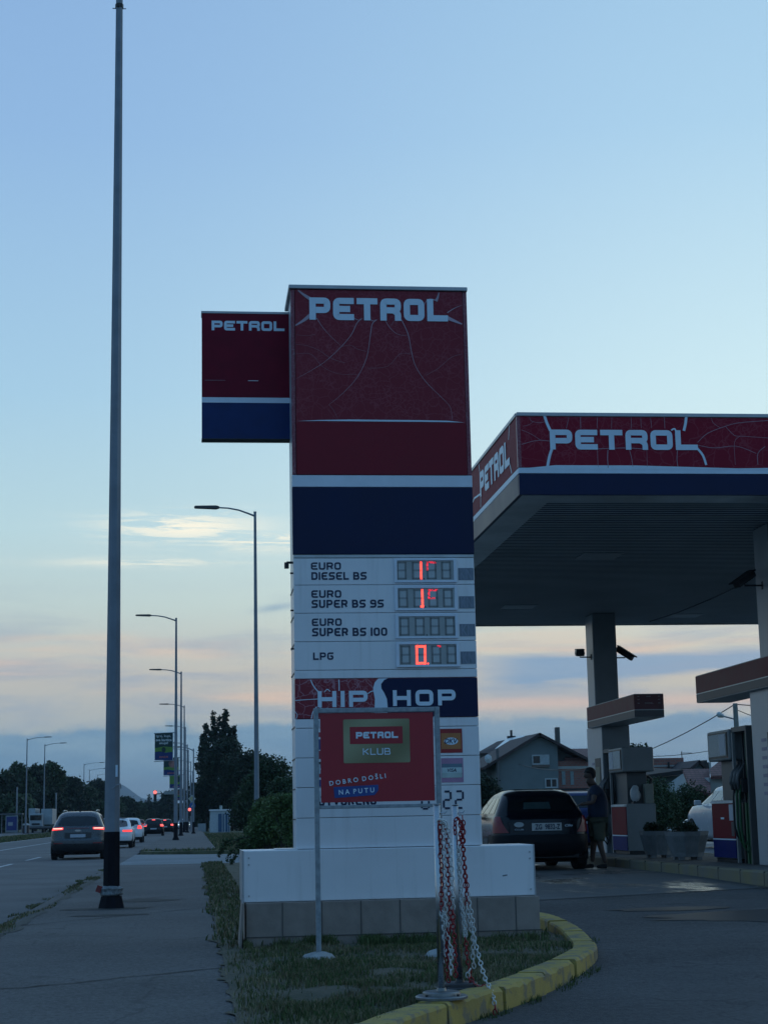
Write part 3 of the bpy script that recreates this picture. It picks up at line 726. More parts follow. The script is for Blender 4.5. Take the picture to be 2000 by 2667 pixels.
# four price rows
LEDOFF = mat('led_off_dot', (.03, .035, .04), .6)
LEDON = mat('led_on_dot', (.8, .02, .02), .5, emit=(1.0, .055, .035), es=2.8, var=.02)
LEDDIM = mat('led_dim_dot', (.5, .02, .05), .5, emit=(1.0, .03, .06), es=.75, var=.02)
WINDOW = mat('display_window', (.33, .36, .36), .35, var=.1, vscale=3)
WINDOW2 = mat('digit_block', (.42, .46, .47), .4, var=.1, vscale=3)
KNM = mat('kn_sticker', (.16, .20, .25), .5, var=.15, vscale=20)
rows_ = [
 (1453, 1523, [('EURO', (215, 455, 107, 165)), ('DIESEL BS', (218, 660, 185, 245))], (877, 1380, 80, 268), (900, 1355, 95, 250), [905, 1028, 1145, 1262], (1390, 1518, 152, 248)),
 (1523, 1596, [('EURO', (218, 458, 330, 389)), ('SUPER BS 95', (220, 797, 407, 468))], (880, 1386, 292, 490), (906, 1362, 316, 474), [912, 1034, 1152, 1270], (1396, 1524, 378, 474)),
 (1596, 1670, [('EURO', (222, 461, 556, 614)), ('SUPER BS 100', (224, 825, 632, 694))], (886, 1392, 520, 714), (912, 1368, 542, 698), [918, 1040, 1160, 1280], (1402, 1530, 600, 696)),
 (1670, 1744, [('LPG', (232, 395, 828, 886))], (892, 1404, 745, 942), (918, 1378, 766, 926), [922, 1044, 1166, 1286], (1410, 1540, 820, 918))]
lits = [{1: ('bc', 1), 2: ('af', .45)}, {1: ('bcX', 1), 2: ('afg', .45)}, {}, {1: ('abcdef', 1), 2: ('A', .4)}]
C3 = lambda a, b: BX(a, b, 740, 1430, 3.072)
for ri, (ya, yb, words, fr_, win, dx, kn) in enumerate(rows_):
    pn = panel('price_panel', TZ(yb)+.002, TZ(ya)-.002, WHITE)
    for txt, (a, b, c, d) in words:
        mb = MB(); xa, zt = C3(a, c); xb, zb = C3(b, d)
        stroke_text(mb, txt, xa, xb, zb, zt, t=.215, gap=.19, r=.22, y=TY-.0025, step=.0002, spacew=.35)
        mb.build('lettering', NAVY, pn)
    xa, zt = C3(fr_[0], fr_[2]); xb, zb = C3(fr_[1], fr_[3]); wa, wt = C3(win[0], win[2]); wb, wb_ = C3(win[1], win[3])
    mb = MB(); yf = TY-.022
    mb.box(xa, wa, yf, TY-.001, zb, zt); mb.box(wb, xb, yf, TY-.001, zb, zt); mb.box(wa, wb, yf, TY-.001, wt, zt); mb.box(wa, wb, yf, TY-.001, zb, wb_)
    mb.build('display_frame', WHITE2, pn, bevel=.003)
    mb = MB(); mb.box(wa, wb, TY-.012, TY-.002, wb_, wt); mb.build('display_window', WINDOW, pn)
    off = MB(); on = MB(); dim = MB(); bk = MB(); hgt = wt-wb_; sgm = hgt/12.5
    for di, d0 in enumerate(dx):
        ox, _ = C3(d0, 500); ex, _ = C3(d0+80, 500); cw = ex-ox; H_ = hgt*.9; zb0 = wb_+hgt*.05
        bk = MB(); bk.box(ox+cw*.2, ex-cw*.2, TY-.0132, TY-.0115, zb0+H_*.08, zb0+H_*.92); bk.build('digit_block', WINDOW2, pn)
        segs = {'a': ('h', H_-sgm*1.1), 'g': ('h', H_/2-sgm*.45), 'd': ('h', 0), 'f': ('v', 0, H_/2, H_), 'e': ('v', 0, 0, H_/2), 'b': ('v', 1, H_/2, H_), 'c': ('v', 1, 0, H_/2)}
        want, frac = lits[ri].get(di, ('', 0))
        for sn, sg in segs.items():
            for row in (0, 1):
                if sg[0] == 'h':
                    pts = [(ox+cw*(.06+.88*k/9), zb0+sg[1]+row*sgm*.62+.003) for k in range(10)]
                else:
                    xx = (ox+row*sgm*.62+.004) if sg[1] == 0 else (ex-row*sgm*.62-.004)
                    pts = [(xx, zb0+lerp(sg[2], sg[3], (k+.5)/9)) for k in range(9)]
                for k, (px_, pz_) in enumerate(pts):
                    lit = sn in want or (sn == 'd' and 'X' in want and k > 6) or (sn == 'a' and 'A' in want and k > 5)
                    if di == 2 and lit and random.random() > .75: lit = False
                    if di == 2 and sn in 'fg' and k > 6: lit = False
                    tgt = (on if frac == 1 else dim) if lit else off; q = .0042 if lit else .0027
                    tgt.add([(px_-q, TY-.0145, pz_-q), (px_+q, TY-.0145, pz_-q), (px_+q, TY-.0145, pz_+q), (px_-q, TY-.0145, pz_+q)], [(0, 1, 2, 3)])
        if di == 1:
            q = .006; px_, pz_ = ex+.018, zb0+.004; (on if ri in (3,) else off).add([(px_-q, TY-.0145, pz_-q), (px_+q, TY-.0145, pz_-q), (px_+q, TY-.0145, pz_+q), (px_-q, TY-.0145, pz_+q)], [(0, 1, 2, 3)])
    off.build('unlit_dots', LEDOFF, pn)
    if on.v: on.build('lit_dots', LEDON, pn)
    if dim.v: dim.build('dim_dots', LEDDIM, pn)
    xa, zt = C3(kn[0], kn[2]); xb, zb = C3(min(kn[1], 1534), kn[3])
    mb = MB(); mb.box(xa, xb-.004, TY-.0035, TY-.001, zb, zt); mb.build('taped_unit_patch', KNM, pn)
    mb = MB(); font_text('KN', (xa+.02, xb-.02, zb+.005, zt-.005), bold=.01, mb=mb, yy=TY-.0045); mb.build('patch_lettering', mat('faded_kn', (.21, .25, .31), .5), pn)

panel('blank_panel', TZ(1766)+.002, TZ(1744)-.002, WHITE)
# shop banner
sb = panel('shop_panel', TZ(1870)+.002, TZ(1766)-.002, crack_mat('cracked_shop_film', (.22, .02, .035), (.5, .3, .36), 9, .5, .35), TY-.003)
mb = MB(); pts = [C3(*p) for p in ((830, 1034), (800, 1048), (776, 1080), (778, 1115), (800, 1150), (822, 1200), (828, 1262), (826, 1345))]
zt, zb = TZ(1766)-.004, TZ(1870)+.004
out = [(pts[0][0], zt)]+[p for p in pts[1:]]+[(pts[-1][0], zb), (X1-.002, zb), (X1-.002, zt)]
mb.prism(out, TY-.0065, TY-.004, 'y'); mb.build('blue_field', BLUE, sb)
mb = MB(); l2 = [C3(*p) for p in ((752, 1036), (724, 1068), (712, 1110), (716, 1150), (726, 1200), (724, 1262), (722, 1345))]
mb.prism([(l2[0][0], zt)]+l2[1:]+[(l2[-1][0], zb)]+[(pts[-1][0]-.001, zb)]+[(p[0]-.001, p[1]) for p in pts[::-1][:-1]]+[(pts[0][0]-.001, zt)], TY-.0068, TY-.004, 'y'); mb.build('white_curve', LETTER, sb)
mb = MB(); xa, z1 = C3(268, 1138); xb, z0 = C3(668, 1262); stroke_text(mb, 'HIP', xa, xb, z0, z1, t=.25, gap=.2, r=.16, y=TY-.0085, spacew=.4); mb.build('lettering', LETTER, sb)
mb = MB(); xa, z1 = C3(868, 1130); xb, z0 = C3(1372, 1250); stroke_text(mb, 'HOP', xa, xb, z0, z1, t=.25, gap=.26, r=.2, y=TY-.0085, narrow=False); mb.build('lettering', LETTER, sb)
mb = MB(); C3p = lambda L_: [(740+a/3.072, 1430+b/3.072) for a, b in L_]
for L_, wd in (([(272, 1142), (235, 1095), (212, 1046)], 2.6), ([(440, 1135), (440, 1090), (438, 1044)], 2.6), ([(668, 1158), (695, 1140), (720, 1135)], 2.2), ([(272, 1200), (180, 1205), (88, 1212)], 1.8), ([(262, 1262), (232, 1300), (218, 1358)], 2.4), ([(322, 1145), (345, 1122), (368, 1140)], 2.0), ([(280, 1258), (300, 1275), (350, 1275)], 1.6), ([(88, 1300), (105, 1330), (95, 1360)], 1.5)):
    line_px(mb, C3p(L_), TY, wd, TY-.0045, taper=False)
mb.build('crack_drawing', LETTER, sb)
# white panels below, with card stickers and the digit row
seams = [1870, 1894, 1971, 2048, 2127, 2207]
pn = []
for a, b in zip(seams, seams[1:]): pn.append(panel('blank_panel', TZ(b)+.0025, TZ(a)-.0025, WHITE))
C4 = lambda a, b: BX(a, b, 780, 1820, 3.318)
def sticker(par, box, m_, inner, name='card_sticker'):
    xa, zt = C4(box[0], box[2]); xb, zb = C4(box[1], box[3]); mb = MB(); mb.box(xa, xb, TY-.003, TY-.001, zb, zt, 0)
    for (a, b, c, d), k in inner:
        xa, zt = C4(a, c); xb, zb = C4(b, d); mb.box(xa, xb, TY-.0036-.0006*k, TY-.003, zb, zt, k)
    return mb
mb = sticker(pn[1], (1213, 1408, 260, 465), RED, [((1221, 1396, 298, 432), 1)])
cx, cz = C4(1308, 366); mb.add([(cx+.066*math.cos(a*math.pi/12), TY-.0048, cz+.034*math.sin(a*math.pi/12)) for a in range(24)], [tuple(range(24))], 2)
xa, zt = C4(1250, 344); xb, zb = C4(1366, 386); font_text('DKV', (xa, xb, zb, zt), shear=.25, bold=.025, mi=3, mb=mb, yy=TY-.0054)
mb.build('card_sticker', [mat('dkv_red', (.30, .015, .02), .4), mat('dkv_orange', (.42, .16, .05), .4), LETTER, NAVY], pn[1])
mb = sticker(pn[2], (1222, 1417, 514, 720), RED, [((1228, 1404, 562, 594), 1), ((1228, 1404, 595, 640), 2), ((1228, 1404, 641, 680), 3)])
xa, zt = C4(1275, 602); xb, zb = C4(1355, 632); font_text('VISA', (xa, xb, zb, zt), shear=.2, bold=.02, mi=4, mb=mb, yy=TY-.0060)
mb.build('card_sticker', [mat('faded_pink', (.40, .22, .34), .45), mat('visa_grey', (.12, .20, .26), .4), mat('visa_pale', (.50, .62, .62), .4), mat('visa_mid', (.40, .50, .48), .4), NAVY], pn[2])
mb = MB()
for c_ in ((160, 176, 290, 330, 0), (160, 176, 350, 440, 1), (160, 177, 450, 520, 0), (162, 180, 545, 600, 2), (162, 180, 615, 680, 0), (162, 180, 700, 760, 1)):
    xa, zt = C4(c_[0]-8, c_[2]); xb, zb = C4(c_[1], c_[3]); mb.box(xa+.008, xb+.12, TY-.003, TY-.001, zb, zt, c_[4])
mb.build('card_sticker', [mat('dkv_red'if False else 'sticker_red', (.3, .03, .05), .4), mat('sticker_blue', (.03, .06, .2), .4), mat('sticker_dark', (.03, .03, .04), .4)], pn[2])
def seven(a, b, c, d, on):
    mb = MB()
    xa, zt = C4(a, c); xb, zb = C4(b, d); h = zt-zb; w_ = xb-xa; s = h*.105
    S = {'a': (xa+s, xb-s, zt-s, zt), 'd': (xa+s, xb-s, zb, zb+s), 'g': (xa+s, xb-s, zb+h/2-s/2, zb+h/2+s/2), 'f': (xa, xa+s, zb+h/2+s*.3, zt-s*.8), 'b': (xb-s, xb, zb+h/2+s*.3, zt-s*.8), 'e': (xa, xa+s, zb+s*.8, zb+h/2-s*.3), 'c': (xb-s, xb, zb+s*.8, zb+h/2-s*.3)}
    for k in on: q = S[k]; mb.box(q[0], q[1], TY-.0035, TY-.001, q[2], q[3])
    mb.build('hour_digit', NAVY, pn[3])
seven(1235, 1316, 793, 953, 'abged'); seven(1338, 1422, 791, 950, 'abged'); seven(1046, 1126, 800, 957, 'abcdef')
mb = MB(); xa, zt = C4(165, 840); xb, zb = C4(665, 917); stroke_text(mb, 'OTVORENO', xa, xb, zb, zt, t=.2, gap=.2, r=.2, y=TY-.002, step=.0002)
mb.build('opening_hours', NAVY, pn[3])
# smaller sign box cantilevered off the left rear of the tower
SY = 16.3
def SX(a, b): p = at(500+a/2.183, 740+b/2.183, Y=SY); return p.x, p.z
xs0, zt = SX(57, 165); _, zb = SX(62, 877); x_s1 = X0+.02
mb = MB(); mb.box(xs0, x_s1, SY+.003, SY+.16, zb, zt); sbx = mb.build('side_sign', mat('side_sign_casing', (.10, .03, .05), .5), tot, bevel=.004)
mb = MB(); mb.box(xs0-.006, x_s1, SY-.006, SY+.17, zt, zt+.022); mb.box(xs0-.003, x_s1, SY-.002, SY+.165, zb-.006, zb, 1); mb.build('sign_cap', [GREYM, DARK], sbx)
zw0 = SX(300, 675)[1]; zw1 = SX(300, 645)[1]
mb = MB(); mb.box(xs0, x_s1, SY-.002, SY+.002, zw1, zt, 0); mb.box(xs0, x_s1, SY-.0025, SY+.002, zw0, zw1, 1); mb.box(xs0, x_s1, SY-.002, SY+.002, zb, zw0, 2)
xa, za = SX(320, 551); xb, zb_ = SX(378, 548); mb.box(xa, xb, SY-.0035, SY-.002, za, za+.006, 1); xa, za = SX(75, 547); xb, _ = SX(190, 547); mb.box(xa, xb, SY-.0035, SY-.002, za, za+.003, 3)
mb.build('sign_face', [mat('dull_red_film', (.16, .006, .022), .5, var=.1, spec=.15), WHITE2, mat('side_blue_film', (.003, .022, .11), .42, spec=.25), mat('worn_line', (.3, .25, .3), .5)], sbx)
mb = MB(); xa, z1 = SX(113, 208); xb, z0 = SX(527, 268); petrol(mb, (xa, xb, z0, z1), SY-.004, t=.27); mb.build('lettering', LETTER, sbx)
# floodlight and bolts on the left edge
mb = MB(); p = at(748, 1468, Y=16.0); mb.tube([(X0+.02, 16.0, p.z+.01), (p.x-.005, 16.0, p.z+.01)], .012); mb.cbox((p.x-.005, 16.0, p.z-.018), (.042, .06, .055)); mb.build('floodlight', DARK, tot)
mb = MB()
for py in (1493, 1590, 1690): q = at(757, py, Y=16.0); mb.cbox((X0-.003, 16.0, q.z), (.03, .02, .015))
mb.build('side_bolt', DARK, tot)

# ================================================================== CLUB SIGN
KY = 13.9
ks = thing('info_sign', 'red board with a gold card in a grey two-legged tube frame', 'sign board', (1.5, KY, .12))
def KX(a, b, y=KY): p = at(780+a/3.318, 1820+b/3.318, Y=y); return p.x, p.z
fx0, ft = KX(122, 95); fx1, _ = KX(1208, 62); fb0 = KX(600, 915)[1]; fb1 = KX(600, 945)[1]; ft = KX(600, 75)[1]
mb = MB(); tb = .04
for a, b, z0, z1, nm in ((fx0, fx0+tb, .1, ft, 'leg'), (fx1-tb, fx1, .1, ft, 'leg'), (fx0+tb, fx1-tb, ft-tb, ft-.001, 'crossbar'), (fx0+tb, fx1-tb, fb1, fb0, 'crossbar')):
    mb = MB(); q = .001 if nm == 'crossbar' else 0; mb.box(a, b, KY+q, KY+tb-q, z0, z1); mb.build(nm, GALV, ks, bevel=.004)
bx0, bt = KX(180, 140); bx1, bbm = KX(1172, 884); bt = KX(600, 122)[1]; bbm = KX(600, 890)[1]
mb = MB(); mb.box(bx0, bx1, KY+.012, KY+.018, bbm, bt); bd = mb.build('board', REDB, ks)
mb = MB()
for xx, a, b in ((bx0-.014, 180, 240), (bx0-.014, 560, 640), (bx0-.014, 790, 880), (bx1+.003, 160, 210), (bx1+.003, 260, 330), (bx1+.003, 770, 880)):
    mb.box(xx, xx+.011, KY+.01, KY+.02, KX(600, b)[1], KX(600, a)[1])
mb.box(KX(620, 115)[0], KX(750, 115)[0], KY+.008, KY+.02, bt+.002, bt+.010)
mb.build('fixing_clip', mat('clip_plastic', (.5, .55, .6), .5), ks)
def goldmat():
    M = bpy.data.materials.new('gold_card'); M.use_nodes = True; t = NT(M.node_tree); p = M.node_tree.nodes['Principled BSDF']
    co = t.n('ShaderNodeTexCoord').outputs['Object']; sx = _sep(t, co)
    v = t.m('SINE', t.m('ADD', t.m('MULTIPLY', sx[0], 7.0), t.m('MULTIPLY', sx[2], -9.0)))
    t.set(p.inputs['Base Color'], t.mix(t.m('MULTIPLY_ADD', v, .35, .5), (.17, .15, .07), (.36, .35, .21))); p.inputs['Roughness'].default_value = .45; p.inputs['Metallic'].default_value = .2
    return M
cx0, ct = KX(378, 178); cx1, cb = KX(958, 548)
mb = MB(); mb.prism([(x, z) for x, z in rrect(cx0, cx1, cb, ct, .012, 4)], KY+.009, KY+.0125, 'y'); cdd = mb.build('gold_card', goldmat(), bd)
rx0, rt_ = KX(435, 243); rx1, rb = KX(893, 385); mb = MB(); mb.box(rx0, rx1, KY+.007, KY+.0085, rb, rt_); mb.build('red_field', REDB, bd)
mb = MB(); xa, z1 = KX(488, 287); xb, z0 = KX(852, 338); petrol(mb, (xa, xb, z0, z1), KY+.0055, t=.28); mb.build('card_lettering', LETTER, bd); mb = MB()
xa, z1 = KX(548, 428); xb, z0 = KX(787, 482); stroke_text(mb, 'KLUB', xa, xb, z0, z1, t=.15, gap=.2, r=.16, y=KY+.0055, step=.0003); mb.build('card_lettering', LETTER, bd)
blp = [KX(*p) for p in ((295, 763), (682, 742), (684, 790), (650, 832), (305, 858))]
mb = MB(); mb.prism(blp, KY+.0085, KY+.0115, 'y'); mb.build('blue_ribbon', mat('ribbon_blue', (.015, .06, .25), .45), bd)
mb = MB(); rib = [KX(*p) for p in ((245, 700), (770, 625), (775, 705), (250, 785))]; mb.prism(rib, KY+.0105, KY+.0118, 'y'); mb.build('red_ribbon', mat('ribbon_red', (.34, .014, .024), .42), bd)
def slant_text(txt, p0, p1, hgt, name, par):
    a = Vector(KX(*p0)); b = Vector(KX(*p1)); d = b-a; mb = MB(); font_text(txt, (0, d.length, 0, hgt), bold=.02, mb=mb)
    an = math.atan2(d.y, d.x); mb.v = [(a.x+v[0]*math.cos(an)-v[2]*math.sin(an), KY+.0055, a.y+v[0]*math.sin(an)+v[2]*math.cos(an)) for v in mb.v]; mb.build(name, LETTER, par)
slant_text('D O B R O  D O Š L I', (262, 752), (748, 684), .048, 'greeting_lettering', bd)
slant_text('N A  P U T U', (342, 830), (648, 808), .040, 'road_lettering', bd)
ftm = mat('rough_concrete', (.30, .31, .31), .9, var=.2, vscale=8, bump=.9, bscale=18)
for lx in (fx0+tb/2, fx1-tb/2):
    mb = MB(); n = 20; rings = []
    for r_, z_ in ((.150, .10), (.145, .135), (.11, .168), (.055, .182), (.018, .186)):
        rings.append([(lx+r_*1.0*(1+.22*mn.noise(Vector((math.cos(a*math.pi/10)*1.5, math.sin(a*math.pi/10)*1.5, lx))))*math.cos(a*math.pi/10), KY+.02+r_*(1+.15*math.sin(a*1.3+lx))*math.sin(a*math.pi/10), z_+.008*mn.noise(Vector((a, z_*30, 0)))) for a in range(n)])
    mb.add([v for r_ in rings for v in r_], [(k*n+i, k*n+(i+1) % n, (k+1)*n+(i+1) % n, (k+1)*n+i) for k in range(4) for i in range(n)]+[tuple(range(4*n, 5*n))])
    mb.build('footing', ftm, ks, smooth=True)

# ================================================================== STANCHIONS AND CHAINS
def stanchion(x, y, z0, label, base_m):
    t = thing('barrier_post', label, 'barrier post', (x, y, z0), group='steel barrier posts on the yellow kerb')
    mb = MB(); mb.tube([(x, y, z0+.02), (x, y, 1.315)], .0215, 20); mb.tube([(x, y, 1.315), (x, y, 1.32)], .0225, 20); mb.build('pole', STEEL, t, smooth=False)
    for p_ in t.children[-1].data.polygons: p_.use_smooth = len(p_.vertices) == 4
    mb = MB(); mb.lathe([(.158, 0), (.158, .012), (.150, .018), (.115, .021), (.113, .036), (.106, .041), (.03, .043), (.026, .06), (.022, .062)], (x, y, z0), 40)
    b = mb.build('base_plate', base_m, t); 
    mb = MB()
    for k in range(4):
        a = R(40+90*k); mb.tube([(x+.132*math.cos(a), y+.132*math.sin(a), z0+.018), (x+.132*math.cos(a), y+.132*math.sin(a), z0+.03)], .009, 6)
    mb.build('bolt', DARK, b)
    mb = MB(); hz = 1.265; mb.tube([(x+.02, y-.01, hz), (x+.05, y-.01, hz), (x+.058, y-.01, hz+.012)], .004, 6); mb.build('hook', STEEL, t)
    return t
stanchion(1.475, 10.30, .172, 'stainless barrier post nearest the camera, on a bright flange in front of the sign leg', mat('flange_steel', (.2, .21, .21), .38, .8, var=.2, vscale=15))
stanchion(1.70, 11.03, .150, 'stainless barrier post behind the first one, on a black round base', mat('black_base', (.02, .021, .024), .45))
CW = mat('white_chain_plastic', (.55, .56, .55), .5, var=.12, vscale=30); CR = mat('red_chain_plastic', (.27, .008, .015), .5, var=.12, vscale=30)
def link(mb, p, d, roll, L=.036, w_=.024, r=.0041, mi=0):
    d = d.normalized(); a = Vector((1, 0, 0)) if abs(d.x) < .9 else Vector((0, 1, 0)); a = (a-d*a.dot(d)).normalized(); b = d.cross(a)
    s = a*math.cos(roll)+b*math.sin(roll); nrm = d.cross(s); vs = []; fs = []; N, Mx = 12, 5
    for i in range(N):
        t = 2*math.pi*i/N; c = d*(math.cos(t)*L/2)+s*(math.sin(t)*w_/2*(1.0)); out = (d*math.cos(t)*w_+s*math.sin(t)*L).normalized()
        for j in range(Mx):
            u = 2*math.pi*j/Mx; vs.append(p+c+out*math.cos(u)*r+nrm*math.sin(u)*r)
    for i in range(N):
        for j in range(Mx): fs.append((i*Mx+j, ((i+1) % N)*Mx+j, ((i+1) % N)*Mx+(j+1) % Mx, i*Mx+(j+1) % Mx))
    mb.add(vs, fs, mi)
def strand(mb, pts, Yd, spans, pitch=.0285):
    """pts in crop pixels; spans: list of (fraction, 0 white / 1 red)"""
    W3 = [at(1080+a/3.767, 2080+b/3.767, Y=Yd+dy) for a, b, dy in pts]; Q = [W3[0]]
    for i in range(len(W3)-1):
        for k in range(1, 9):
            t = k/8; a = W3[max(i-1, 0)]; b = W3[i]; c = W3[i+1]; d = W3[min(i+2, len(W3)-1)]
            Q.append(.5*((2*b)+(c-a)*t+(2*a-5*b+4*c-d)*t*t+(3*b-a-3*c+d)*t**3))
    dd = [0]
    for a, b in zip(Q, Q[1:]): dd.append(dd[-1]+(b-a).length)
    s = 0; k = 0
    while s < dd[-1]:
        i = max(0, min(len(Q)-2, next((j for j in range(len(dd)-1) if dd[j+1] >= s), len(Q)-2))); t = (s-dd[i])/(dd[i+1]-dd[i]+1e-9)
        p = Q[i].lerp(Q[i+1], t); f = s/dd[-1]; c = next((c for fr__, c in spans if f <= fr__), spans[-1][1])
        link(mb, p+Vector((random.uniform(-.002, .002), random.uniform(-.003, .003), 0)), Q[i+1]-Q[i], (R(18) if k % 2 else R(105))+random.uniform(-.3, .3), mi=c); s += pitch; k += 1
mb = MB(); Y1 = 10.27
strand(mb, [(238, 235, 0), (246, 300, 0), (255, 700, .01), (264, 1110, .01), (270, 1300, .02), (272, 1620, .03)], Y1, [(.62, 1), (1, 0)])
strand(mb, [(243, 225, -.01), (262, 232, -.01), (282, 300, .0), (290, 700, .01), (300, 1000, .02), (308, 1300, .03), (330, 1380, .03), (350, 1500, .03), (352, 1740, .03)], Y1, [(.68, 0), (1, 0)])
strand(mb, [(262, 250, .02), (300, 300, .02), (320, 600, .02), (335, 1000, .03), (352, 1250, .03), (318, 1350, .04), (318, 1700, .05), (330, 1780, .05)], Y1, [(1, 1)])
strand(mb, [(250, 218, .0), (300, 240, .0), (330, 330, .01), (348, 560, .02), (368, 900, .03), (376, 1090, .03), (378, 1250, .03), (395, 1500, .04), (402, 1760, .05)], Y1, [(.58, 0), (1, 1)])
strand(mb, [(265, 1120, .02), (300, 1180, .02), (318, 1240, .03), (322, 1500, .04), (342, 1700, .04)], Y1, [(.3, 0), (1, 1)])
tag(mb.build('plastic_chain', [CW, CR], None, smooth=True), 'bundle of red and white plastic chain hanging straight down from the nearer steel post', 'chain', 'red and white plastic chains')
mb = MB(); Y2 = 10.98
strand(mb, [(395, 330, 0), (392, 240, 0), (410, 200, 0), (440, 215, 0), (450, 300, 0), (440, 400, 0), (430, 520, 0), (445, 800, .02), (462, 1080, .03), (480, 1180, .03), (495, 1380, .04)], Y2, [(.30, 1), (1, 0)])
strand(mb, [(425, 205, .01), (455, 250, .01), (468, 420, .01), (485, 700, .02), (505, 950, .02), (520, 1110, .02), (550, 1260, .03), (575, 1400, .03), (572, 1560, .03), (580, 1660, .03)], Y2, [(.58, 1), (1, 0)])
strand(mb, [(470, 195, .0), (478, 320, 0), (476, 520, .01), (500, 760, .02), (530, 1000, .02), (560, 1170, .02), (590, 1400, .02), (640, 1600, -.05), (690, 1760, -.12), (745, 1880, -.2), (775, 1990, -.3), (787, 2060, -.32), (785, 2120, -.32)], Y2, [(.35, 1), (.95, 0), (1, 1)])
strand(mb, [(432, 500, .03), (440, 760, .03), (458, 1000, .03), (485, 1200, .03), (500, 1400, .03), (515, 1560, .03), (535, 1680, .03), (560, 1780, .02), (620, 1862, 0), (682, 1888, -.02)], Y2, [(.60, 0), (1, 1)])
strand(mb, [(535, 1690, .0), (522, 1720, 0), (532, 1770, 0), (570, 1815, -.02), (640, 1850, -.04), (690, 1840, -.04)], Y2, [(.2, 0), (1, 1)])
tag(mb.build('plastic_chain', [CW, CR], None, smooth=True), 'red and white plastic chain spreading from the farther steel post down over the yellow kerb', 'chain', 'red and white plastic chains')

# ================================================================== CANOPY
CX0, CX1, CY0, CY1, CZ, CT = 4.27, 16.0, 21.4, 37.0, 5.40, 6.52
can = thing('station_canopy', 'wide flat forecourt roof with cracked red fascia lettered PETROL', 'canopy', (10, 29, 5.4))
SOF = mat('soffit_sheet', (.56, .60, .62), .6, 0, var=.12, vscale=.5)
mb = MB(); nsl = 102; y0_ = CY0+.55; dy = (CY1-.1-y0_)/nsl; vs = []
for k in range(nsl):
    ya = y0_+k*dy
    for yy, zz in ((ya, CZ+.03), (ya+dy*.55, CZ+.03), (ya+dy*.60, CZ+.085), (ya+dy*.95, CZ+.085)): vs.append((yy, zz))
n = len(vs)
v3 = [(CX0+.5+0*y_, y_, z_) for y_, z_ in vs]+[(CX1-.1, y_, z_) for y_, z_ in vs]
for i in range(n-1): mb.add([v3[i], v3[i+1], v3[n+i+1], v3[n+i]], [(0, 1, 2, 3)], 0 if i % 4 == 0 else 1)  # groove faces painted dark, standing in for the shade between slats
mb.build('soffit', [SOF, mat('groove_shade_paint', (.06, .065, .07), .8)], can)
mb = MB(); mb.box(CX0+.02, CX0+.5, CY0+.02, CY1-.02, CZ+.004, CZ+.05); mb.box(CX0+.5, CX1, CY0+.02, CY0+.55, CZ+.0035, CZ+.05); mb.box(CX0+.5, CX1, CY1-.1, CY1-.02, CZ+.003, CZ+.06)
mb.build('soffit_border', mat('border_sheet', (.5, .53, .54), .32, .3, var=.25, vscale=1.2), can)
mb = MB(); mb.box(CX0+.05, CX1, CY0+.05, CY1-.03, CZ+.10, CT-.08); mb.build('roof_box', mat('roof_felt', (.12, .12, .12), .9), can)
PINK = CRACK2
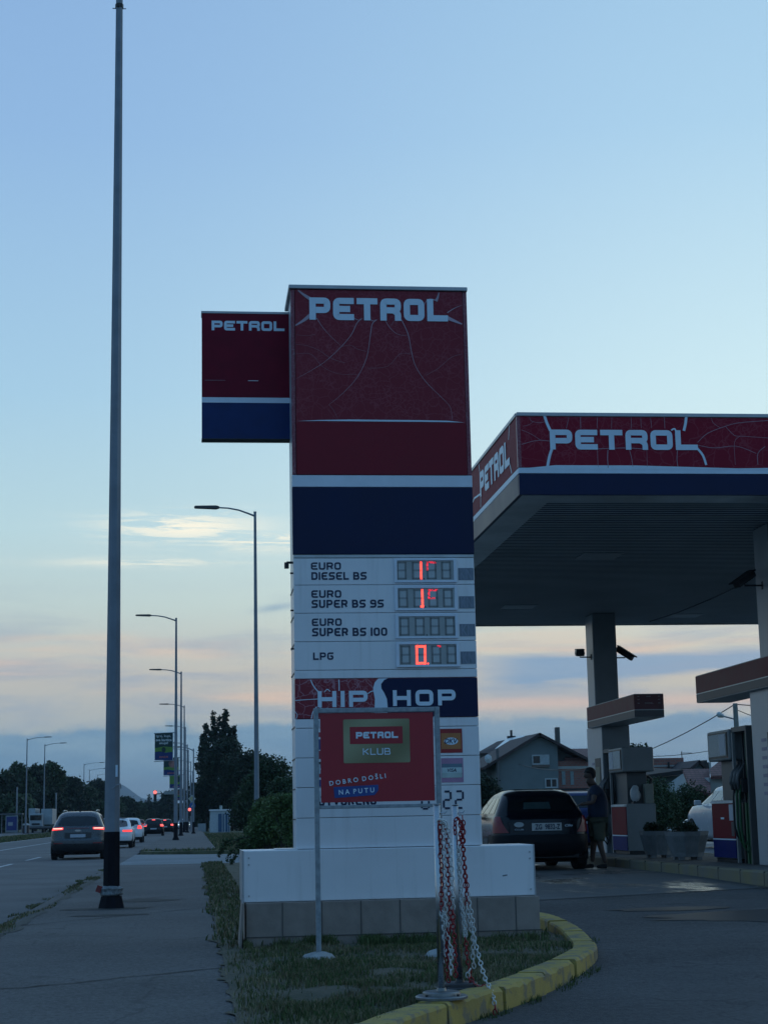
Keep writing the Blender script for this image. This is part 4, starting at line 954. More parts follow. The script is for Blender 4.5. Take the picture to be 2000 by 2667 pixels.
def fascia(name, axis):
    rows = ((CZ, 5.685, BLUE, 'blue_band'), (5.69, 5.765, LETTER, 'white_band'), (5.768, CT-.055, CRACK2, 'red_band'), (CT-.05, CT, GREYM, 'roof_edge'))
    for z0, z1, m_, nm in rows:
        q = .012 if nm == 'roof_edge' else 0
        mb = MB()
        if axis == 'y': mb.box(CX0+(0 if q else .003), CX1, CY0-q, CY0+.05, z0, z1)
        else: mb.box(CX0-q, CX0+.05, CY0+.051, CY1, z0, z1)
        o = mb.build(nm, m_, can, bevel=.004)
        if nm == 'red_band':
            mb = MB()
            if axis == 'y':
                # white wave rising into the red
                pts = [(CX0+.01, 5.75), (CX0+.5, 5.80), (CX0+1.6, 5.80), (CX0+3, 5.765), (CX0+4.4, 5.79), (CX0+6, 5.825), (CX0+9, 5.84), (CX1, 5.80), (CX1, 5.75)]
                mb.add([(x, CY0-.003, z) for x, z in pts], [tuple(range(len(pts)))[::-1]]); mb.build('white_wave', LETTER, o)
                C6 = lambda a, b: (lambda p: (p.x, p.z))(at(1220+a/2.127, 1040+b/2.127, Y=CY0))
                mb = MB(); xa, z1_ = C6(447, 168); xb, z0_ = C6(1268, 282); petrol(mb, (xa, xb, z0_, z1_), CY0-.008, t=.275); mb.build('lettering', LETTER, o)
                mb2 = MB(); mb = MB(); K = lambda L_: [(1220+a/2.127, 1040+b/2.127) for a, b in L_]
                for L_, wd in (([(452, 175), (432, 130), (416, 82)], 6), ([(460, 275), (446, 320), (436, 374)], 6), ([(1190, 175), (1200, 130), (1204, 82)], 6), ([(1262, 270), (1295, 310), (1314, 364)], 5), ([(1120, 172), (1140, 165), (1152, 200)], 3.5),
                               ([(770, 280), (768, 330), (772, 380)], 3), ([(1155, 282), (1152, 330), (1157, 374)], 2.6), ([(890, 282), (902, 330), (908, 375)], 2), ([(600, 275), (640, 278), (860, 270), (990, 278)], 2.5), ([(1600, 362), (1600, 300), (1640, 262)], 2.4),
                               ([(452, 232), (380, 228), (292, 250)], 2), ([(400, 228), (340, 190), (292, 170)], 1.4), ([(1266, 240), (1320, 190), (1420, 150), (1500, 130), (1659, 118)], 2), ([(1270, 255), (1360, 270), (1480, 260), (1590, 300)], 1.8), ([(1420, 150), (1470, 200), (1520, 205), (1659, 215)], 1.5),
                               ([(540, 162), (552, 110), (556, 82)], 1.6), ([(620, 162), (618, 82)], 2), ([(710, 162), (712, 82)], 1.6), ([(790, 162), (792, 82)], 1.4), ([(900, 162), (898, 82)], 1.8), ([(955, 160), (950, 82)], 1.4), ([(1012, 160), (1004, 82)], 1.6), ([(1085, 162), (1082, 82)], 1.8),
                               ([(335, 82), (345, 120), (400, 130), (425, 120)], 1.4), ([(300, 150), (335, 140), (360, 122)], 1.1), ([(1340, 82), (1352, 130), (1395, 160)], 1.4), ([(712, 282), (716, 376)], 1.4), ([(985, 282), (988, 376)], 1.2), ([(1500, 205), (1470, 240), (1475, 364)], 1.2)):
                    line_px(mb if wd > 3.4 else mb2, K(L_), CY0, wd*(1.25 if wd > 3.4 else .62), CY0-.0055, taper=False)
                mb.build('crack_spikes', LETTER, o); mb2.build('crack_drawing', mat('fascia_crack_line', (.36, .26, .32), .5), o)
            else:
                mb = MB(); petrol(mb, (-24.35, -21.95, 5.93, 6.30), CX0-.008, t=.27, plane='x'); mb.build('lettering', LETTER, o)
                mb = MB()
                def lx(P, w_):
                    Q = [Vector(p) for p in P]; L, fs = ribbon2(Q, [w_]*len(Q)); mb.add([(CX0-.005, -p.x, p.y) for p in L], fs)
                lx([(-24.3, 5.98), (-24.9, 6.02), (-25.6, 5.88), (-26.6, 5.96), (-29, 5.8)], .03); lx([(-24.32, 6.28), (-24.42, 6.46)], .03); lx([(-24.32, 5.95), (-24.36, 5.78)], .03); lx([(-22.0, 6.28), (-21.9, 6.46)], .03); lx([(-21.98, 5.95), (-21.85, 5.78)], .03)
                mb.build('crack_drawing', LETTER, o)
fascia('front', 'y'); fascia('side', 'x')
mb = MB(); mb.box(CX0-.004, CX0+.045, CY0-.004, CY0+.05, 5.768, CT-.055); mb.build('corner_strip', CRACKG, can, bevel=.006)
FIX = mat('unlit_diffuser', (.34, .37, .38), .4)
for (a, b) in ((6.65, 26.8), (6.6, 33.55), (10.6, 35.3)):
    mb = MB(); mb.box(a-.33, a+.33, b-.33, b+.33, CZ+.012, CZ+.04); q = mb.build('light_frame', GREYM, can)
    mb = MB(); mb.box(a-.28, a+.28, b-.28, b+.28, CZ+.008, CZ+.012); mb.build('diffuser', FIX, q)
mb = MB(); a = Vector((10.04, 36.1, 5.39)); b = Vector((10.1, 29.6, 5.37)); mb.tube([a, a.lerp(b, .33)-Vector((0, 0, .05)), a.lerp(b, .66)-Vector((0, 0, .05)), b, (8.9, 24.6, 5.2)], .012, 6); mb.build('cable', DARK, can)

# ------------------------------------------------------------------ columns with sign boxes
COLW = mat('column_cladding', (.42, .43, .44), .38, var=.06, vscale=1.5)
COLU = mat('column_upper', (.20, .215, .225), .5, var=.1, vscale=1.5)
GRED = mat('sign_box_red', (.13, .012, .024), .5, var=.08, spec=.18)
GGREY = mat('sign_box_grey', (.035, .04, .05), .3, var=.1)
def column(name, label, yn, yf, uyn, uyf, gy0, gy1):
    t = thing('canopy_column', label, 'column', (8.68, (yn+yf)/2, IZ), group='clad columns carrying the canopy')
    mb = MB(); mb.box(8.43, 8.93, uyn, uyf, 3.0, CZ+.03); mb.build('upper_shaft', COLU, t, bevel=.02)
    mb = MB(); mb.box(8.418, 8.43, uyn+.02, uyf-.02, 3.4, CZ); mb.build('side_plate', COLW, t)
    mb = MB(); mb.box(8.41, 8.98, yn, yf, IZ-.02, 3.02); mb.build('lower_cladding', COLU, t, bevel=.01)
    mb = MB(); mb.box(8.392, 8.41, yn+.01, yf-.01, IZ, 3.02); fc = mb.build('side_panel', COLW, t, bevel=.006)
    yc = yn+.32*(yf-yn)
    mb = MB(); mb.box(8.385, 8.391, yc-.24, yc+.24, .95, 2.36); r_ = mb.build('service_recess', mat('recess_dark', (.03, .033, .036), .5), fc)
    mb = MB(); mb.box(8.380, 8.384, yc-.17, yc+.20, 1.62, 2.18, 0); mb.build('paper_towel_box', mat('olive_box', (.14, .15, .10), .5), fc)
    mb = MB(); mb.box(8.380, 8.384, yc-.20, yc+.20, 1.40, 1.52, 0); mb.build('shelf', LETTER, fc)
    mb = MB(); xs_ = yc+.42
    for k in range(7): mb.box(8.386, 8.3915, xs_-.10, xs_+.10, 1.45+k*.13, 1.50+k*.13)
    mb.build('instruction_print', mat('faint_print', (.25, .24, .33), .5), fc)
    g = thing('sign_box', 'long red and grey sign box round the '+('farther' if gy0 > 29 else 'nearer')+' column above the pumps', 'sign box', (8.6, (gy0+gy1)/2, 3.0), group='sign boxes above the pumps')
    mb = MB(); mb.box(8.30, 8.87, gy0, gy1, 3.0, 3.45); cs = mb.build('casing', mat('box_casing', (.30, .32, .33), .4), g, bevel=.006)
    for nm, z0, z1, m_ in (('red_face', 3.155, 3.435, GRED), ('white_line', 3.14, 3.153, TRIM), ('dark_face', 3.012, 3.138, GGREY)):
        mb = MB(); mb.box(8.294, 8.299, gy0-.004, gy1, z0, z1); mb.build(nm, m_ if nm != 'dark_face' else mat('side_band_grey', (.05, .055, .065), .45, spec=.3), cs)
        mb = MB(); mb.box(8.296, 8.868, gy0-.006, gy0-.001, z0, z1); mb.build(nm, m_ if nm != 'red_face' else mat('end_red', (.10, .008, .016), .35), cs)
    mb = MB()
    for a in (8.38, 8.78):
        for z_ in (3.40, 3.34, 3.27): mb.box(a-.02, a+.02, gy0-.0085, gy0-.006, z_-.006, z_+.006)
    mb.box(8.53, 8.62, gy0-.0085, gy0-.006, 3.395, 3.405)
    stroke_text(mb, 'DIESEL', 8.50, 8.67, 3.255, 3.285, t=.2, gap=.2, y=gy0-.0085); mb.build('end_lettering', mat('faint_white', (.28, .26, .28), .5), cs)
    return t
column('a', 'farther canopy column with a pale left side and two cameras above', 34.26, 35.6, 34.8, 35.45, 31.2, 35.1)
column('b', 'nearer canopy column at the right edge of the photo, clad pale below', 23.4, 24.8, 23.65, 24.3, 23.0, 27.2)

def cctv(label, p, wall, look, up):
    sc_f = up; t = thing('security_camera', label, 'camera', p, group='security cameras on the columns')
    d = Vector(look).normalized(); P = Vector(p); q = d.to_track_quat('Y', 'Z').to_matrix().to_4x4()
    mb = MB(); prof = [(-.055, -.045), (.055, -.045), (.065, 0), (.05, .055), (-.05, .055), (-.065, 0)]
    mb.prism([(x*sc_f, z*sc_f) for x, z in prof], -.2, .2, 'y'); mb.xf(Matrix.Translation(P) @ q); mb.build('housing', DARK, t, bevel=.006)
    mb = MB(); mb.prism([(x*1.6, z*sc_f+.014) for x, z in [(-.05, .05), (.05, .05), (.058, .03), (-.058, .03)]], -.21, .25, 'y'); mb.xf(Matrix.Translation(P) @ q); mb.build('sunshield', DARK, t)
    Wv = Vector(wall); mb = MB(); e = P+Vector((0, 0, -.09)); mb.tube([P, e, Vector((Wv.x, Wv.y, e.z))], .014, 8); mb.cbox((Wv.x, Wv.y, e.z), (.03, .07, .12)); mb.build('bracket', DARK, t)
cctv('dark security camera left of the farther canopy column, seen end on', (8.17, 35.0, 4.60), (8.42, 35.0, 4.5), (-.15, -1, -.12), 1.45)
cctv('dark security camera right of the farther canopy column, tilted downward', (9.15, 35.0, 4.58), (8.93, 35.0, 4.5), (.75, -.5, -.62), 1.3)
cctv('grey security camera under the canopy on the left of the nearer column', (8.15, 24.0, 4.62), (8.43, 24.0, 4.5), (-.8, -.4, -.5), 1)

# ------------------------------------------------------------------ fuel pumps
PGREY = mat('pump_grey', (.21, .225, .23), .5, var=.08, vscale=2)
PGREY2 = mat('pump_dark_grey', (.07, .078, .082), .5, var=.1, vscale=2)
PRED = mat('pump_red', (.17, .010, .018), .6, var=.12, vscale=4, spec=.12)
PBLUE = mat('pump_blue', (.004, .014, .12), .6, var=.12, vscale=4, spec=.12)
PAPER = mat('price_paper', (.42, .46, .52), .6, var=.06, vscale=20)
GHOSE = mat('green_hose', (.02, .10, .04), .6)
def pump(label, y_in, s, extra):
    """y_in: column-side edge of the hose bay; s=+1 when the cabinet lies nearer the camera than the hoses"""
    def Y(d): return y_in-s*d                     # distance from the column side
    def bx(m_, x0, x1, d0, d1, z0, z1, mi=0):
        a, b = sorted((Y(d0), Y(d1))); m_.box(x0, x1, a, b, z0, z1, mi); return m_
    t = thing('fuel_pump', label, 'fuel pump', (8.68, Y(1.0), IZ), group='fuel pumps on the island')
    cab = bx(MB(), 8.40, 8.98, .72, 1.90, IZ+.06, 1.40).build('cabinet', PGREY, t, bevel=.012)
    bx(MB(), 8.43, 8.95, .75, 1.87, IZ, IZ+.06).build('foot', DARK, t)
    bx(MB(), 8.384, 8.40, .74, 1.88, .80, 1.345).build('red_panel', PRED, cab, bevel=.004)
    bx(MB(), 8.384, 8.40, .74, 1.88, IZ+.07, .775).build('blue_panel', PBLUE, cab, bevel=.004)
    bx(MB(), 8.380, 8.40, .74, 1.88, .778, .797).build('white_strip', LETTER, cab)
    bx(MB(), 8.376, 8.43, .73, 1.89, 1.35, 1.385).build('top_strip', mat('bright_strip', (.6, .62, .62), .3), cab)
    if extra == 'near':
        bx(MB(), 8.381, 8.3835, .78, .98, 1.08, 1.33).build('label_sheet', PAPER, cab); bx(MB(), 8.381, 8.3835, .76, .9, .84, 1.06).build('label_sheet', mat('dark_print', (.05, .05, .06), .5), cab)
        bx(MB(), 8.381, 8.3835, 1.25, 1.42, 1.10, 1.13).build('small_lettering', LETTER, cab)
    nk = bx(MB(), 8.50, 8.90, .78, 1.62, 1.40, 2.02).build('neck', PGREY2, t, bevel=.01)
    hd_ = bx(MB(), 8.36, 9.0, .74, 1.86, 2.02, 2.50).build('display_head', PGREY, t, bevel=.03)
    sc_ = bx(MB(), 8.352, 8.36, .80, 1.80, 2.06, 2.46).build('display_bezel', DARK, hd_)
    bx(MB(), 8.345, 8.352, .84, 1.76, 2.09, 2.44).build('display_glass', mat('display_glass', (.03, .04, .045), .06, spec=.8), hd_)
    bx(MB(), 8.342, 8.345, .88, 1.18, 2.11, 2.43).build('price_sheet', PAPER, hd_)
    # hose bay: frame, hanging hoses, nozzles
    fr__ = MB(); bx(fr__, 8.40, 8.96, .0, .06, IZ, 2.52); bx(fr__, 8.40, 8.96, .06, .72, 2.44, 2.52); bx(fr__, 8.62, 8.76, .06, .72, IZ, 2.44); fr__.build('hose_bay', PGREY2, t, bevel=.006)
    bx(MB(), 8.395, 8.44, .66, .72, IZ, 2.44).build('bay_post', PGREY, t)
    for k, d in enumerate((.18, .33, .48)):
        yy = Y(d); m_ = (GHOSE if (extra == 'near' and k < 2) else DARK)
        mb = MB(); zl = .72+.08*k
        P = [(8.50, yy, 2.42), (8.50, yy, 1.75), (8.50, yy, 1.1), (8.46, yy, zl), (8.40, yy-.02*s, zl-.12), (8.33, yy, zl-.02), (8.30, yy, 1.0), (8.31, yy+.01, 1.45), (8.33, yy, 1.62)]
        mb.tube(P, .017, 8); mb.build('hose', m_, t, smooth=True)
        mb = MB(); mb.box(8.44, 8.54, yy-.035, yy+.035, IZ, 1.35) if (extra == 'near') else mb.box(8.48, 8.54, yy-.02, yy+.02, IZ, 1.2); mb.build('hose_guide', m_ if extra == 'near' else PGREY, t)
        # nozzle resting in its boot
        nz = MB(); nz.box(8.335, 8.44, yy-.045, yy+.045, 1.50, 1.72); boot = nz.build('nozzle_boot', DARK, t, bevel=.015)
        nz = MB(); nz.tube([(8.30, yy, 1.55), (8.285, yy, 1.70), (8.31, yy, 1.80), (8.37, yy, 1.88), (8.41, yy, 1.95)], [.022, .032, .034, .024, .012], 8)
        nz.tube([(8.29, yy, 1.58), (8.255, yy, 1.66), (8.27, yy, 1.76)], .009, 6); nz.build('nozzle', mat('nozzle_cover', (.09, .095, .10), .35), boot, smooth=True)
    if extra == 'far':
        mb = MB(); pts = []; n = 14
        for j, (r_, z_) in enumerate(((.05, 1.45), (.085, 1.50), (.095, 1.58), (.08, 1.66), (.06, 1.72), (.03, 1.755))):
            pts.append([(8.62+r_*(1.1+.35*mn.noise(Vector((math.cos(k*2*math.pi/n)*2, j*.9, 1))))*math.cos(k*2*math.pi/n), Y(1.76)+r_*.8*math.sin(k*2*math.pi/n), z_+.01*math.sin(k*2.2)) for k in range(n)])
        mb.add([v for r_ in pts for v in r_], [(k*n+i, k*n+(i+1) % n, (k+1)*n+(i+1) % n, (k+1)*n+i) for k in range(5) for i in range(n)]+[tuple(range(5*n, 6*n))])
        tag(mb.build('plastic_bag', mat('thin_white_plastic', (.45, .47, .48), .35, bump=.8, bscale=30), None, smooth=True), 'crumpled white plastic bag lying on the ledge of the farther fuel pump', 'bag')
        bx(MB(), 8.80, 8.97, 1.66, 1.84, 1.402, 1.78).build('towel_dispenser', mat('dispenser', (.24, .24, .20), .5), t, bevel=.01)
        bx(MB(), 8.55, 8.75, 1.62, 1.85, 1.402, 1.44).build('ledge', DARK, t)
        mb = MB(); mb.tube([(9.0, Y(1.3), 1.95), (9.08, Y(1.3), 1.88), (9.05, Y(1.3), 1.74)], .03, 8); mb.build('far_nozzle', DARK, t)
    return t
pump('farther fuel pump, grey with red and blue side, next to the standing man', 34.42, 1, 'far')
pump('nearer fuel pump at right with red over blue cabinet and green hoses', 25.10, -1, 'near')

# ------------------------------------------------------------------ planters
PLM = mat('washed_concrete', (.185, .195, .20), .8, var=.15, vscale=6, bump=.3)
def leaves(name, blobs, n, size, m_, parent, shell=.75, squash=1.0, seed=None, world=True):
    g = np.random.default_rng(seed if seed is not None else int(abs(blobs[0][0])*97+n)); B = np.array(blobs, float)
    vol = B[:, 3]**2*(B[:, 4] if B.shape[1] > 4 else 1); idx = g.choice(len(B), n, p=vol/vol.sum())
    d = g.normal(size=(n, 3)); d /= np.linalg.norm(d, axis=1)[:, None]
    r = (shell+(1-shell)*g.random(n))*(1+.16*np.sin(d[:, 0]*7+idx)*np.cos(d[:, 2]*6+idx*2)); inner = g.random(n) < .3; r[inner] *= g.random(inner.sum())**.5
    sz = B[idx, 4] if B.shape[1] > 4 else np.ones(n)
    C_ = B[idx, :3]+d*(r*B[idx, 3])[:, None]*np.stack([np.ones(n), np.ones(n), sz*squash], 1)
    C_ += g.normal(size=(n, 3))*size*.6
    a = g.normal(size=(n, 3)); a /= np.linalg.norm(a, axis=1)[:, None]; b = np.cross(a, g.normal(size=(n, 3))); b /= np.linalg.norm(b, axis=1)[:, None]
    s = size*g.uniform(.55, 1.35, n)[:, None]; a = a*s; b = b*s*.6
    V = np.stack([C_-a, C_+b*.9, C_+a, C_-b*.9], 1).reshape(-1, 3)
    Q = np.arange(n*4).reshape(n, 4)
    return np_mesh(name, V, Q, m_, parent)
for k, (px_, py_, w_) in enumerate(((8.27, 29.9, .54), (8.30, 28.2, .60))):
    t = thing('concrete_planter', ('farther ribbed concrete planter beside the grey pump cabinet', 'nearer ribbed concrete planter just left of the red and blue pump')[k], 'planter', (px_, py_, IZ), group='concrete planters on the island')
    mb = MB(); oct_ = lambda r_: [(px_+r_*math.cos(R(22.5+45*i)), py_+r_*math.sin(R(22.5+45*i))) for i in range(8)]
    lv = [(w_*.44, IZ+.05), (w_*.47, IZ+.12), (w_*.60, IZ+.40), (w_*.62, IZ+.47), (w_*.57, IZ+.47), (w_*.55, IZ+.43)]
    vs = [(x, y_, z_) for r_, z_ in lv for x, y_ in oct_(r_)]
    mb.add(vs, [(j*8+i, j*8+(i+1) % 8, (j+1)*8+(i+1) % 8, (j+1)*8+i) for j in range(5) for i in range(8)]+[tuple(range(40, 48)), tuple(range(8))[::-1]])
    pot = mb.build('pot', PLM, t)
    mb = MB()
    for i in range(0, 8):
        a0, a1 = oct_(1)[i], oct_(1)[(i+1) % 8]
        for q in (.15, .3, .45, .6, .75, .9):
            dx, dy_ = lerp(a0[0], a1[0], q)-px_, lerp(a0[1], a1[1], q)-py_
            mb.tube([(px_+dx*w_*.468, py_+dy_*w_*.468, IZ+.12), (px_+dx*w_*.601, py_+dy_*w_*.601, IZ+.40)], .009, 4)
    mb.build('ribs', PLM, pot)
    for sx_, sy_ in ((-1, -1), (1, -1), (-1, 1), (1, 1)):
        mb = MB(); mb.cbox((px_+sx_*w_*.25, py_+sy_*w_*.25, IZ+.025), (.09, .09, .05)); mb.build('foot', PLM, t)
    bl = [(px_+random.uniform(-.16, .16), py_+random.uniform(-.16, .16), IZ+.49+random.uniform(-.02, .05), .10) for _ in range(8)]
    tag(leaves('low_shrub', bl, 1100, .028, LEAFD, None, seed=k+3), ('dark low shrub growing in the farther concrete planter', 'dark low shrub growing in the planter nearest the red pump')[k], 'plant', 'shrubs in the concrete planters')

# ================================================================== CARS
def car(name, label, x, y, z0, rz, spec, group=None, cat='car'):
    L, Wd, H = spec['L'], spec['W'], spec['H']; hw = Wd/2; S = H/1.5
    zb = spec.get('belt', .98)*S; zr = spec.get('rail', 1.38)*S; kind = spec.get('kind', 'hatch')
    tilt = spec.get('tilt', .38)                       # how far the rear window leans in
    hood = spec.get('hood', 1.15); g0 = spec.get('g0', .10)
    if kind == 'sedan': g0 = .95; tilt = .75
    LV = [(.20*S, .20, L-.25, hw*.80, .25), (.27*S, .07, L-.08, hw*.93, .28), (.42*S, .015, L-.02, hw*.985, .30), (.58*S, .0, L, hw, .30), (.66*S, .03, L-.02, hw, .28),
          (.80*S, .05, L-.06, hw*.995, .26), (.88*S, .06, L-.18, hw*.985, .25)]
    if kind == 'sedan': LV += [(zb-.03, .12, L-.35, hw*.95, .25), (zb, .30, L-hood*.75, hw*.92, .3), (zb+.03, g0-.05, L-hood, hw*.89, .2)]
    else: LV += [(zb-.02, g0-.02, L-.42, hw*.955, .24), (zb+.01, g0+.01, L-hood*.8, hw*.935, .22), (zb+.04, g0+.03, L-hood, hw*.92, .20)]
    LV += [(lerp(zb, zr, .5), g0+tilt*.45, L-hood-.42, hw*.85, .18), (zr, g0+tilt, L-hood-.88, hw*.75, .16), (zr+.055*S, g0+tilt+.09, L-hood-1.02, hw*.70, .16),
           (H-.025, g0+tilt+.22, L-hood-1.25, hw*.60, .2), (H, g0+tilt+.5, L-hood-1.6, hw*.40, .2)]
    Zs = [l[0] for l in LV]
    def surf(u, z, off=0.0):
        yr, yf, w_, r_ = (float(np.interp(z, Zs, [l[k] for l in LV])) for k in (1, 2, 3, 4))
        a = abs(u); sg = 1 if u >= 0 else -1; w_ += off; yr -= off; yf += off
        if a < .25: q = a/.25; xx = (w_-r_)*q; yy = yr
        elif a < .40: th = (a-.25)/.15*math.pi/2; xx = w_-r_+r_*math.sin(th); yy = yr+r_*(1-math.cos(th))
        elif a < .80: xx = w_; yy = lerp(yr+r_, yf-r_*1.6, (a-.40)/.40)
        elif a < .93: th = (a-.80)/.13*math.pi/2; xx = w_-r_+r_*math.cos(th); yy = yf-r_*1.6*(1-math.sin(th))
        else: xx = (w_-r_)*(1-(a-.93)/.07); yy = yf
        yy += .05*(xx/w_)**2*(1 if yy < L/2 else -2.2)
        return Vector((sg*xx, yy, z))
    t = thing(name, label, cat, (0, 0, 0), 0.0, group); K = {}
    us = list(np.unique(np.round(np.concatenate([np.linspace(0, .25, 6), np.linspace(.25, .40, 6), np.linspace(.4, .8, 14), np.linspace(.8, .93, 5), np.linspace(.93, 1, 4)]), 5)))
    us = [-u for u in us[::-1][:-1]]+us[:]; us = us[:-1]            # closed loop, u=-1 == u=1
    zs = sorted(set([round(v, 4) for v in Zs+[lerp(a, b, .5) for a, b in zip(Zs, Zs[1:])]]))
    mb = MB(); n = len(us)
    mb.add([surf(u, z) for z in zs for u in us], [(j*n+i, j*n+(i+1) % n, (j+1)*n+(i+1) % n, (j+1)*n+i) for j in range(len(zs)-1) for i in range(n)]+[tuple(range(n))[::-1], tuple(range((len(zs)-1)*n, len(zs)*n))])
    body = mb.build('body', spec['paint'], t, smooth=True)
    def patch(nm, u0, u1, z0_, z1_, m_, par=t, off=.006, nu=8, nz=5, shape=None):
        mb = MB(); V = []
        for j in range(nz+1):
            for i in range(nu+1):
                f, g = i/nu, j/nz; a, b, c, d = u0, u1, z0_, z1_
                if shape: a, b, c, d = shape(f, g, u0, u1, z0_, z1_)
                V.append(surf(lerp(a, b, f), lerp(c, d, g), off))
        mb.add(V, [(j*(nu+1)+i, j*(nu+1)+i+1, (j+1)*(nu+1)+i+1, (j+1)*(nu+1)+i) for j in range(nz) for i in range(nu)]); return mb.build(nm, m_, par, smooth=True)
    gl = spec.get('glass', GLASS); wz0, wz1 = zb+spec.get('wz', .03), zr-.015
    patch('rear_window', -.27, .27, wz0 if kind != 'sedan' else zb+.04, wz1, gl, nu=14, shape=lambda f, g, a, b, c, d: (a*(1-.03*g), b*(1-.03*g), c+.03*S*abs(2*f-1)**3, d-.05*S*abs(2*f-1)**4))
    patch('windscreen', .945, 1.0, zb+.07, wz1, gl); patch('windscreen', -1.0, -.945, zb+.07, wz1, gl)
    for sg in (1, -1):
        for a, b, e0 in ((.435, .53, 0), (.545, .66, 0), (.675, .785, .05)):
            patch('side_window', a*sg, b*sg, zb+.055, zr-.02, spec.get('side_glass', gl), nu=4)
    for sg in (1, -1):
        tl = spec['tail']; patch('tail_light', tl[0]*sg, tl[1]*sg, tl[2]*S, tl[3]*S, tl[4], off=.012, shape=tl[5] if len(tl) > 5 else None)
        hl_ = patch('head_light', .82*sg, .91*sg, .62*S, .78*S, mat('headlamp_glass', (.5, .52, .52), .1), off=.008)
    if spec.get('bumper'): patch('rear_bumper', -.44, .44, .22*S, spec['bumper']*S, spec.get('bumper_mat', DARK), off=.018, nu=24)
    if spec.get('garnish'): patch('lower_trim', -.42, .42, .22*S, spec['garnish']*S, DARK, off=.010, nu=24)
    px0, pz, pw, ph = spec.get('plate', (0, .72, .52, .11)); pp = surf(.1, pz*S)
    mb = MB(); mb.box(px0-pw/2, px0+pw/2, pp.y-.045, pp.y-.030, pz*S-ph/2, pz*S+ph/2); pl_ = mb.build('number_plate', spec.get('plate_mat', PAPER), t)
    if spec.get('plate_txt'):
        mb = MB(); font_text(spec['plate_txt'], (px0-pw*.40, px0+pw*.45, pz*S-ph*.36, pz*S+ph*.36), bold=.03, mb=mb, yy=pp.y-.047); mb.build('plate_lettering', NAVY, pl_)
    else:
        mb = MB(); font_text('ZG 274 KM' if False else 'ZG', (px0-pw*.38, px0-pw*.2, pz*S-ph*.28, pz*S+ph*.28), mb=mb, yy=pp.y-.047) if False else None
    # wheels
    rw = spec.get('rw', .31)
    for wy in (spec.get('ax0', .68), L-spec.get('ax1', .80)):
        for sg in (-1, 1):
            xo = sg*(hw-.02); xi = sg*(hw-.22); a_, b_ = sorted((xo, xi))
            mb = MB(); mb.disc_x(sg*(hw-.06) if sg < 0 else hw-.06, (hw+.006)*sg, wy, rw+.02, rw+.055, 28) if False else None
            mb.prism([(wy+(rw+.05)*math.cos(math.pi*k/16), rw+(rw+.045)*math.sin(math.pi*k/16)) for k in range(17)]+[(wy-(rw+.05), .20*S), (wy+(rw+.05), .20*S)], min(sg*(hw+.004), sg*(hw-.3)), max(sg*(hw+.004), sg*(hw-.3)), 'x'); mb.build('wheel_arch', mat('arch_black', (.008, .008, .009), .9), t)
            mb = MB(); x_a, x_b = sorted((sg*(hw+.008), sg*(hw-.20)))
            prof = [(x_a, rw*.9), (x_a+.025, rw), (x_b-.025, rw), (x_b, rw*.9)]; NN = 28; V = [(xx, wy+rr*math.cos(2*math.pi*k/NN), rw+rr*math.sin(2*math.pi*k/NN)) for xx, rr in prof for k in range(NN)]
            mb.add(V, [(j*NN+i, j*NN+(i+1) % NN, (j+1)*NN+(i+1) % NN, (j+1)*NN+i) for j in range(3) for i in range(NN)]+[tuple(range(NN)), tuple(range(3*NN, 4*NN))]); whl = mb.build('wheel', RUB, t, smooth=False)
            mb = MB(); x_c = sg*(hw+.011)
            for k in range(5):
                a = 2*math.pi*k/5; mb.add([(x_c, wy+.05*math.cos(a-.6), rw+.05*math.sin(a-.6)), (x_c, wy+.05*math.cos(a+.6), rw+.05*math.sin(a+.6)), (x_c, wy+rw*.66*math.cos(a+.16), rw+rw*.66*math.sin(a+.16)), (x_c, wy+rw*.66*math.cos(a-.16), rw+rw*.66*math.sin(a-.16))], [(0, 1, 2, 3)])
            mb.add([(x_c-.001*sg, wy+rr*math.cos(2*math.pi*k/24), rw+rr*math.sin(2*math.pi*k/24)) for rr in (rw*.62, rw*.70) for k in range(24)], [(i, (i+1) % 24, 24+(i+1) % 24, 24+i) for i in range(24)]); mb.build('rim', STEEL, whl)
    for sg in (-1, 1):
        mb = MB(); my = L-hood-.55; mb.cbox((sg*(hw+.085), my, zb+.07), (.17, .11, .13)); mb.cbox((sg*(hw+.0), my+.02, zb+.03), (.1, .05, .04)); mb.build('wing_mirror', spec['paint'], t, bevel=.03)
    mb = MB(); mb.box(-hw*.7, hw*.7, .35, L-.4, .15*S, .24*S); mb.build('underbody', mat('underbody_black', (.006, .006, .007), .95), t)
    K.update(surf=surf, patch=patch, t=t, hw=hw, S=S, zb=zb, zr=zr)
    if spec.get('extra'): spec['extra'](K)
    t.location = (x, y, z0); t.rotation_euler[2] = rz
    return t
def paint(nm, c, rough=.28, coat=.15): return mat('paint_'+nm, c, rough, var=.04, coat=coat, spec=.22)
TL_ON = mat('tail_light_on', (.5, .01, .01), .3, emit=(1.0, .05, .045), es=1.25, var=.02)
TL_HOT = mat('tail_light_bright', (.9, .1, .05), .3, emit=(1.0, .32, .26), es=2.2, var=.02)
TL_OFF = mat('tail_light_unlit', (.22, .012, .02), .25)
TL_FAR = mat('brake_light_far', (.6, .02, .02), .3, emit=(1.0, .10, .09), es=1.5, var=.02)

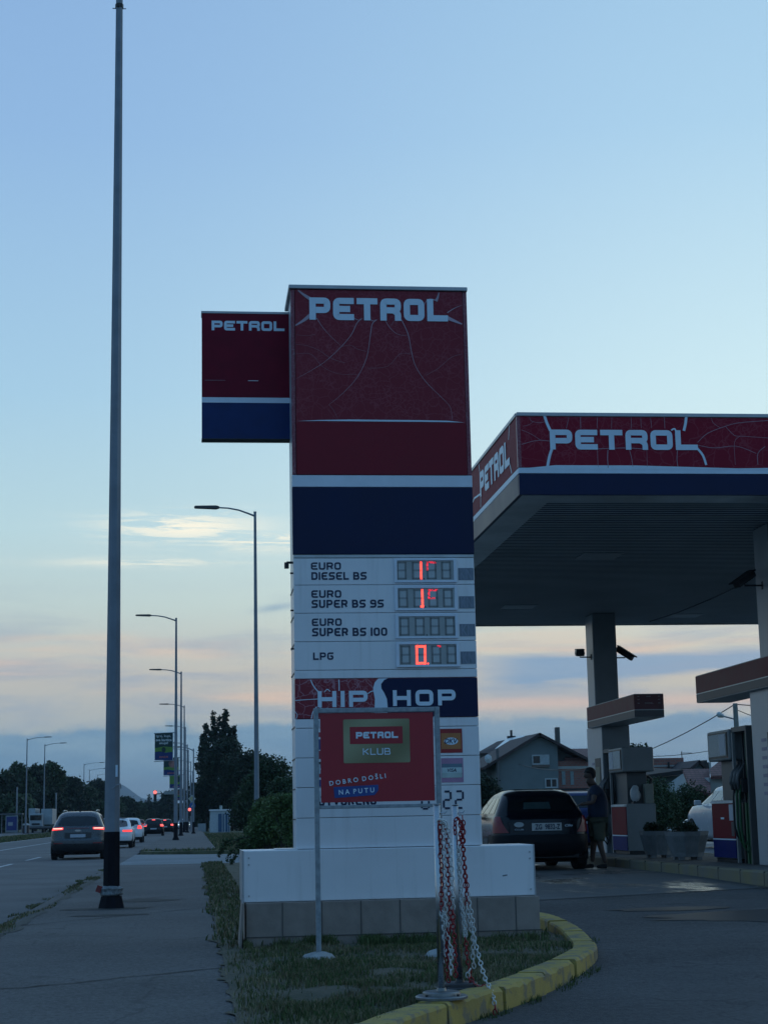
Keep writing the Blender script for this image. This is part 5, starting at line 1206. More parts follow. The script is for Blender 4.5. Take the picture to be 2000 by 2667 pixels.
def kia_extra(K):
    t, hw, S = K['t'], K['hw'], K['S']; sf = K['surf']
    for sg in (1, -1):
        K['patch']('light_core', .20*sg, .33*sg, .955*S, .985*S, TL_HOT, off=.018, nz=2)
        mb = MB(); mb.tube([(sg*hw*.60, .95, 1.5*S+.012), (sg*hw*.62, 1.5, 1.5*S+.04), (sg*hw*.62, 2.6, 1.5*S+.035), (sg*hw*.6, 2.9, 1.5*S)], .018, 6); mb.build('roof_rail', TRIM, t)
        K['patch']('reflector', .2*sg, .31*sg, .50*S, .53*S, mat('reflector_red', (.25, .03, .03), .3), off=.02, nz=2)
    K['patch']('light_bar', -.14, .14, .965*S, .985*S, mat('chrome_line', (.25, .08, .08), .3, .5), off=.012, nz=2)
    K['patch']('plate_recess', -.17, .17, .66*S, .84*S, mat('recess_grey', (.03, .032, .035), .5), off=.010, nz=2)
    K['patch']('bumper_strip', -.30, .30, .50*S, .60*S, mat('bumper_silver', (.09, .095, .10), .5), off=.014, nz=2, nu=16)
    mb = MB(); p = sf(0, .90*S); mb.prism([(x_*.11, z_*.035+.90*S) for x_, z_ in [(math.cos(a*math.pi/8), math.sin(a*math.pi/8)) for a in range(16)]], p.y-.02, p.y-.005, 'y'); mb.build('badge', STEEL, t)
    mb = MB(); mb.tube([(0, 1.05, 1.5*S), (0, .93, 1.5*S+.10)], [.03, .008], 6); mb.build('roof_antenna', DARK, t)
shp = lambda f, g, a, b, c, d: (a, b, c+.03*(1-f), d-.02*f)
car('suv', 'dark grey SUV driving away with red tail lights lit, left of the big pole', -3.95, 59.4, 0, 0,
    dict(L=4.45, W=1.86, H=1.64, belt=1.0, rail=1.36, tilt=.42, paint=mat('paint_dark_grey', (.075, .082, .09), .27, .75, coat=.5, var=.03, spec=.3), tail=(.19, .36, .91, 1.0, TL_ON, shp), garnish=.47, plate=(0, .74, .52, .11), rw=.35, wz=.05, extra=kia_extra))
WP = paint('white', (.70, .73, .76), .3)
car('sedan', 'white saloon half hidden behind the big pole, tail light lit', -3.86, 83.2, 0, 0,
    dict(L=4.6, W=1.83, H=1.47, kind='sedan', paint=WP, tail=(.17, .37, .80, .88, TL_ON), garnish=.36, plate=(0, .58, .52, .11)))
def hi(K): K['patch']('plate_recess', -.15, .15, .60*K['S'], .74*K['S'], mat('recess_white', (.25, .27, .3), .5), off=.008, nz=2)
car('hatchback', 'white hatchback driving away just right of the big pole', -3.93, 103.6, 0, 0,
    dict(L=4.0, W=1.75, H=1.48, paint=WP, tail=(.23, .34, .84, 1.04, TL_ON), garnish=.34, plate=(0, .66, .52, .11), extra=hi))
def brake(K): K['patch']('high_brake_light', -.07, .07, K['zr']-.02, K['zr']+.03, TL_FAR, off=.02, nz=2)
BP = paint('black', (.012, .012, .014), .25)
car('hatchback', 'small black hatchback with three brake lights lit, ahead of the white ones', -3.45, 148.5, 0, 0,
    dict(L=4.0, W=1.72, H=1.48, paint=BP, tail=(.24, .37, .82, 1.0, TL_FAR), plate=(0, .62, .52, .11), extra=brake, tilt=.3))
car('hatchback', 'distant black car with brake lights lit, nearest the row of lamp posts', -2.95, 176, 0, 0,
    dict(L=4.2, W=1.8, H=1.45, paint=BP, tail=(.24, .36, .80, .97, TL_FAR), plate=(0, .70, .52, .11), extra=brake))
car('hatchback', 'distant dark red car partly hidden between the two rows of brake lights', -6.6, 205, 0, 0,
    dict(L=4.2, W=1.8, H=1.5, paint=paint('dark_red', (.10, .01, .012), .3), tail=(.16, .37, .84, 1.02, TL_FAR), plate=(0, .70, .52, .11), extra=brake))
HL_ON = mat('headlight_on', (.8, .85, .8), .3, emit=(.75, .95, .9), es=1.6, var=.02)
def oncoming(K):
    for sg in (-1, 1): K['patch']('headlight_beam', .86*sg, .92*sg, .64*K['S'], .74*K['S'], HL_ON, off=.02, nz=2)
car('hatchback', 'distant pale car facing the camera beside the lamp posts', -1.4, 250, 0, math.pi,
    dict(L=4.1, W=1.75, H=1.5, paint=WP, tail=(.24, .36, .80, .97, TL_OFF), plate=(0, .70, .52, .11), extra=oncoming))

def clio_extra(K):
    t, S = K['t'], K['S']; sf = K['surf']
    mb = MB(); p = sf(.12, .78*S); mb.prism([(-.42+.085*math.cos(a*math.pi/10), .79+.045*math.sin(a*math.pi/10)) for a in range(20)], p.y-.022, p.y-.010, 'y'); mb.build('oval_sticker', mat('sticker_pale', (.45, .50, .52), .5), t)
    mb = MB(); mb.box(-.51, -.33, p.y-.02, p.y-.008, .69, .725); font_text('CLUB', (-.50, -.34, .695, .72), mb=mb, yy=p.y-.021, mi=1); mb.build('small_badge', [mat('badge_dark', (.02, .022, .03), .4), LETTER], t)
    mb = MB(); font_text('Clio', (.38, .52, .745, .785), shear=.3, bold=.02, mb=mb, yy=p.y-.016); mb.build('model_lettering', LETTER, t)
    mb = MB(); mb.tube([(.0, .22, 1.0), (.25, .20, 1.03), (.42, .22, 1.02)], .008, 5); mb.build('rear_wiper', DARK, t)
    # light seen through the rear window, painted as a paler patch on it
    K['patch']('painted_through_light', -.14, .08, K['zb']+.12, K['zr']-.10, mat('through_light_paint', (.035, .06, .062), .25), off=.0085, nu=6)
    mb = MB(); mb.tube([(-.78, 1.0, 1.12), (-.80, .98, 1.2)], .004, 4); mb.build('trim_clip', DARK, t)
    mb = MB(); mb.cbox((.0, .16, .30), (1.25, .12, .16)); mb.build('bumper_skirt', DARK, t)
    mb = MB(); mb.cbox((.84, .95, .86), (.02, .16, .16)); mb.build('fuel_flap', K['t'].children[0].data.materials[0], t)
cshape = lambda f, g, a, b, c, d: (lerp(a, a+(.06 if a > 0 else -.06), g), b, c, d)
car('hatchback', 'old dark blue hatchback at the pump with number plate ZG 9832-Z', 5.975, 28.85, .275, 0,
    dict(L=3.75, W=1.66, H=1.40, paint=mat('paint_navy', (.002, .003, .008), .22, coat=.12, var=.03, spec=.3), tail=(.26, .385, .70, 1.0, TL_OFF, cshape), bumper=.66, bumper_mat=mat('dark_bumper', (.006, .008, .012), .5, spec=.2), belt=1.0, rail=1.36,
         plate=(.06, .80, .52, .13), plate_mat=mat('old_plate', (.50, .53, .53), .5), plate_txt='ZG  9832-Z', side_glass=mat('bright_glass', (.05, .06, .06), .04, spec=1.0, metal=.5, var=.02), rw=.29, ax0=.62, tilt=.25, wz=.07, extra=clio_extra))
def van_extra(K):
    for sg in (1, -1):
        mb = MB(); mb.tube([(sg*K['hw']*.62, .8, K['S']*1.5+.02), (sg*K['hw']*.62, 3.2, K['S']*1.5+.05)], .03, 6); mb.build('roof_rail', DARK, K['t'])
    for yy in (1.0, 2.4):
        mb = MB(); mb.box(-K['hw']*.68, K['hw']*.68, yy, yy+.07, K['S']*1.5+.05, K['S']*1.5+.09); mb.build('roof_bar', DARK, K['t'])
    mb = MB(); p = K['surf'](.1, .9); mb.box(.18, .42, p.y-.03, p.y-.015, .84, 1.14, 0)
    for k, s_ in enumerate(('DP', 'BK', '9K')): font_text(s_, (.24, .38, 1.06-k*.09, 1.11-k*.09), bold=.02, mi=1, mb=mb, yy=p.y-.032)
    mb.build('rear_sticker', [mat('sticker_blue2', (.02, .07, .3), .5), LETTER], K['t'])
car('minivan', 'blue van with roof bars beyond the island, partly hidden by the man', 10.75, 46.0, .22, 0,
    dict(L=4.5, W=1.85, H=1.62, paint=paint('blue', (.010, .022, .09), .3), tail=(.28, .37, .70, 1.0, TL_OFF), belt=1.05, rail=1.40, tilt=.2, extra=van_extra), cat='van')
SILV = paint('silver', (.42, .45, .47), .25, .4)
car('suv', 'silver SUV with its front wheel showing left of the red and blue pump', 14.0, 40.3, .28, 0,
    dict(L=4.4, W=1.85, H=1.60, paint=SILV, tail=(.24, .36, .85, 1.05, TL_OFF), belt=1.02, rail=1.38, rw=.36, garnish=.4, glass=mat('sky_glass', (.10, .13, .14), .05, spec=1.0)))
car('sedan', 'pale saloon parked low behind the planters and the hedge', 17.5, 55.5, -.45, 0,
    dict(L=4.3, W=1.75, H=1.42, kind='sedan', paint=SILV, tail=(.24, .36, .80, .95, TL_OFF), glass=mat('sky_glass', (.10, .13, .14), .05)))

# ================================================================== STREET LAMPS
def lamp(label, x, y, H=13.3, side=-1, arm=2.3, black=True, r0=.112, r1=.052, group=None, n=8, fat=1.0):
    t = thing('street_lamp', label, 'street lamp', (x, y, .08), group=group)
    mb = MB(); mb.tube([(x, y, 1.12 if black else .1), (x, y, H*.5), (x, y, H)], [r0*.99*fat, lerp(r0, r1, .5)*fat, r1*fat], n, rot=R(22.5)); mb.build('pole', POLE, t)
    if black:
        mb = MB(); mb.tube([(x, y, .25), (x, y, 1.12)], [(r0+.006)*fat, (r0+.003)*fat], n, rot=R(22.5)); mb.tube([(x, y, .08), (x, y, .09), (x, y, .26)], [.19*fat, .19*fat, (r0+.035)*fat], n, rot=R(22.5)); mb.build('painted_foot', POLEBLK, t)
    mb = MB(); ah = arm; z = H
    P = [(x, y, z-.25), (x, y, z-.12), (x+side*ah*.12, y, z-.02), (x+side*ah*.3, y, z+.12), (x+side*ah*.5, y, z+.20), (x+side*ah*.68, y, z+.22)]
    mb.tube(P, [.05*fat, .045*fat, .035*fat, .033*fat, .03*fat, .03*fat], 8); mb.tube([(x, y, z), (x, y, z+.06)], r1*fat*1.05, 8); mb.build('arm', POLE, t)
    mb = MB(); cx = x+side*ah*.66; q = side
    pr = [(cx, z+.20), (cx+q*.12, z+.165), (cx+q*.95, z+.20), (cx+q*.98, z+.235), (cx+q*.94, z+.275), (cx+q*.12, z+.285), (cx, z+.25)]
    mb.prism([(a, b) for a, b in pr], y-.14, y+.14, 'y'); mb.build('lamp_head', mat('lamp_head_grey', (.06, .065, .065), .5), t)
    return t
big = lamp('big grey octagonal pole in the foreground with a black painted foot', -1.11, 23.6, 13.6, n=8)
mb = MB(); mb.tube([(-1.11, 23.6, 13.24), (-1.11, 23.6, 13.30)], .062, 8)
for a in (0, 100, 180, 260): mb.tube([(-1.11, 23.6, 13.23), (-1.11+.10*math.cos(R(a)), 23.6+.10*math.sin(R(a)), 13.235)], .007, 5)
mb.build('collar', DARK, big)
mb = MB(); n = 16; rg = []
for r_, z_ in ((.135, .27), (.155, .29), (.15, .33), (.16, .36), (.14, .38), (.12, .395)):
    rg.append([(-1.11+(r_+.014*mn.noise(Vector((k*.9, z_*20, 0))))*math.cos(2*math.pi*k/n), 23.6+(r_+.014*mn.noise(Vector((k*.9, z_*20, 3))))*math.sin(2*math.pi*k/n), z_+.012*mn.noise(Vector((k*.7, z_*9, 1)))) for k in range(n)])
mb.add([v for r_ in rg for v in r_], [(j*n+i, j*n+(i+1) % n, (j+1)*n+(i+1) % n, (j+1)*n+i) for j in range(5) for i in range(n)]); mb.build('torn_wrap', mat('dirty_wrap', (.16, .18, .19), .7, var=.5, vscale=25), big)
mb = MB(); mb.cbox((-1.11-.165, 23.54, .36), (.07, .05, .09), ry=R(20)); mb.build('red_tape', mat('red_rag', (.2, .03, .03), .7), big)
mb = MB(); mb.box(-1.11+.045, -1.11+.075, 23.50, 23.503, 1.86, 2.02); mb.build('label_sticker', LETTER, big)
mb = MB(); mb.tube([(-1.11-.0, 23.49, 1.70), (-1.11+.06, 23.495, 1.745), (-1.11+.112, 23.55, 1.765), (-1.11+.115, 23.62, 1.70)], .007, 5); mb.build('strap', GALV, big)
RG = 'street lamps along the footpath'
lamp('tall lamp post rising from the bush left of the price totem', 2.39, 65, 13.1, arm=2.12, r1=.055, group=RG)
for lb, y_, x_, h_ in (('lamp post carrying the nearest advertising banner', 104, -1.08, 13.55), ('lamp post carrying the second advertising banner', 133, -.98, 12.75),
                   ('lamp post carrying the third advertising banner', 170, -.94, 12.55), ('far lamp post, fourth in the banner row', 207, -1.0, 12.4)):
    lamp(lb, x_, y_, h_, group=RG, n=10, fat=1.15)
lamp('lower lamp post beside the traffic signals, right of the banner row', -.02, 152, 7.5, arm=1.7, r0=.08, r1=.045, group=RG, fat=1.2)
lamp('short lamp post just left of the one beside the traffic signals', -.62, 166, 8.5, arm=1.5, r0=.08, r1=.045, group=RG, fat=1.2)
for k, y_ in enumerate((240, 275, 310)):
    lamp('tiny far lamp post among the last of the banner row, '+('nearest', 'middle', 'farthest')[k]+' of three', -.75+.28*k, y_, (11, 10.6, 10)[k], arm=3, black=False, group=RG, n=6, fat=1.3)
LG = 'street lamps on the far side of the road'
for lb, px_, py_, y_ in (('leftmost lamp post across the road, behind the bus shelter', 72, 1925, 219), ('second lamp post from the left, in front of the parked lorry', 118, 1940, 244),
                     ('third lamp post from the left, above the trees', 220, 1990, 318), ('fourth lamp post from the left, above the trees', 234, 2005, 348), ('lamp post across the road nearest the big foreground pole', 255, 2018, 388)):
    p = at(px_, py_, Y=y_); lamp(lb, p.x, y_, p.z, side=1, arm=3.2 if y_ < 300 else 4.2, black=False, group=LG, n=6, fat=1.15)
for k, px_ in enumerate((475,)): pass
lamp('lamp post seen in front of the tall conifers at right of the road', 3.1, 215, 8.8, arm=3.2, black=False, group=RG, n=6, fat=1.2)

# banners on the posts
BGREEN = mat('banner_dark_green', (.012, .04, .04), .6); BLIME = mat('banner_lime', (.11, .24, .04), .6); BNAVY = mat('banner_navy', (.01, .03, .14), .6); BWHT = mat('banner_white', (.55, .6, .6), .6); BRED = mat('banner_red', (.5, .15, .15), .6); BFACE = mat('banner_portrait', (.30, .14, .12), .6, var=.5, vscale=3)
def banner(label, lamp_x, y_, zt, zb, wid, style):
    x1 = lamp_x-.20; x0 = x1-wid; t = thing('advertising_banner', label, 'banner', (lamp_x, y_-.02, zb), group='banners on the lamp posts')
    h = zt-zb; yb = y_-.05
    mb = MB(); mb.box(x0, x1, yb, yb+.02, zb, zt); f = mb.build('fabric', BGREEN if style < 2 else BLIME, t)
    mb = MB(); mb.box(x0, x1, yb-.006, yb-.002, zb, zb+h*.30)
    mb.build('navy_field', BNAVY, f)
    w_ = x1-x0
    mb = MB(); pts = [(x0, zb+h*.30), (x0+w_*.3, zb+h*.33), (x0+w_*.6, zb+h*.27), (x1, zb+h*.30), (x1, zb+h*.47), (x0+w_*.5, zb+h*.50), (x0, zb+h*.44)]
    mb.add([(a, yb-.008, b) for a, b in pts], [tuple(range(7))]); mb.build('lime_field', BLIME, f)
    if style == 0:
        mb = MB(); font_text('Igraj, kupi,', (x0+w_*.08, x1-w_*.1, zb+h*.82, zb+h*.93), bold=.01, mb=mb, yy=yb-.01); font_text('sve kartice', (x0+w_*.06, x1-w_*.05, zb+h*.69, zb+h*.79), bold=.03, mb=mb, yy=yb-.01); font_text('skupi!', (x0+w_*.25, x1-w_*.25, zb+h*.56, zb+h*.67), bold=.03, mb=mb, yy=yb-.01); mb.build('slogan_lettering', BWHT, f)
        mb = MB(); mb.add([(x0+w_*(.5+.12*math.cos(a*math.pi/6)), yb-.011, zb+h*(.38+.1*math.sin(a*math.pi/6))) for a in range(12)], [tuple(range(12))]); mb.build('dark_figure', BGREEN, f)
    else:
        mb = MB(); mb.add([(x0+w_*(.6+.26*math.cos(a*math.pi/8)), yb-.011, zb+h*(.66+.24*math.sin(a*math.pi/8))) for a in range(16)], [tuple(range(16))]); mb.build('portrait', BFACE if style == 1 else BGREEN, f)
    mb = MB(); font_text('KONZUM', (x0+w_*.26, x1-w_*.26, zb+h*.08, zb+h*.15), bold=.03, mb=mb, yy=yb-.01); mb.build('shop_lettering', BRED, f)
    for zz in (zt+.02, zb-.02):
        mb = MB(); mb.tube([(x0-.05, yb+.01, zz-.05), (lamp_x, yb+.05, zz)], .03, 6); mb.build('bracket', GALV, t)
    mb = MB(); mb.box(x1, x1+.04, yb, yb+.02, zb, zt); mb.build('white_edge', BWHT, t)
banner('nearest dark green banner with a white slogan hanging on a lamp post', -1.08, 104, 6.55, 4.90, 1.08, 0)
banner('second banner showing a portrait, just below and behind the nearest one', -.98, 133, 6.1, 4.75, 1.15, 1)
banner('third green banner, third along the row of lamp posts', -.94, 170, 5.75, 4.45, 1.25, 2)
banner('farthest and smallest banner in the row of lamp posts', -1.0, 207, 5.0, 3.7, 1.2, 1)

# traffic signals
REDL = mat('signal_red_on', (.9, .05, .04), .3, emit=(1.0, .16, .14), es=1.3, var=.02)
t = thing('traffic_signal', 'overhead traffic light on a long arm with its red light on', 'traffic light', (-.33, 190, 0))
mb = MB(); mb.tube([(-.33, 190, 0), (-.33, 190, 6.2)], [.10, .08], 8); mb.build('post', POLE, t)
mb = MB(); mb.tube([(-.33, 190, 4.30), (-4.2, 190, 4.22)], .06, 6); mb.build('mast_arm', mat('dark_arm', (.04, .045, .05), .6), t)
mb = MB(); mb.box(-4.42, -4.08, 189.8, 190.1, 3.45, 4.62); h_ = mb.build('signal_head', DARK, t, bevel=.05)
mb = MB(); mb.add([(-4.25+.19*math.cos(a*math.pi/8), 189.74, 4.40+.19*math.sin(a*math.pi/8)) for a in range(16)], [tuple(range(16))]); mb.build('red_lens', REDL, h_)
mb = MB(); mb.box(-3.3, -1.9, 189.9, 190.0, 4.15, 4.5); mb.build('street_name_plate', mat('plate_pale', (.25, .28, .28), .6), t)
t = thing('traffic_signal', 'post mounted traffic light with red light on, low beside the lamp posts', 'traffic light', (-.5, 186, 0))
mb = MB(); mb.tube([(-.36, 186, 0), (-.36, 186, 3.0)], .06, 6); mb.build('post', POLE, t)
mb = MB(); mb.box(-.62, -.28, 185.8, 186.1, 1.75, 2.75); h_ = mb.build('signal_head', DARK, t, bevel=.05)
mb = MB(); mb.add([(-.45+.17*math.cos(a*math.pi/8), 185.74, 2.42+.17*math.sin(a*math.pi/8)) for a in range(16)], [tuple(range(16))]); mb.build('red_lens', REDL, h_)
t = thing('road_sign', 'diamond priority road sign above a round blue sign', 'road sign', (-.2, 180, 0))
mb = MB(); mb.tube([(-.18, 180, 0), (-.18, 180, 3.9)], .04, 6); mb.build('post', POLE, t)
mb = MB(); mb.prism([(-.18-.40, 3.50), (-.18, 3.10), (-.18+.40, 3.50), (-.18, 3.90)], 179.90, 179.93, 'y'); d_ = mb.build('diamond_plate', mat('sign_white', (.4, .43, .4), .5), t)
mb = MB(); mb.prism([(-.18-.27, 3.50), (-.18, 3.23), (-.18+.27, 3.50), (-.18, 3.77)], 179.88, 179.899, 'y'); mb.build('yellow_centre', mat('sign_yellow', (.42, .36, .18), .5), d_)
mb = MB(); mb.prism([(-.15+.32*math.cos(a*math.pi/10), 2.78+.32*math.sin(a*math.pi/10)) for a in range(20)], 179.90, 179.93, 'y'); d_ = mb.build('blue_disc', mat('sign_blue', (.03, .10, .30), .5), t)
mb = MB(); mb.cbox((-.15, 179.89, 2.76), (.08, .01, .3), ry=R(30)); mb.build('arrow', BWHT, d_)

# lorry, shelter, bin across the road
t = thing('lorry', 'white flatbed lorry with a box body parked nose on beside the trees', 'lorry', (-23.6, 268, 0))
WT = mat('lorry_white', (.30, .35, .38), .4, var=.12, vscale=1)
mb = MB(); mb.box(-24.9, -22.9, 266, 268, .9, 2.9); c_ = mb.build('cab', WT, t, bevel=.12)
mb = MB(); mb.box(-24.75, -23.05, 265.93, 266.0, 1.9, 2.65); mb.build('windscreen', GLASS, c_)
mb = MB(); mb.box(-24.5, -23.3, 265.93, 266.0, 1.15, 1.45); mb.build('grille', DARK, c_)
mb = MB(); mb.box(-25.2, -24.2, 268.2, 276, 2.3, 3.7); mb.build('load', WT, t, bevel=.05); mb = MB(); mb.box(-23.3, -21.6, 268.2, 276, 1.2, 3.6); mb.build('load', WT, t, bevel=.05)
mb = MB(); mb.box(-26.2, -21.4, 265.8, 277, .55, .95); mb.build('chassis', DARK, t)
mb = MB(); mb.box(-26.0, -21.6, 265.7, 265.8, .75, 1.0); mb.build('bumper', mat('bumper_grey', (.12, .13, .14), .5), t)
for xx in (-25.8, -24.4, -22.9, -21.8):
    mb = MB(); mb.disc_x(xx-.15, xx+.15, 266.8, .5, .5, 16); mb.build('wheel', RUB, t)
t.location = (-21.3, 240, 0); t.scale = (.9, .9, .9)
t = thing('bus_shelter', 'bus shelter with a blue backlit advertising panel across the road', 'bus shelter', (-23.5, 226, 0))
mb = MB(); mb.box(-24.35, -22.75, 226, 226.15, .15, 2.35); a_ = mb.build('advert_case', mat('case_grey', (.20, .23, .25), .5), t, bevel=.05)
mb = MB(); mb.box(-24.2, -22.9, 225.95, 225.99, .45, 2.2); mb.build('blue_poster', mat('poster_navy', (.015, .03, .16), .5), a_)
mb = MB(); mb.box(-24.0, -23.4, 225.92, 225.95, 1.05, 1.5); mb.build('poster_picture', mat('poster_pale', (.25, .28, .30), .5), a_)
mb = MB(); mb.box(-25.2, -22.2, 226, 228, 2.45, 2.6); mb.build('shelter_roof', mat('shelter_roof_grey', (.10, .11, .12), .5), t, bevel=.04)
for xx in (-25.0, -22.4): mb = MB(); mb.box(xx-.05, xx+.05, 227.6, 227.7, 0, 2.45); mb.build('post', POLE, t)
t = thing('litter_bin', 'dark litter bin with a pale lid beside the bus shelter', 'litter bin', (-21.7, 226, 0))
mb = MB(); mb.lathe([(.36, 0), (.42, .1), (.44, 1.0), (.42, 1.05)], (-21.7, 226, 0), 12); mb.build('drum', DARK, t); mb = MB(); mb.lathe([(.46, 1.05), (.46, 1.15), (.3, 1.28), (.05, 1.3)], (-21.7, 226, 0), 12); mb.build('lid', mat('lid_pale', (.35, .38, .38), .5), t)
for lb, px_, y_, h_ in (('plain grey pole standing before the trees behind the shelter', 45, 235, 6.2), ('plain grey pole before the trees, between the lorry and the SUV', 147, 250, 5.6)):
    p = at(px_, 2100, Y=y_); mb = MB(); mb.tube([(p.x, y_, 0), (p.x, y_, h_)], .11, 6); tag(mb.build('utility_pole', POLE, None), lb, 'pole', 'plain poles before the trees')

# white kiosk
t = thing('kiosk', 'small white kiosk with blue doors under the tall trees', 'kiosk', (2.9, 183, -.05))
p0, p1 = at(548, 2112, Y=183), at(600, 2161, Y=183)
mb = MB(); mb.box(p0.x, p1.x, 183, 186, -.06, p0.z); k_ = mb.build('walls', mat('kiosk_white', (.42, .47, .50), .5), t)
mb = MB(); mb.box(p0.x-.1, p1.x+.1, 182.85, 186.1, p0.z, p0.z+.15); mb.build('flat_roof', WHITE, t)
for a, b in ((569, 578), (581, 584), (588, 593), (595.5, 598)):
    xa, xb = at(a, 2130, Y=183).x, at(b, 2130, Y=183).x; mb = MB(); mb.box(xa, xb, 182.93, 183, .0, 1.9); mb.build('door', mat('door_blue', (.03, .09, .18), .5), k_)
mb = MB(); mb.box(at(573, 2110, Y=183).x, at(580, 2110, Y=183).x, 183.5, 184, p0.z+.15, p0.z+.55); mb.build('roof_vent', mat('vent_pale', (.35, .37, .33), .6), t)
t = thing('electric_cabinet', 'low grey cabinet on the verge left of the kiosk', 'cabinet', (1.2, 196, 0))
p0 = at(516, 2145, Y=196); mb = MB(); mb.box(p0.x, p0.x+.9, 196, 196.4, -.05, p0.z); mb.build('box', mat('cabinet_grey', (.25, .28, .30), .6), t); mb = MB(); mb.box(p0.x+1.3, p0.x+1.9, 196, 196.4, -.05, p0.z+.3); mb.build('box', mat('cabinet_grey', (.25, .28, .30), .6), t)

# ================================================================== TREES
def tree(name, label, x, y, zg, blobs, n, size, m_, trunk_r=.25, group=None, limbs=5, shell=.7, cat='tree', seed=1):
    t = thing(name, label, cat, (x, y, zg), group=group); rs = random.Random(seed)
    top = max(b[2] for b in blobs)
    mb = MB(); P = [(x, y, zg), (x+.05, y, lerp(zg, top, .3)), (x-.05, y, lerp(zg, top, .62)), (x, y, top)]; mb.tube(P, [trunk_r, trunk_r*.75, trunk_r*.45, trunk_r*.1], 7)
    for b in rs.sample(blobs, min(limbs, len(blobs))):
        z0 = lerp(zg, top, rs.uniform(.15, .5)); mb.tube([(x, y, z0), (lerp(x, b[0], .5), lerp(y, b[1], .5), lerp(z0, b[2], .6)), b[:3]], [trunk_r*.4, trunk_r*.25, trunk_r*.07], 5)
    mb.build('trunk', BARK, t); leaves('crown', blobs, n, size, m_, t, shell=shell, seed=seed); return t
def round_blobs(cx, cy, zb, zt, r, k, rs, flat=1.0):
    out = []; 
    for i in range(k):
        f = rs.random()**.8; z = lerp(zb, zt, f); rr = r*(math.sin(math.pi*min(.96, .18+.8*f)))**.6
        a = rs.random()*6.28; d = rr*rs.uniform(.2, .75); br = r*rs.uniform(.26, .44)
        out.append((cx+d*math.cos(a), cy+d*math.sin(a)*.8, min(z, zt-br*.8), br))
    return out
LT = [(8, 2022, 262, 4.6), (48, 1990, 282, 4.3), (95, 1999, 286, 3.8), (140, 1991, 294, 3.9), (182, 2030, 312, 3.9), (215, 2046, 330, 3.6), (252, 2036, 340, 3.6), (292, 2072, 372, 3.6), (328, 2078, 395, 3.2), (352, 2092, 430, 3.8), (118, 2060, 262, 3.6), (30, 2075, 250, 4.0), (200, 2085, 290, 4.0), (266, 2092, 300, 4.0)]
words_ = ['broad leafy tree at the left edge of the picture', 'tallest broad tree behind the leftmost lamp post', 'broad tree behind the lorry, left of the second lamp post', 'broad tree just right of the second lamp post', 'broad tree rising behind the dark grey SUV', 'smaller broad tree below the third lamp post across the road', 'tree touching the left side of the big foreground pole', 'tree hidden mostly behind the big foreground pole', 'tree just right of the big foreground pole', 'low far tree right of the big pole where the hill shows',
          'lower tree in front of the broad ones, behind the lorry', 'lower tree in front, directly behind the bus shelter', 'lower tree in front, behind the SUV roof', 'lower tree in front, beside the big foreground pole']
for k, ((px_, py_, y_, r_), lb) in enumerate(zip(LT, words_)):
    rs = random.Random(k+11); p = at(px_, py_, Y=y_); bl = round_blobs(p.x, y_, 1.2, p.z, r_, 26, rs)
    tree('broadleaf_tree', lb, p.x, y_, 0, bl, 7500, .34, (LEAFD, LEAF)[k % 2], .3, 'trees across the road', seed=k+5, shell=.6)
for k, (px_, py_, y_, r_, lb) in enumerate(((372, 2098, 460, 4.5, 'far low tree below the hill, left of the hanging traffic light'), (405, 2093, 470, 4.5, 'far low tree directly under the hanging traffic light'), (440, 2064, 450, 3.4, 'far dark tree with a rounded top behind the signal arm'), (428, 2090, 480, 4.5, 'far low tree in front of the road end, beside the rounded one'), (470, 2100, 480, 4.5, 'far low tree behind the row of lamp posts'), (506, 2098, 330, 4.2, 'dark tree where the footpath disappears'), (520, 2085, 300, 3.6, 'dark tree left of the kiosk below the conifers'))):
    rs = random.Random(k+71); p = at(px_, py_, Y=y_); bl = round_blobs(p.x, y_, .8, p.z, r_, 20, rs); tree('broadleaf_tree', lb, p.x, y_, 0, bl, 3800, .48, LEAFD, .3, 'far trees at the end of the road', seed=k+50)
rs = random.Random(5); p = at(388, 2072, Y=440); bl = [(p.x+rs.uniform(-1, 1)*(1-f), 440, lerp(2, p.z, f), .35+.9*(1-f)) for f in [i/9 for i in range(10)]]
tree('conifer', 'thin far conifer standing above the low trees left of the traffic light', p.x, 440, 0, bl, 900, .3, LEAFD, .2, seed=9)
def poplar(lb, px_, py_, y_, w_, zb, seed, n=15000):
    rs = random.Random(seed); p = at(px_, py_, Y=y_); bl = []
    for k in range(80):
        f = rs.random()**.85; rr = w_*1.3*(1-f)**.9; a = rs.random()*6.28; d = rr*rs.uniform(.1, .8)
        bl.append((p.x+d*math.cos(a), y_+d*math.sin(a), lerp(zb, p.z-.3, f), max(.26, w_*.36*(1-f*.85))*rs.uniform(.8, 1.25)))
    bl.append((p.x, y_, p.z-.35, .25))
    tree('conifer', lb, p.x, y_, 0, bl, n, .20, LEAFD, .25, 'tall conifers behind the kiosk', seed=seed, shell=.5)
poplar('full middle crown joining the ragged pair of conifers', 572, 1864, 241, 3.3, 2, 27); poplar('left tallest conifer of the ragged pair above the kiosk', 556, 1850, 240, 2.9, 2, 21); poplar('right tallest conifer of the ragged pair above the kiosk', 588, 1845, 239, 3.1, 2, 22); poplar('lower conifer on the left flank of the ragged pair', 536, 1884, 238, 2.8, 2, 23); poplar('conifer on the right flank of the ragged pair, with a drooping side', 610, 1888, 236, 2.9, 2, 24)
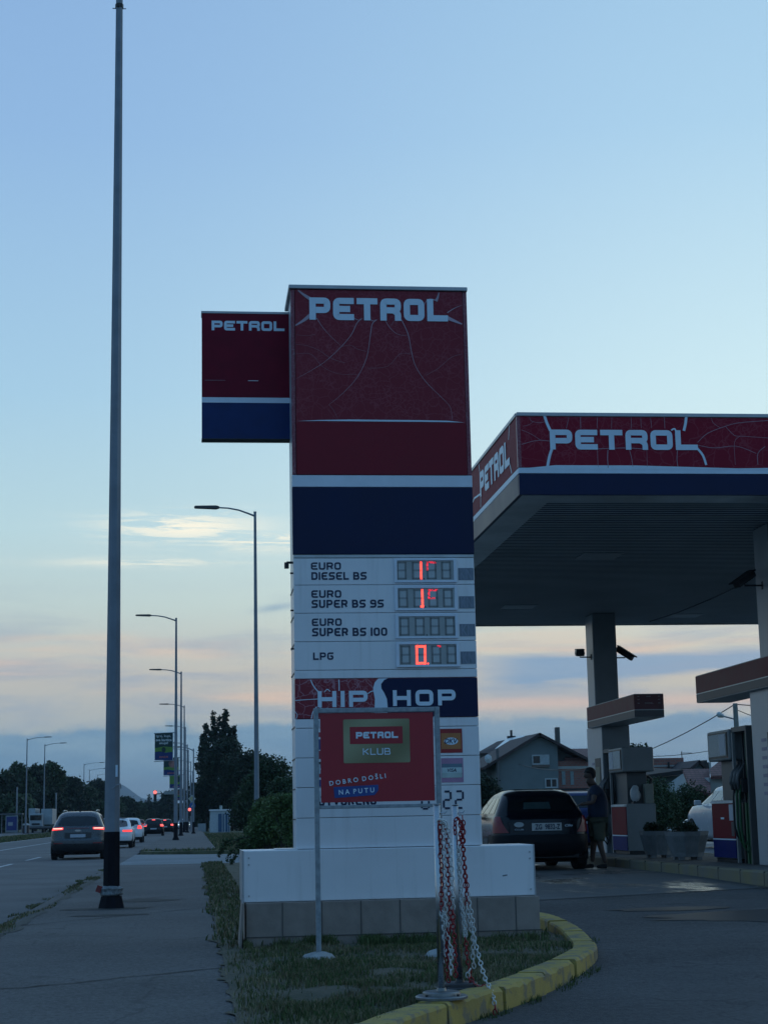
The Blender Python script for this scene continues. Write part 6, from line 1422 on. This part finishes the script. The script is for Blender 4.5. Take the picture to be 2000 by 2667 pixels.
for k, (px_, py_, y_, r_, n_, sz, m_, lb) in enumerate(((590, 1930, 205, 4.3, 13000, .19, LEAFD, 'large dark tree bulging in front of the conifers above the kiosk'), (650, 1958, 200, 4.2, 9000, .19, LEAFD, 'dark tree right of the conifers, behind the tall lamp post'), (538, 2035, 205, 3.2, 6000, .19, LEAFD, 'dark tree with a sloping left side beside the kiosk'),
        (705, 1975, 112, 2.4, 13000, .10, LEAF, 'round green tree between the tall lamp post and the totem'), (748, 2030, 108, 2.0, 7000, .10, LEAF, 'round green tree touching the left edge of the totem'), (668, 2035, 115, 1.8, 7000, .10, LEAF, 'round green tree just left of the tall lamp post'))):
    rs = random.Random(k+31); p = at(px_, py_, Y=y_); bl = round_blobs(p.x, y_, .5, p.z, r_, 30, rs); tree('broadleaf_tree', lb, p.x, y_, -.05, bl, n_, sz, m_, .22, 'trees between the kiosk and the totem', seed=k+90, shell=.62)
# near bushes beside the totem
def bush(lb, pts, y_, n, size, m_, group, zg, seed, extra=None, name='bush'):
    bl = []
    for px_, py_, r_ in pts:
        p = at(px_, py_, Y=y_); bl.append((p.x, y_+random.uniform(-.5, .5), p.z, r_))
    c = bl[0]; t = thing(name, lb, 'bush', (c[0], y_, zg), group=group)
    mb = MB()
    for b in bl: mb.tube([(c[0]+random.uniform(-.2, .2), y_, zg), (lerp(c[0], b[0], .5), y_, lerp(zg, b[2], .6)), (b[0], b[1], b[2])], [.03, .02, .008], 5)
    mb.build('stems', BARK, t); leaves('foliage', bl, n, size, m_, t, shell=.45, seed=seed); return t
BG = 'bushes around the tall lamp post'
bush('dark leafy bush at the foot of the tall lamp post', [(700, 2150, .6), (684, 2150, .45), (668, 2175, .38), (720, 2140, .6), (680, 2120, .42), (690, 2185, .5), (662, 2198, .38), (740, 2180, .55), (636, 2208, .24), (700, 2105, .36)], 56, 17000, .05, LEAFL, BG, -.02, 3)
bush('light green leafy bush right of the tall lamp post beside the totem', [(735, 2110, .45), (760, 2140, .5), (715, 2095, .32), (750, 2085, .26), (770, 2105, .4), (762, 2175, .4)], 52, 9000, .045, LEAFL, BG, -.02, 4)
bush('light green bush left of the tall lamp post above the grass', [(676, 2112, .24), (664, 2138, .24), (680, 2092, .18), (650, 2165, .2), (634, 2192, .18)], 60, 5200, .05, LEAFL, BG, -.02, 5)
# dangling shoots at its left
t = thing('shrub_shoots', 'loose leafy shoots hanging over the kerb left of the totem base', 'shrub', (1.0, 40, .1), group=BG)
mb = MB(); lv = []
for P_ in (((640, 2195), (615, 2205), (598, 2225), (590, 2245)), ((620, 2190), (590, 2200), (575, 2215), (570, 2230)), ((640, 2200), (620, 2222), (604, 2240), (602, 2252)), ((650, 2180), (610, 2188), (585, 2192), (578, 2200))):
    Q = [at(a, b, Y=44) for a, b in P_]; mb.tube(Q, [.012, .009, .006, .003], 5)
    for a, b in zip(Q, Q[1:]):
        for k in range(5): q = a.lerp(b, k/5); lv.append((q.x, 44, q.z, .07))
mb.build('stems', BARK, t); leaves('foliage', lv, 700, .035, LEAF, t, shell=.2, seed=8)
# hedge behind the pumps
HG = 'shrubs behind the pump island'
bush('green shrub behind the gap between the pumps, left part', [(1690, 2085, .8), (1720, 2068, .75), (1700, 2115, .8), (1735, 2105, .75), (1670, 2095, .65), (1715, 2130, .6), (1745, 2125, .6)], 66, 13000, .05, LEAF, HG, -.4, 13)
bush('green shrub behind the gap between the pumps, right part beside the silver SUV', [(1790, 2082, .75), (1825, 2088, .7), (1770, 2100, .7), (1850, 2100, .6), (1800, 2120, .6), (1765, 2125, .6), (1840, 2120, .5)], 68, 13000, .05, LEAF, HG, -.4, 14)
bush('dark shrub at the foot of the grey house, left of the old hatchback', [(1262, 2060, .9), (1275, 2075, .9), (1250, 2050, .8), (1290, 2085, .7)], 100, 4000, .10, LEAFD, HG, -.4, 15)
rs = random.Random(3); p = at(1645, 1936, Y=100); tree('broadleaf_tree', 'treetop peeping out behind the far pump display', p.x, 100, -.4, round_blobs(p.x, 100, .5, p.z, 1.5, 16, rs), 3500, .10, LEAF, .2, HG, seed=33)

# ================================================================== HOUSES
def quad(m_, pts, mi=0): return m_.add(pts, [tuple(range(len(pts)))], mi)
def slab(pts, th, m_, mi=0):
    """roof plane with thickness"""
    P = [Vector(p) for p in pts]; nrm = (P[1]-P[0]).cross(P[2]-P[0]).normalized()
    if nrm.z < 0: nrm = -nrm
    n = len(P); m_.add(P+[p-nrm*th for p in P], [tuple(range(n)), tuple(range(n, 2*n))[::-1]]+[(i, (i+1) % n, n+(i+1) % n, n+i) for i in range(n)], mi)
def brick_mat(name, c1, c2, mortar, scale, rot=False):
    M = bpy.data.materials.new(name); M.use_nodes = True; t = NT(M.node_tree); p = M.node_tree.nodes['Principled BSDF']
    co = t.n('ShaderNodeTexCoord').outputs['Object']; sx = _sep(t, co); b = t.n('ShaderNodeTexBrick'); t.set(b.inputs['Vector'], t.comb(sx[0], t.m('ADD', sx[2], t.m('MULTIPLY', sx[1], .0)), 0)); b.inputs['Scale'].default_value = scale
    b.inputs['Color1'].default_value = (*c1, 1); b.inputs['Color2'].default_value = (*c2, 1); b.inputs['Mortar'].default_value = (*mortar, 1); b.inputs['Mortar Size'].default_value = .03
    t.set(p.inputs['Base Color'], b.outputs['Color']); p.inputs['Roughness'].default_value = .85; return M
HBRICK = brick_mat('hollow_brick', (.30, .115, .09), (.23, .09, .075), (.2, .15, .13), 1.6)
TILE = brick_mat('clay_tile', (.21, .09, .08), (.15, .065, .06), (.05, .03, .03), 2.6)
HWALL = mat('grey_render', (.155, .185, .19), .85, var=.08, vscale=1)
DROOF = mat('old_dark_tile', (.05, .035, .035), .8, var=.3, vscale=2)
PALE = mat('pale_render', (.36, .38, .37), .85, var=.1, vscale=1)
def A(px_, py_, Y): p = at(px_, py_, Y=Y); return p.x, p.z
def window(par, x0, x1, z0, z1, y, shut=False):
    mb = MB(); f = .09; mb.box(x0, x1, y-.05, y-.005, z1-f, z1); mb.box(x0, x1, y-.05, y-.005, z0, z0+f); mb.box(x0, x0+f, y-.05, y-.005, z0+f, z1-f); mb.box(x1-f, x1, y-.05, y-.005, z0+f, z1-f); mb.box((x0+x1)/2-.04, (x0+x1)/2+.04, y-.045, y-.005, z0+f, z1-f); w_ = mb.build('window', mat('window_frame_white', (.38, .42, .43), .5), par)
    mb = MB(); mb.box(x0+f, x1-f, y-.02, y-.004, z0+f, z1-f); mb.build('pane', mat('house_glass', (.015, .02, .024), .15), w_)
    if shut: mb = MB(); mb.box((x0+x1)/2, x1-f, y-.035, y-.021, z0+f, z1-f); mb.build('blind', mat('window_blind', (.36, .40, .42), .6), w_); mb = MB(); mb.box(x0, x1, y-.12, y, z0-.18, z0-.03); mb.build('sill', mat('sill_brown', (.16, .12, .10), .8), w_)
Y_ = 118; GB = -.5
hs = thing('house', 'grey rendered house with its gable end facing the pumps', 'house', (24.5, Y_, GB))
xl, _z = A(1292, 2000, Y_); xr_, _z = A(1453, 2000, Y_); xa, za = A(1406, 1912, Y_); _, zl = A(1292, 1980, Y_); _, zr_ = A(1453, 1937, Y_)
mb = MB(); mb.prism([(xl, GB), (xr_, GB), (xr_, zr_), (xa, za), (xl, zl)], Y_, Y_+10, 'y'); wl = mb.build('wall', HWALL, hs)
x0, z0 = A(1258, 1999, Y_); x2, z2 = A(1530, 1978, Y_)
mb = MB(); mb.prism([(x0, GB), (xl, GB), (xl, zl-.1), (x0, z0-.1)], Y_+2, Y_+9, 'y'); mb.build('annex_wall', HWALL, hs); mb = MB(); mb.prism([(xr_, A(1453, 1983, Y_)[1]), (x2, A(1453, 1983, Y_)[1]), (x2, z2-.15), (xr_, zr_-.15)], Y_+1.2, Y_+9, 'y'); mb.build('annex_wall', HWALL, hs)
xt, zt_ = A(1406, 1908, Y_-.5)
mb = MB(); slab([(xt, Y_-.5, zt_), (x0-.1, Y_-.5, z0), (x0-.1, Y_+11, z0), (xt, Y_+11, zt_)], .18, mb); mb.build('roof', DROOF, hs)
mb = MB(); slab([(xt, Y_-.5, zt_), (x2+.1, Y_-.5, z2), (x2+.1, Y_+11, z2), (xt, Y_+11, zt_)], .18, mb); rf = mb.build('roof', DROOF, hs)
mb = MB(); a, b = A(1447, 1894, Y_+3); c, _d = A(1457, 1894, Y_+3); mb.box(a, c, Y_+3, Y_+3.5, zr_-.5, b); mb.build('chimney', mat('chimney_stone', (.10, .10, .09), .9), rf)
a, b = A(1384, 1966, Y_); c, d = A(1430, 1991, Y_); window(wl, a, c, d, b, Y_, True)
a, b = A(1418, 2027, Y_); c, d = A(1452, 2052, Y_); window(wl, a, c, d, b, Y_)
for px_ in (1266, 1281): a, b = A(px_, 2032, Y_+2); c, d = A(px_+7, 2060, Y_+2); window(wl, a, c, d, b, Y_+2)
mb = MB(); a, b = A(1293, 1950, Y_); mb.tube([(a, Y_-.3, GB), (a, Y_-.3, b)], .10, 6); tag(mb.build('utility_pole', mat('old_wood_pole', (.13, .13, .13), .9), None), 'wooden utility pole against the left corner of the grey house', 'pole')
t = thing('satellite_dish', 'pale satellite dish on the dark roof left of the grey house', 'satellite dish', (A(1271, 1978, 116)[0], 116, 4.5)); a, b = A(1271, 1976, 116)
mb = MB(); mb.add([(a+.26*r_*math.cos(k*math.pi/6), 116-.1*(1-r_), b+.3*r_*math.sin(k*math.pi/6)) for r_ in (0.01, .6, 1) for k in range(12)], [(j*12+i, j*12+(i+1) % 12, (j+1)*12+(i+1) % 12, (j+1)*12+i) for j in range(2) for i in range(12)]); mb.build('dish', mat('dish_white', (.5, .52, .52), .4), t); mb = MB(); mb.tube([(a, 116, b), (a, 116.3, b-.5)], .03, 6); mb.build('mount', DARK, t)
# house behind with the metal roof
Y2_ = 140; hb = thing('house', 'house with a bright metal roof showing behind the grey gable', 'house', (22, Y2_+4, GB))
a1, b1 = A(1240, 1962, Y2_); a2, b2_ = A(1310, 1947, Y2_); a4, b4 = A(1330, 1935, Y2_+6); a5, b5 = A(1380, 1914, Y2_+6)
mb = MB(); mb.box(a1+.3, A(1400, 1950, Y2_)[0], Y2_+.6, Y2_+11, GB, b1-.1); mb.build('wall', HWALL, hb)
mb = MB(); slab([(a1, Y2_, b1), (A(1420, 1960, Y2_)[0], Y2_, b1), (a5, Y2_+6, b5), (a4-1.2, Y2_+6, b4+.15)], .15, mb); mb.build('roof', DROOF, hb)
mb = MB(); P_ = [A(1288, 1950, Y2_+1.0), A(1330, 1949, Y2_+1.0), A(1366, 1915, Y2_+6), A(1318, 1924, Y2_+6)]; slab([(P_[0][0], Y2_+1-.2, P_[0][1]), (P_[1][0], Y2_+1-.2, P_[1][1]), (P_[2][0], Y2_+5.8, P_[2][1]), (P_[3][0], Y2_+5.8, P_[3][1])], .1, mb); mb.build('metal_roof_sheet', mat('roof_sky_sheen_paint', (.62, .66, .64), .35), hb)  # pale colour stands in for the sky reflected by the metal sheet
mb = MB(); a, b = A(1332, 1918, Y2_+6); mb.box(a-.35, a+.35, Y2_+6, Y2_+6.4, b-.6, b+.05); mb.box(a-.08, a+.08, Y2_+6, Y2_+6.3, b, b+.55); mb.build('chimney', DARK, hb)
# unfinished brick house left of the column
Y3 = 118.3; br = thing('house', 'unfinished red brick house with open window holes, right of the grey gable', 'house', (27.5, Y3, GB)); a, b = A(1440, 1982, Y3); c, d = A(1560, 1982, Y3)
mb = MB(); mb.box(a, c, Y3, Y3+8, GB, b); wl = mb.build('wall', HBRICK, br); mb = MB(); mb.box(a, c, Y3-.03, Y3, A(1450, 2003, Y3)[1], A(1450, 1996, Y3)[1]); mb.build('concrete_band', PALE, wl)
for px_ in (1462, 1484): a1, b1 = A(px_, 2009, Y3); c1, d1 = A(px_+10, 2044, Y3); mb = MB(); mb.box(a1, c1, Y3-.04, Y3-.001, d1, b1); mb.build('window_opening', mat('opening_grey', (.20, .25, .26), .7), wl)
a1, b1 = A(1490, 1950, Y3+6); mb = MB(); slab([(A(1470, 1975, Y3)[0], Y3, A(1470, 1975, Y3)[1]), (A(1570, 1975, Y3)[0], Y3, A(1570, 1975, Y3)[1]), (A(1570, 1949, Y3+6)[0], Y3+6, b1), (A(1470, 1949, Y3+6)[0], Y3+6, b1)], .15, mb); mb.build('roof', TILE, br)
# right hand cluster
Y4 = 96; t = thing('house', 'brick house wall with a small pale plaster patch and an aerial, behind the planters', 'house', (27.5, Y4, GB)); a, b = A(1690, 1975, Y4); c, d = A(1779, 1975, Y4)
mb = MB(); mb.box(a, c, Y4, Y4+7, GB, b); wl = mb.build('wall', HBRICK, t); mb = MB(); mb.box(A(1757, 1997, Y4)[0], c-.02, Y4-.03, Y4-.001, A(1757, 2014, Y4)[1], A(1757, 1997, Y4)[1]); mb.build('plaster_patch', mat('plaster_pale', (.42, .50, .46), .7), wl)
mb = MB(); mb.box(a, c, Y4-.04, Y4, A(1700, 1997, Y4)[1], A(1700, 1994, Y4)[1]); mb.build('concrete_band', PALE, wl); mb = MB(); q, w2 = A(1739, 1985, Y4); mb.tube([(q, Y4-.1, A(1739, 2018, Y4)[1]), (q, Y4-.1, w2)], .06, 6); mb.build('vent_pipe', DARK, wl)
mb = MB(); q, w2 = A(1774, 1957, Y4+1); mb.tube([(q, Y4+1, b-.2), (q, Y4+1, w2)], .025, 5); mb.tube([(q-.05, Y4+1, w2-.1), (A(1800, 1959, Y4+1)[0], Y4+1, w2-.1)], .02, 5); mb.build('aerial', DARK, wl)
Y5 = 74; t = thing('shed', 'long low shed with a dark sloping roof edge behind the hedge', 'shed', (20.3, Y5, GB))
mb = MB(); q0, e0 = A(1660, 2034, Y5); q1, e1 = A(1775, 2018, Y5); mb.prism([(q0, GB), (q1, GB), (q1, e1), (q0, e0)], Y5, Y5+6, 'y'); mb.build('wall', mat('shed_wall', (.11, .13, .12), .9, var=.2, vscale=1), t)
mb = MB(); slab([(q0, Y5-.4, e0+.22), (q1+.05, Y5-.4, e1+.22), (q1+.05, Y5+6, e1+.5), (q0, Y5+6, e0+.5)], .18, mb); mb.build('roof', mat('tar_roof', (.025, .022, .022), .9), t)
Y6 = 70; t = thing('house', 'low white house with a brown clay tile roof behind the silver SUV', 'house', (21.5, Y6, GB)); L0 = A(1797, 2052, Y6-2); L1 = A(1851, 2066, Y6-2.5); L2 = A(1846, 2002, Y6+2); L3 = A(1778, 2003, Y6+2)
gl_, gt = A(1762, 2056, Y6+2); 
mb = MB(); V_ = [(gl_, Y6+5, GB), (L0[0]+.1, Y6-1.6, GB), (L0[0]+.1, Y6-1.6, L0[1]), (L3[0]+.05, Y6+2, L3[1]-.15), (gl_, Y6+5, gt)]; mb.add(V_+[(v[0]+.2, v[1]+.1, v[2]) for v in V_], [(0, 1, 2, 3, 4), (9, 8, 7, 6, 5)]+[(i, (i+1) % 5, 5+(i+1) % 5, 5+i) for i in range(5)]); mb.build('gable_wall', PALE, t)
mb = MB(); slab([(L0[0], Y6-2, L0[1]), (L1[0], Y6-2.5, L1[1]), (L2[0], Y6+2, L2[1]), (L3[0], Y6+2, L3[1])], .14, mb); mb.build('roof', TILE, t)
mb = MB(); M0 = A(1850, 2021, Y6-1); M1 = A(1935, 2016, Y6-1); M2 = A(1935, 1984, Y6+2.5); M3 = A(1872, 1983, Y6+2.5); M4 = A(1846, 2002, Y6+1); slab([(M0[0], Y6-1, M0[1]), (M1[0], Y6-1, M1[1]), (M2[0], Y6+2.5, M2[1]), (M3[0], Y6+2.5, M3[1]), (M4[0], Y6+.9, M4[1])], .14, mb); mb.build('roof', TILE, t)
mb = MB(); mb.box(M0[0]+.05, M1[0], Y6-.6, Y6+4, GB, M0[1]-.05); mb.build('wall', mat('white_render', (.36, .39, .39), .85, var=.06, vscale=1), t)
Y7 = 92; t = thing('house', 'tiny dark gable with a chimney showing above the clay tile roof', 'house', (26, Y7, GB)); g0, e0 = A(1797, 2000, Y7); g1, e1 = A(1838, 2000, Y7); g2, e2 = A(1817, 1982, Y7)
mb = MB(); mb.prism([(g0+.2, GB), (g1-.2, GB), (g1-.2, e1), (g2, e2-.1), (g0+.2, e0)], Y7, Y7+5, 'y'); mb.build('wall', mat('gable_grey', (.16, .19, .21), .8), t)
mb = MB(); slab([(g2, Y7-.3, e2+.05), (g0-.1, Y7-.3, e0), (g0-.1, Y7+5, e0), (g2, Y7+5, e2+.05)], .14, mb); mb.build('roof', DROOF, t); mb = MB(); slab([(g2, Y7-.3, e2+.05), (g1+.1, Y7-.3, e1), (g1+.1, Y7+5, e1), (g2, Y7+5, e2+.05)], .14, mb); mb.build('roof', DROOF, t)
mb = MB(); q0, e0 = A(1831, 1980, Y7+1); q1, e1 = A(1841, 1995, Y7+1); mb.box(q0, q1, Y7+1, Y7+1.5, e1-.3, e0); mb.build('chimney', DARK, t); mb = MB(); q0, e0 = A(1845, 1985, Y7+1); q1, e1 = A(1851, 1996, Y7+1); mb.box(q0, q1, Y7+1, Y7+1.4, e1-.4, e0); mb.build('chimney', PALE, t)
# pole with lamp and overhead wires
Y8 = 66; t = thing('utility_pole', 'wooden pole with a small street lamp, rising above the nearer pump', 'pole', (A(1917, 2000, Y8)[0], Y8, GB)); px0 = A(1917, 1900, Y8)[0]; pt = A(1913, 1832, Y8)[1]
mb = MB(); mb.tube([(px0+.02, Y8, GB), (px0, Y8, pt)], [.13, .10], 8); mb.build('pole', mat('concrete_pole', (.20, .21, .19), .8), t)
mb = MB(); e = A(1877, 1864, Y8); mb.tube([(px0, Y8, A(1913, 1874, Y8)[1]), (e[0], Y8, e[1])], .03, 6); mb.build('arm', POLE, t); mb = MB(); f = A(1866, 1858, Y8); mb.tube([(e[0]+.1, Y8, e[1]-.03), (lerp(e[0], f[0], .5), Y8, lerp(e[1], f[1], .5)), (f[0], Y8, f[1])], [.06, .13, .06], 8); mb.build('lamp_head', mat('lamp_glass', (.40, .46, .46), .3), t)
def wire(lb, p0, p1, sag, r=.016):
    a, b = Vector(p0), Vector(p1); P_ = [a.lerp(b, k/14)-Vector((0, 0, sag*4*(k/14)*(1-k/14))) for k in range(15)]; mb = MB(); mb.tube(P_, r, 5); tag(mb.build('overhead_wire', DARK, None), lb, 'wire', 'overhead wires')
s1 = A(1640, 1911, Y8+12); s0 = A(1350, 1990, 116); e1_ = (px0, Y8, A(1912, 1834, Y8)[1])
wire('overhead wire sagging from the lamp pole down to the grey house', e1_, (s0[0], 116, s0[1]), 1.3, .022)
q = A(2080, 1838, Y8); wire('short overhead wire running right from the lamp pole', e1_, (q[0], Y8, q[1]), .05, .02); q = A(2020, 1882, Y8); wire('overhead wire dropping to the right of the lamp pole', (px0, Y8, e1_[2]-.2), (q[0], Y8, q[1]), .05, .016)
q = A(1660, 1970, 97); q2 = A(1990, 1920, 90); wire('thin far overhead wire above the brick wall with the aerial', (q[0], 97, q[1]), (q2[0], 90, q2[1]), .3, .018)

# ================================================================== THE MAN AT THE PUMP
def skin(name, joints, edges, m_, parent, lvl=2):
    me = bpy.data.meshes.new('tmp'); keys = list(joints); me.from_pydata([joints[k][0] for k in keys], [(keys.index(a), keys.index(b)) for a, b in edges], [])
    o = bpy.data.objects.new('tmp', me); COL.objects.link(o); o.modifiers.new('s', 'SKIN').use_smooth_shade = True
    for i, k in enumerate(keys):
        r_ = joints[k][1]; me.skin_vertices[0].data[i].radius = (r_ if hasattr(r_, '__len__') else (r_, r_)); me.skin_vertices[0].data[i].use_root = (i == 0)
    sb_ = o.modifiers.new('b', 'SUBSURF'); sb_.levels = lvl; sb_.render_levels = lvl
    dg = bpy.context.evaluated_depsgraph_get(); dg.update(); m2 = bpy.data.meshes.new_from_object(o.evaluated_get(dg)); bpy.data.objects.remove(o)
    o0 = wloc(parent); m2.transform(Matrix.Translation(-o0)); m2.materials.clear(); m2.materials.append(m_)
    for p_ in m2.polygons: p_.use_smooth = True
    q_ = bpy.data.objects.new(name, m2); COL.objects.link(q_); q_.parent = parent; return q_
SK = mat('skin', (.095, .058, .045), .6, var=.05); SHIRT = mat('navy_tshirt', (.012, .022, .05), .85, var=.2, vscale=5); SHORT = mat('khaki_shorts', (.075, .08, .055), .9, var=.2, vscale=6); HAIR = mat('dark_hair', (.008, .007, .007), .7); SHOE = mat('dark_shoes', (.012, .012, .014), .6)
def J(px_, py_, Y, r_): return (at(px_, py_, Y=Y), r_)
mb0 = at(1548, 2256, Y=29.35); man = thing('person', 'man in a dark blue T-shirt and khaki shorts standing beside the fuel pump', 'person', (mb0.x, 29.35, .28))
G = .28
def foot(px_, Y): p = at(px_, 2200, Y=Y); return p.x
b = {'pelvis': J(1549, 2142, 29.35, (.13, .15)), 'waist': J(1548, 2118, 29.35, (.15, .15)), 'chest': J(1546, 2080, 29.34, (.165, .175)), 'uchest': J(1542, 2058, 29.33, (.14, .155)), 'neck': J(1533, 2044, 29.32, .058), 'skull0': J(1528, 2032, 29.31, .07), 'skull1': J(1524, 2018, 29.31, (.092, .08)), 'skull2': J(1524, 2007, 29.31, (.085, .072)),
     'jaw': J(1517, 2031, 29.30, .045), 'nose': J(1510.5, 2021, 29.30, .018),
     'lsh': J(1541, 2058, 29.13, .06), 'lel': J(1535, 2090, 29.09, .043), 'lwr': J(1512, 2094, 29.1, .03), 'lpa': J(1505, 2095, 29.1, (.02, .038)),
     'rsh': J(1539, 2058, 29.53, .06), 'rel': J(1542, 2100, 29.56, .043), 'rwr': J(1524, 2130, 29.48, .03), 'rpa': J(1517, 2136, 29.46, (.02, .038)),
     'lhip': J(1550, 2150, 29.25, .095), 'lkn': J(1553, 2200, 29.25, .06), 'lan': J(1568, 2249, 29.25, .037), 'rhip': J(1546, 2150, 29.46, .095), 'rkn': J(1536, 2202, 29.48, .06), 'ran': J(1533, 2246, 29.5, .037)}
E_ = [('pelvis', 'waist'), ('waist', 'chest'), ('chest', 'uchest'), ('uchest', 'neck'), ('neck', 'skull0'), ('skull0', 'skull1'), ('skull1', 'skull2'), ('skull0', 'jaw'), ('skull1', 'nose'), ('uchest', 'lsh'), ('lsh', 'lel'), ('lel', 'lwr'), ('lwr', 'lpa'), ('uchest', 'rsh'), ('rsh', 'rel'), ('rel', 'rwr'), ('rwr', 'rpa'), ('pelvis', 'lhip'), ('lhip', 'lkn'), ('lkn', 'lan'), ('pelvis', 'rhip'), ('rhip', 'rkn'), ('rkn', 'ran')]
for h_ in 'lr':
    pa = b[h_+'pa'][0]; wr = b[h_+'wr'][0]; d = (pa-wr).normalized()
    for k in range(4):
        side = Vector((0, 1, 0))*(k-1.5)*.021; ln = (.038, .044, .041, .033)[k]; a1 = pa+d*.03+side; a2 = a1+d*ln+Vector((0, 0, -.008)); a3 = a2+d*ln*.6+Vector((0, 0, -.024))
        for i, q in enumerate((a1, a2, a3)): b[f'{h_}f{k}{i}'] = (q, .0095-.0012*i)
        E_ += [(h_+'pa', f'{h_}f{k}0'), (f'{h_}f{k}0', f'{h_}f{k}1'), (f'{h_}f{k}1', f'{h_}f{k}2')]
    s_ = -1 if h_ == 'l' else 1; a1 = wr+d*.03+Vector((0, -.035*s_, .012)); a2 = a1+d*.035+Vector((0, -.01*s_, -.006)); b[h_+'t0'] = (a1, .012); b[h_+'t1'] = (a2, .0095); E_ += [(h_+'wr', h_+'t0'), (h_+'t0', h_+'t1')]
skin('body', b, E_, SK, man)
def gr(k, e, dz=0): e *= 1.7; p, r_ = b[k]; return (Vector(p)+Vector((0, 0, dz)), tuple(x+e for x in (r_ if hasattr(r_, '__len__') else (r_, r_))))
sj = {'w0': gr('pelvis', .028, .02), 'w1': gr('waist', .026), 'c': gr('chest', .022), 'u': gr('uchest', .018), 'n': (b['neck'][0]-Vector((0, 0, .035)), .07), 'l': gr('lsh', .022), 'l2': (Vector(b['lsh'][0]).lerp(b['lel'][0], .62), .068), 'r': gr('rsh', .022), 'r2': (Vector(b['rsh'][0]).lerp(b['rel'][0], .62), .068)}
skin('tshirt', sj, [('w0', 'w1'), ('w1', 'c'), ('c', 'u'), ('u', 'n'), ('u', 'l'), ('l', 'l2'), ('u', 'r'), ('r', 'r2')], SHIRT, man)
pj = {'w': gr('pelvis', .018, -.01), 'l': gr('lhip', .022), 'l2': (Vector(b['lhip'][0]).lerp(b['lkn'][0], .9), .105), 'r': gr('rhip', .022), 'r2': (Vector(b['rhip'][0]).lerp(b['rkn'][0], .9), .105)}
skin('shorts', pj, [('w', 'l'), ('l', 'l2'), ('w', 'r'), ('r', 'r2')], SHORT, man)
hc = Vector(b['skull1'][0])+Vector((.022, 0, .028)); mb = MB(); n = 16; vs = []
for j in range(9):
    ph = math.pi*j/8
    for k in range(n): th = 2*math.pi*k/n; vs.append(hc+Vector((.108*math.sin(ph)*math.cos(th), .088*math.sin(ph)*math.sin(th), .108*math.cos(ph)+(.02 if math.cos(th) > 0 else .045)*(-1 if ph > 1.6 and math.cos(th) > 0 else 1)*(ph > 1.6))))
mb.add(vs, [(j*n+i, j*n+(i+1) % n, (j+1)*n+(i+1) % n, (j+1)*n+i) for j in range(8) for i in range(n)]); mb.build('hair', HAIR, man, smooth=True)
for k, yy in (('lan', 29.25), ('ran', 29.5)):
    ax = b[k][0].x; skin('shoe', {'h': (Vector((ax+.03, yy, G+.045)), (.042, .045)), 'm': (Vector((ax-.06, yy, G+.042)), (.045, .040)), 't': (Vector((ax-.17, yy, G+.032)), (.042, .030))}, [('h', 'm'), ('m', 't')], SHOE, man, 1)

man.location.x += .06
# ================================================================== AIR
hz = bpy.data.materials.new('evening_haze'); hz.use_nodes = True; nt = hz.node_tree; nt.nodes.clear()
vo_ = nt.nodes.new('ShaderNodeVolumePrincipled'); vo_.inputs['Color'].default_value = (.62, .74, .86, 1); vo_.inputs['Density'].default_value = 1.35e-4; vo_.inputs['Anisotropy'].default_value = .0
om = nt.nodes.new('ShaderNodeOutputMaterial'); nt.links.new(vo_.outputs[0], om.inputs['Volume'])
mb = MB(); mb.box(-2600, 2600, -400, 8500, -7, 160); tag(mb.build('haze', hz), kind='stuff')
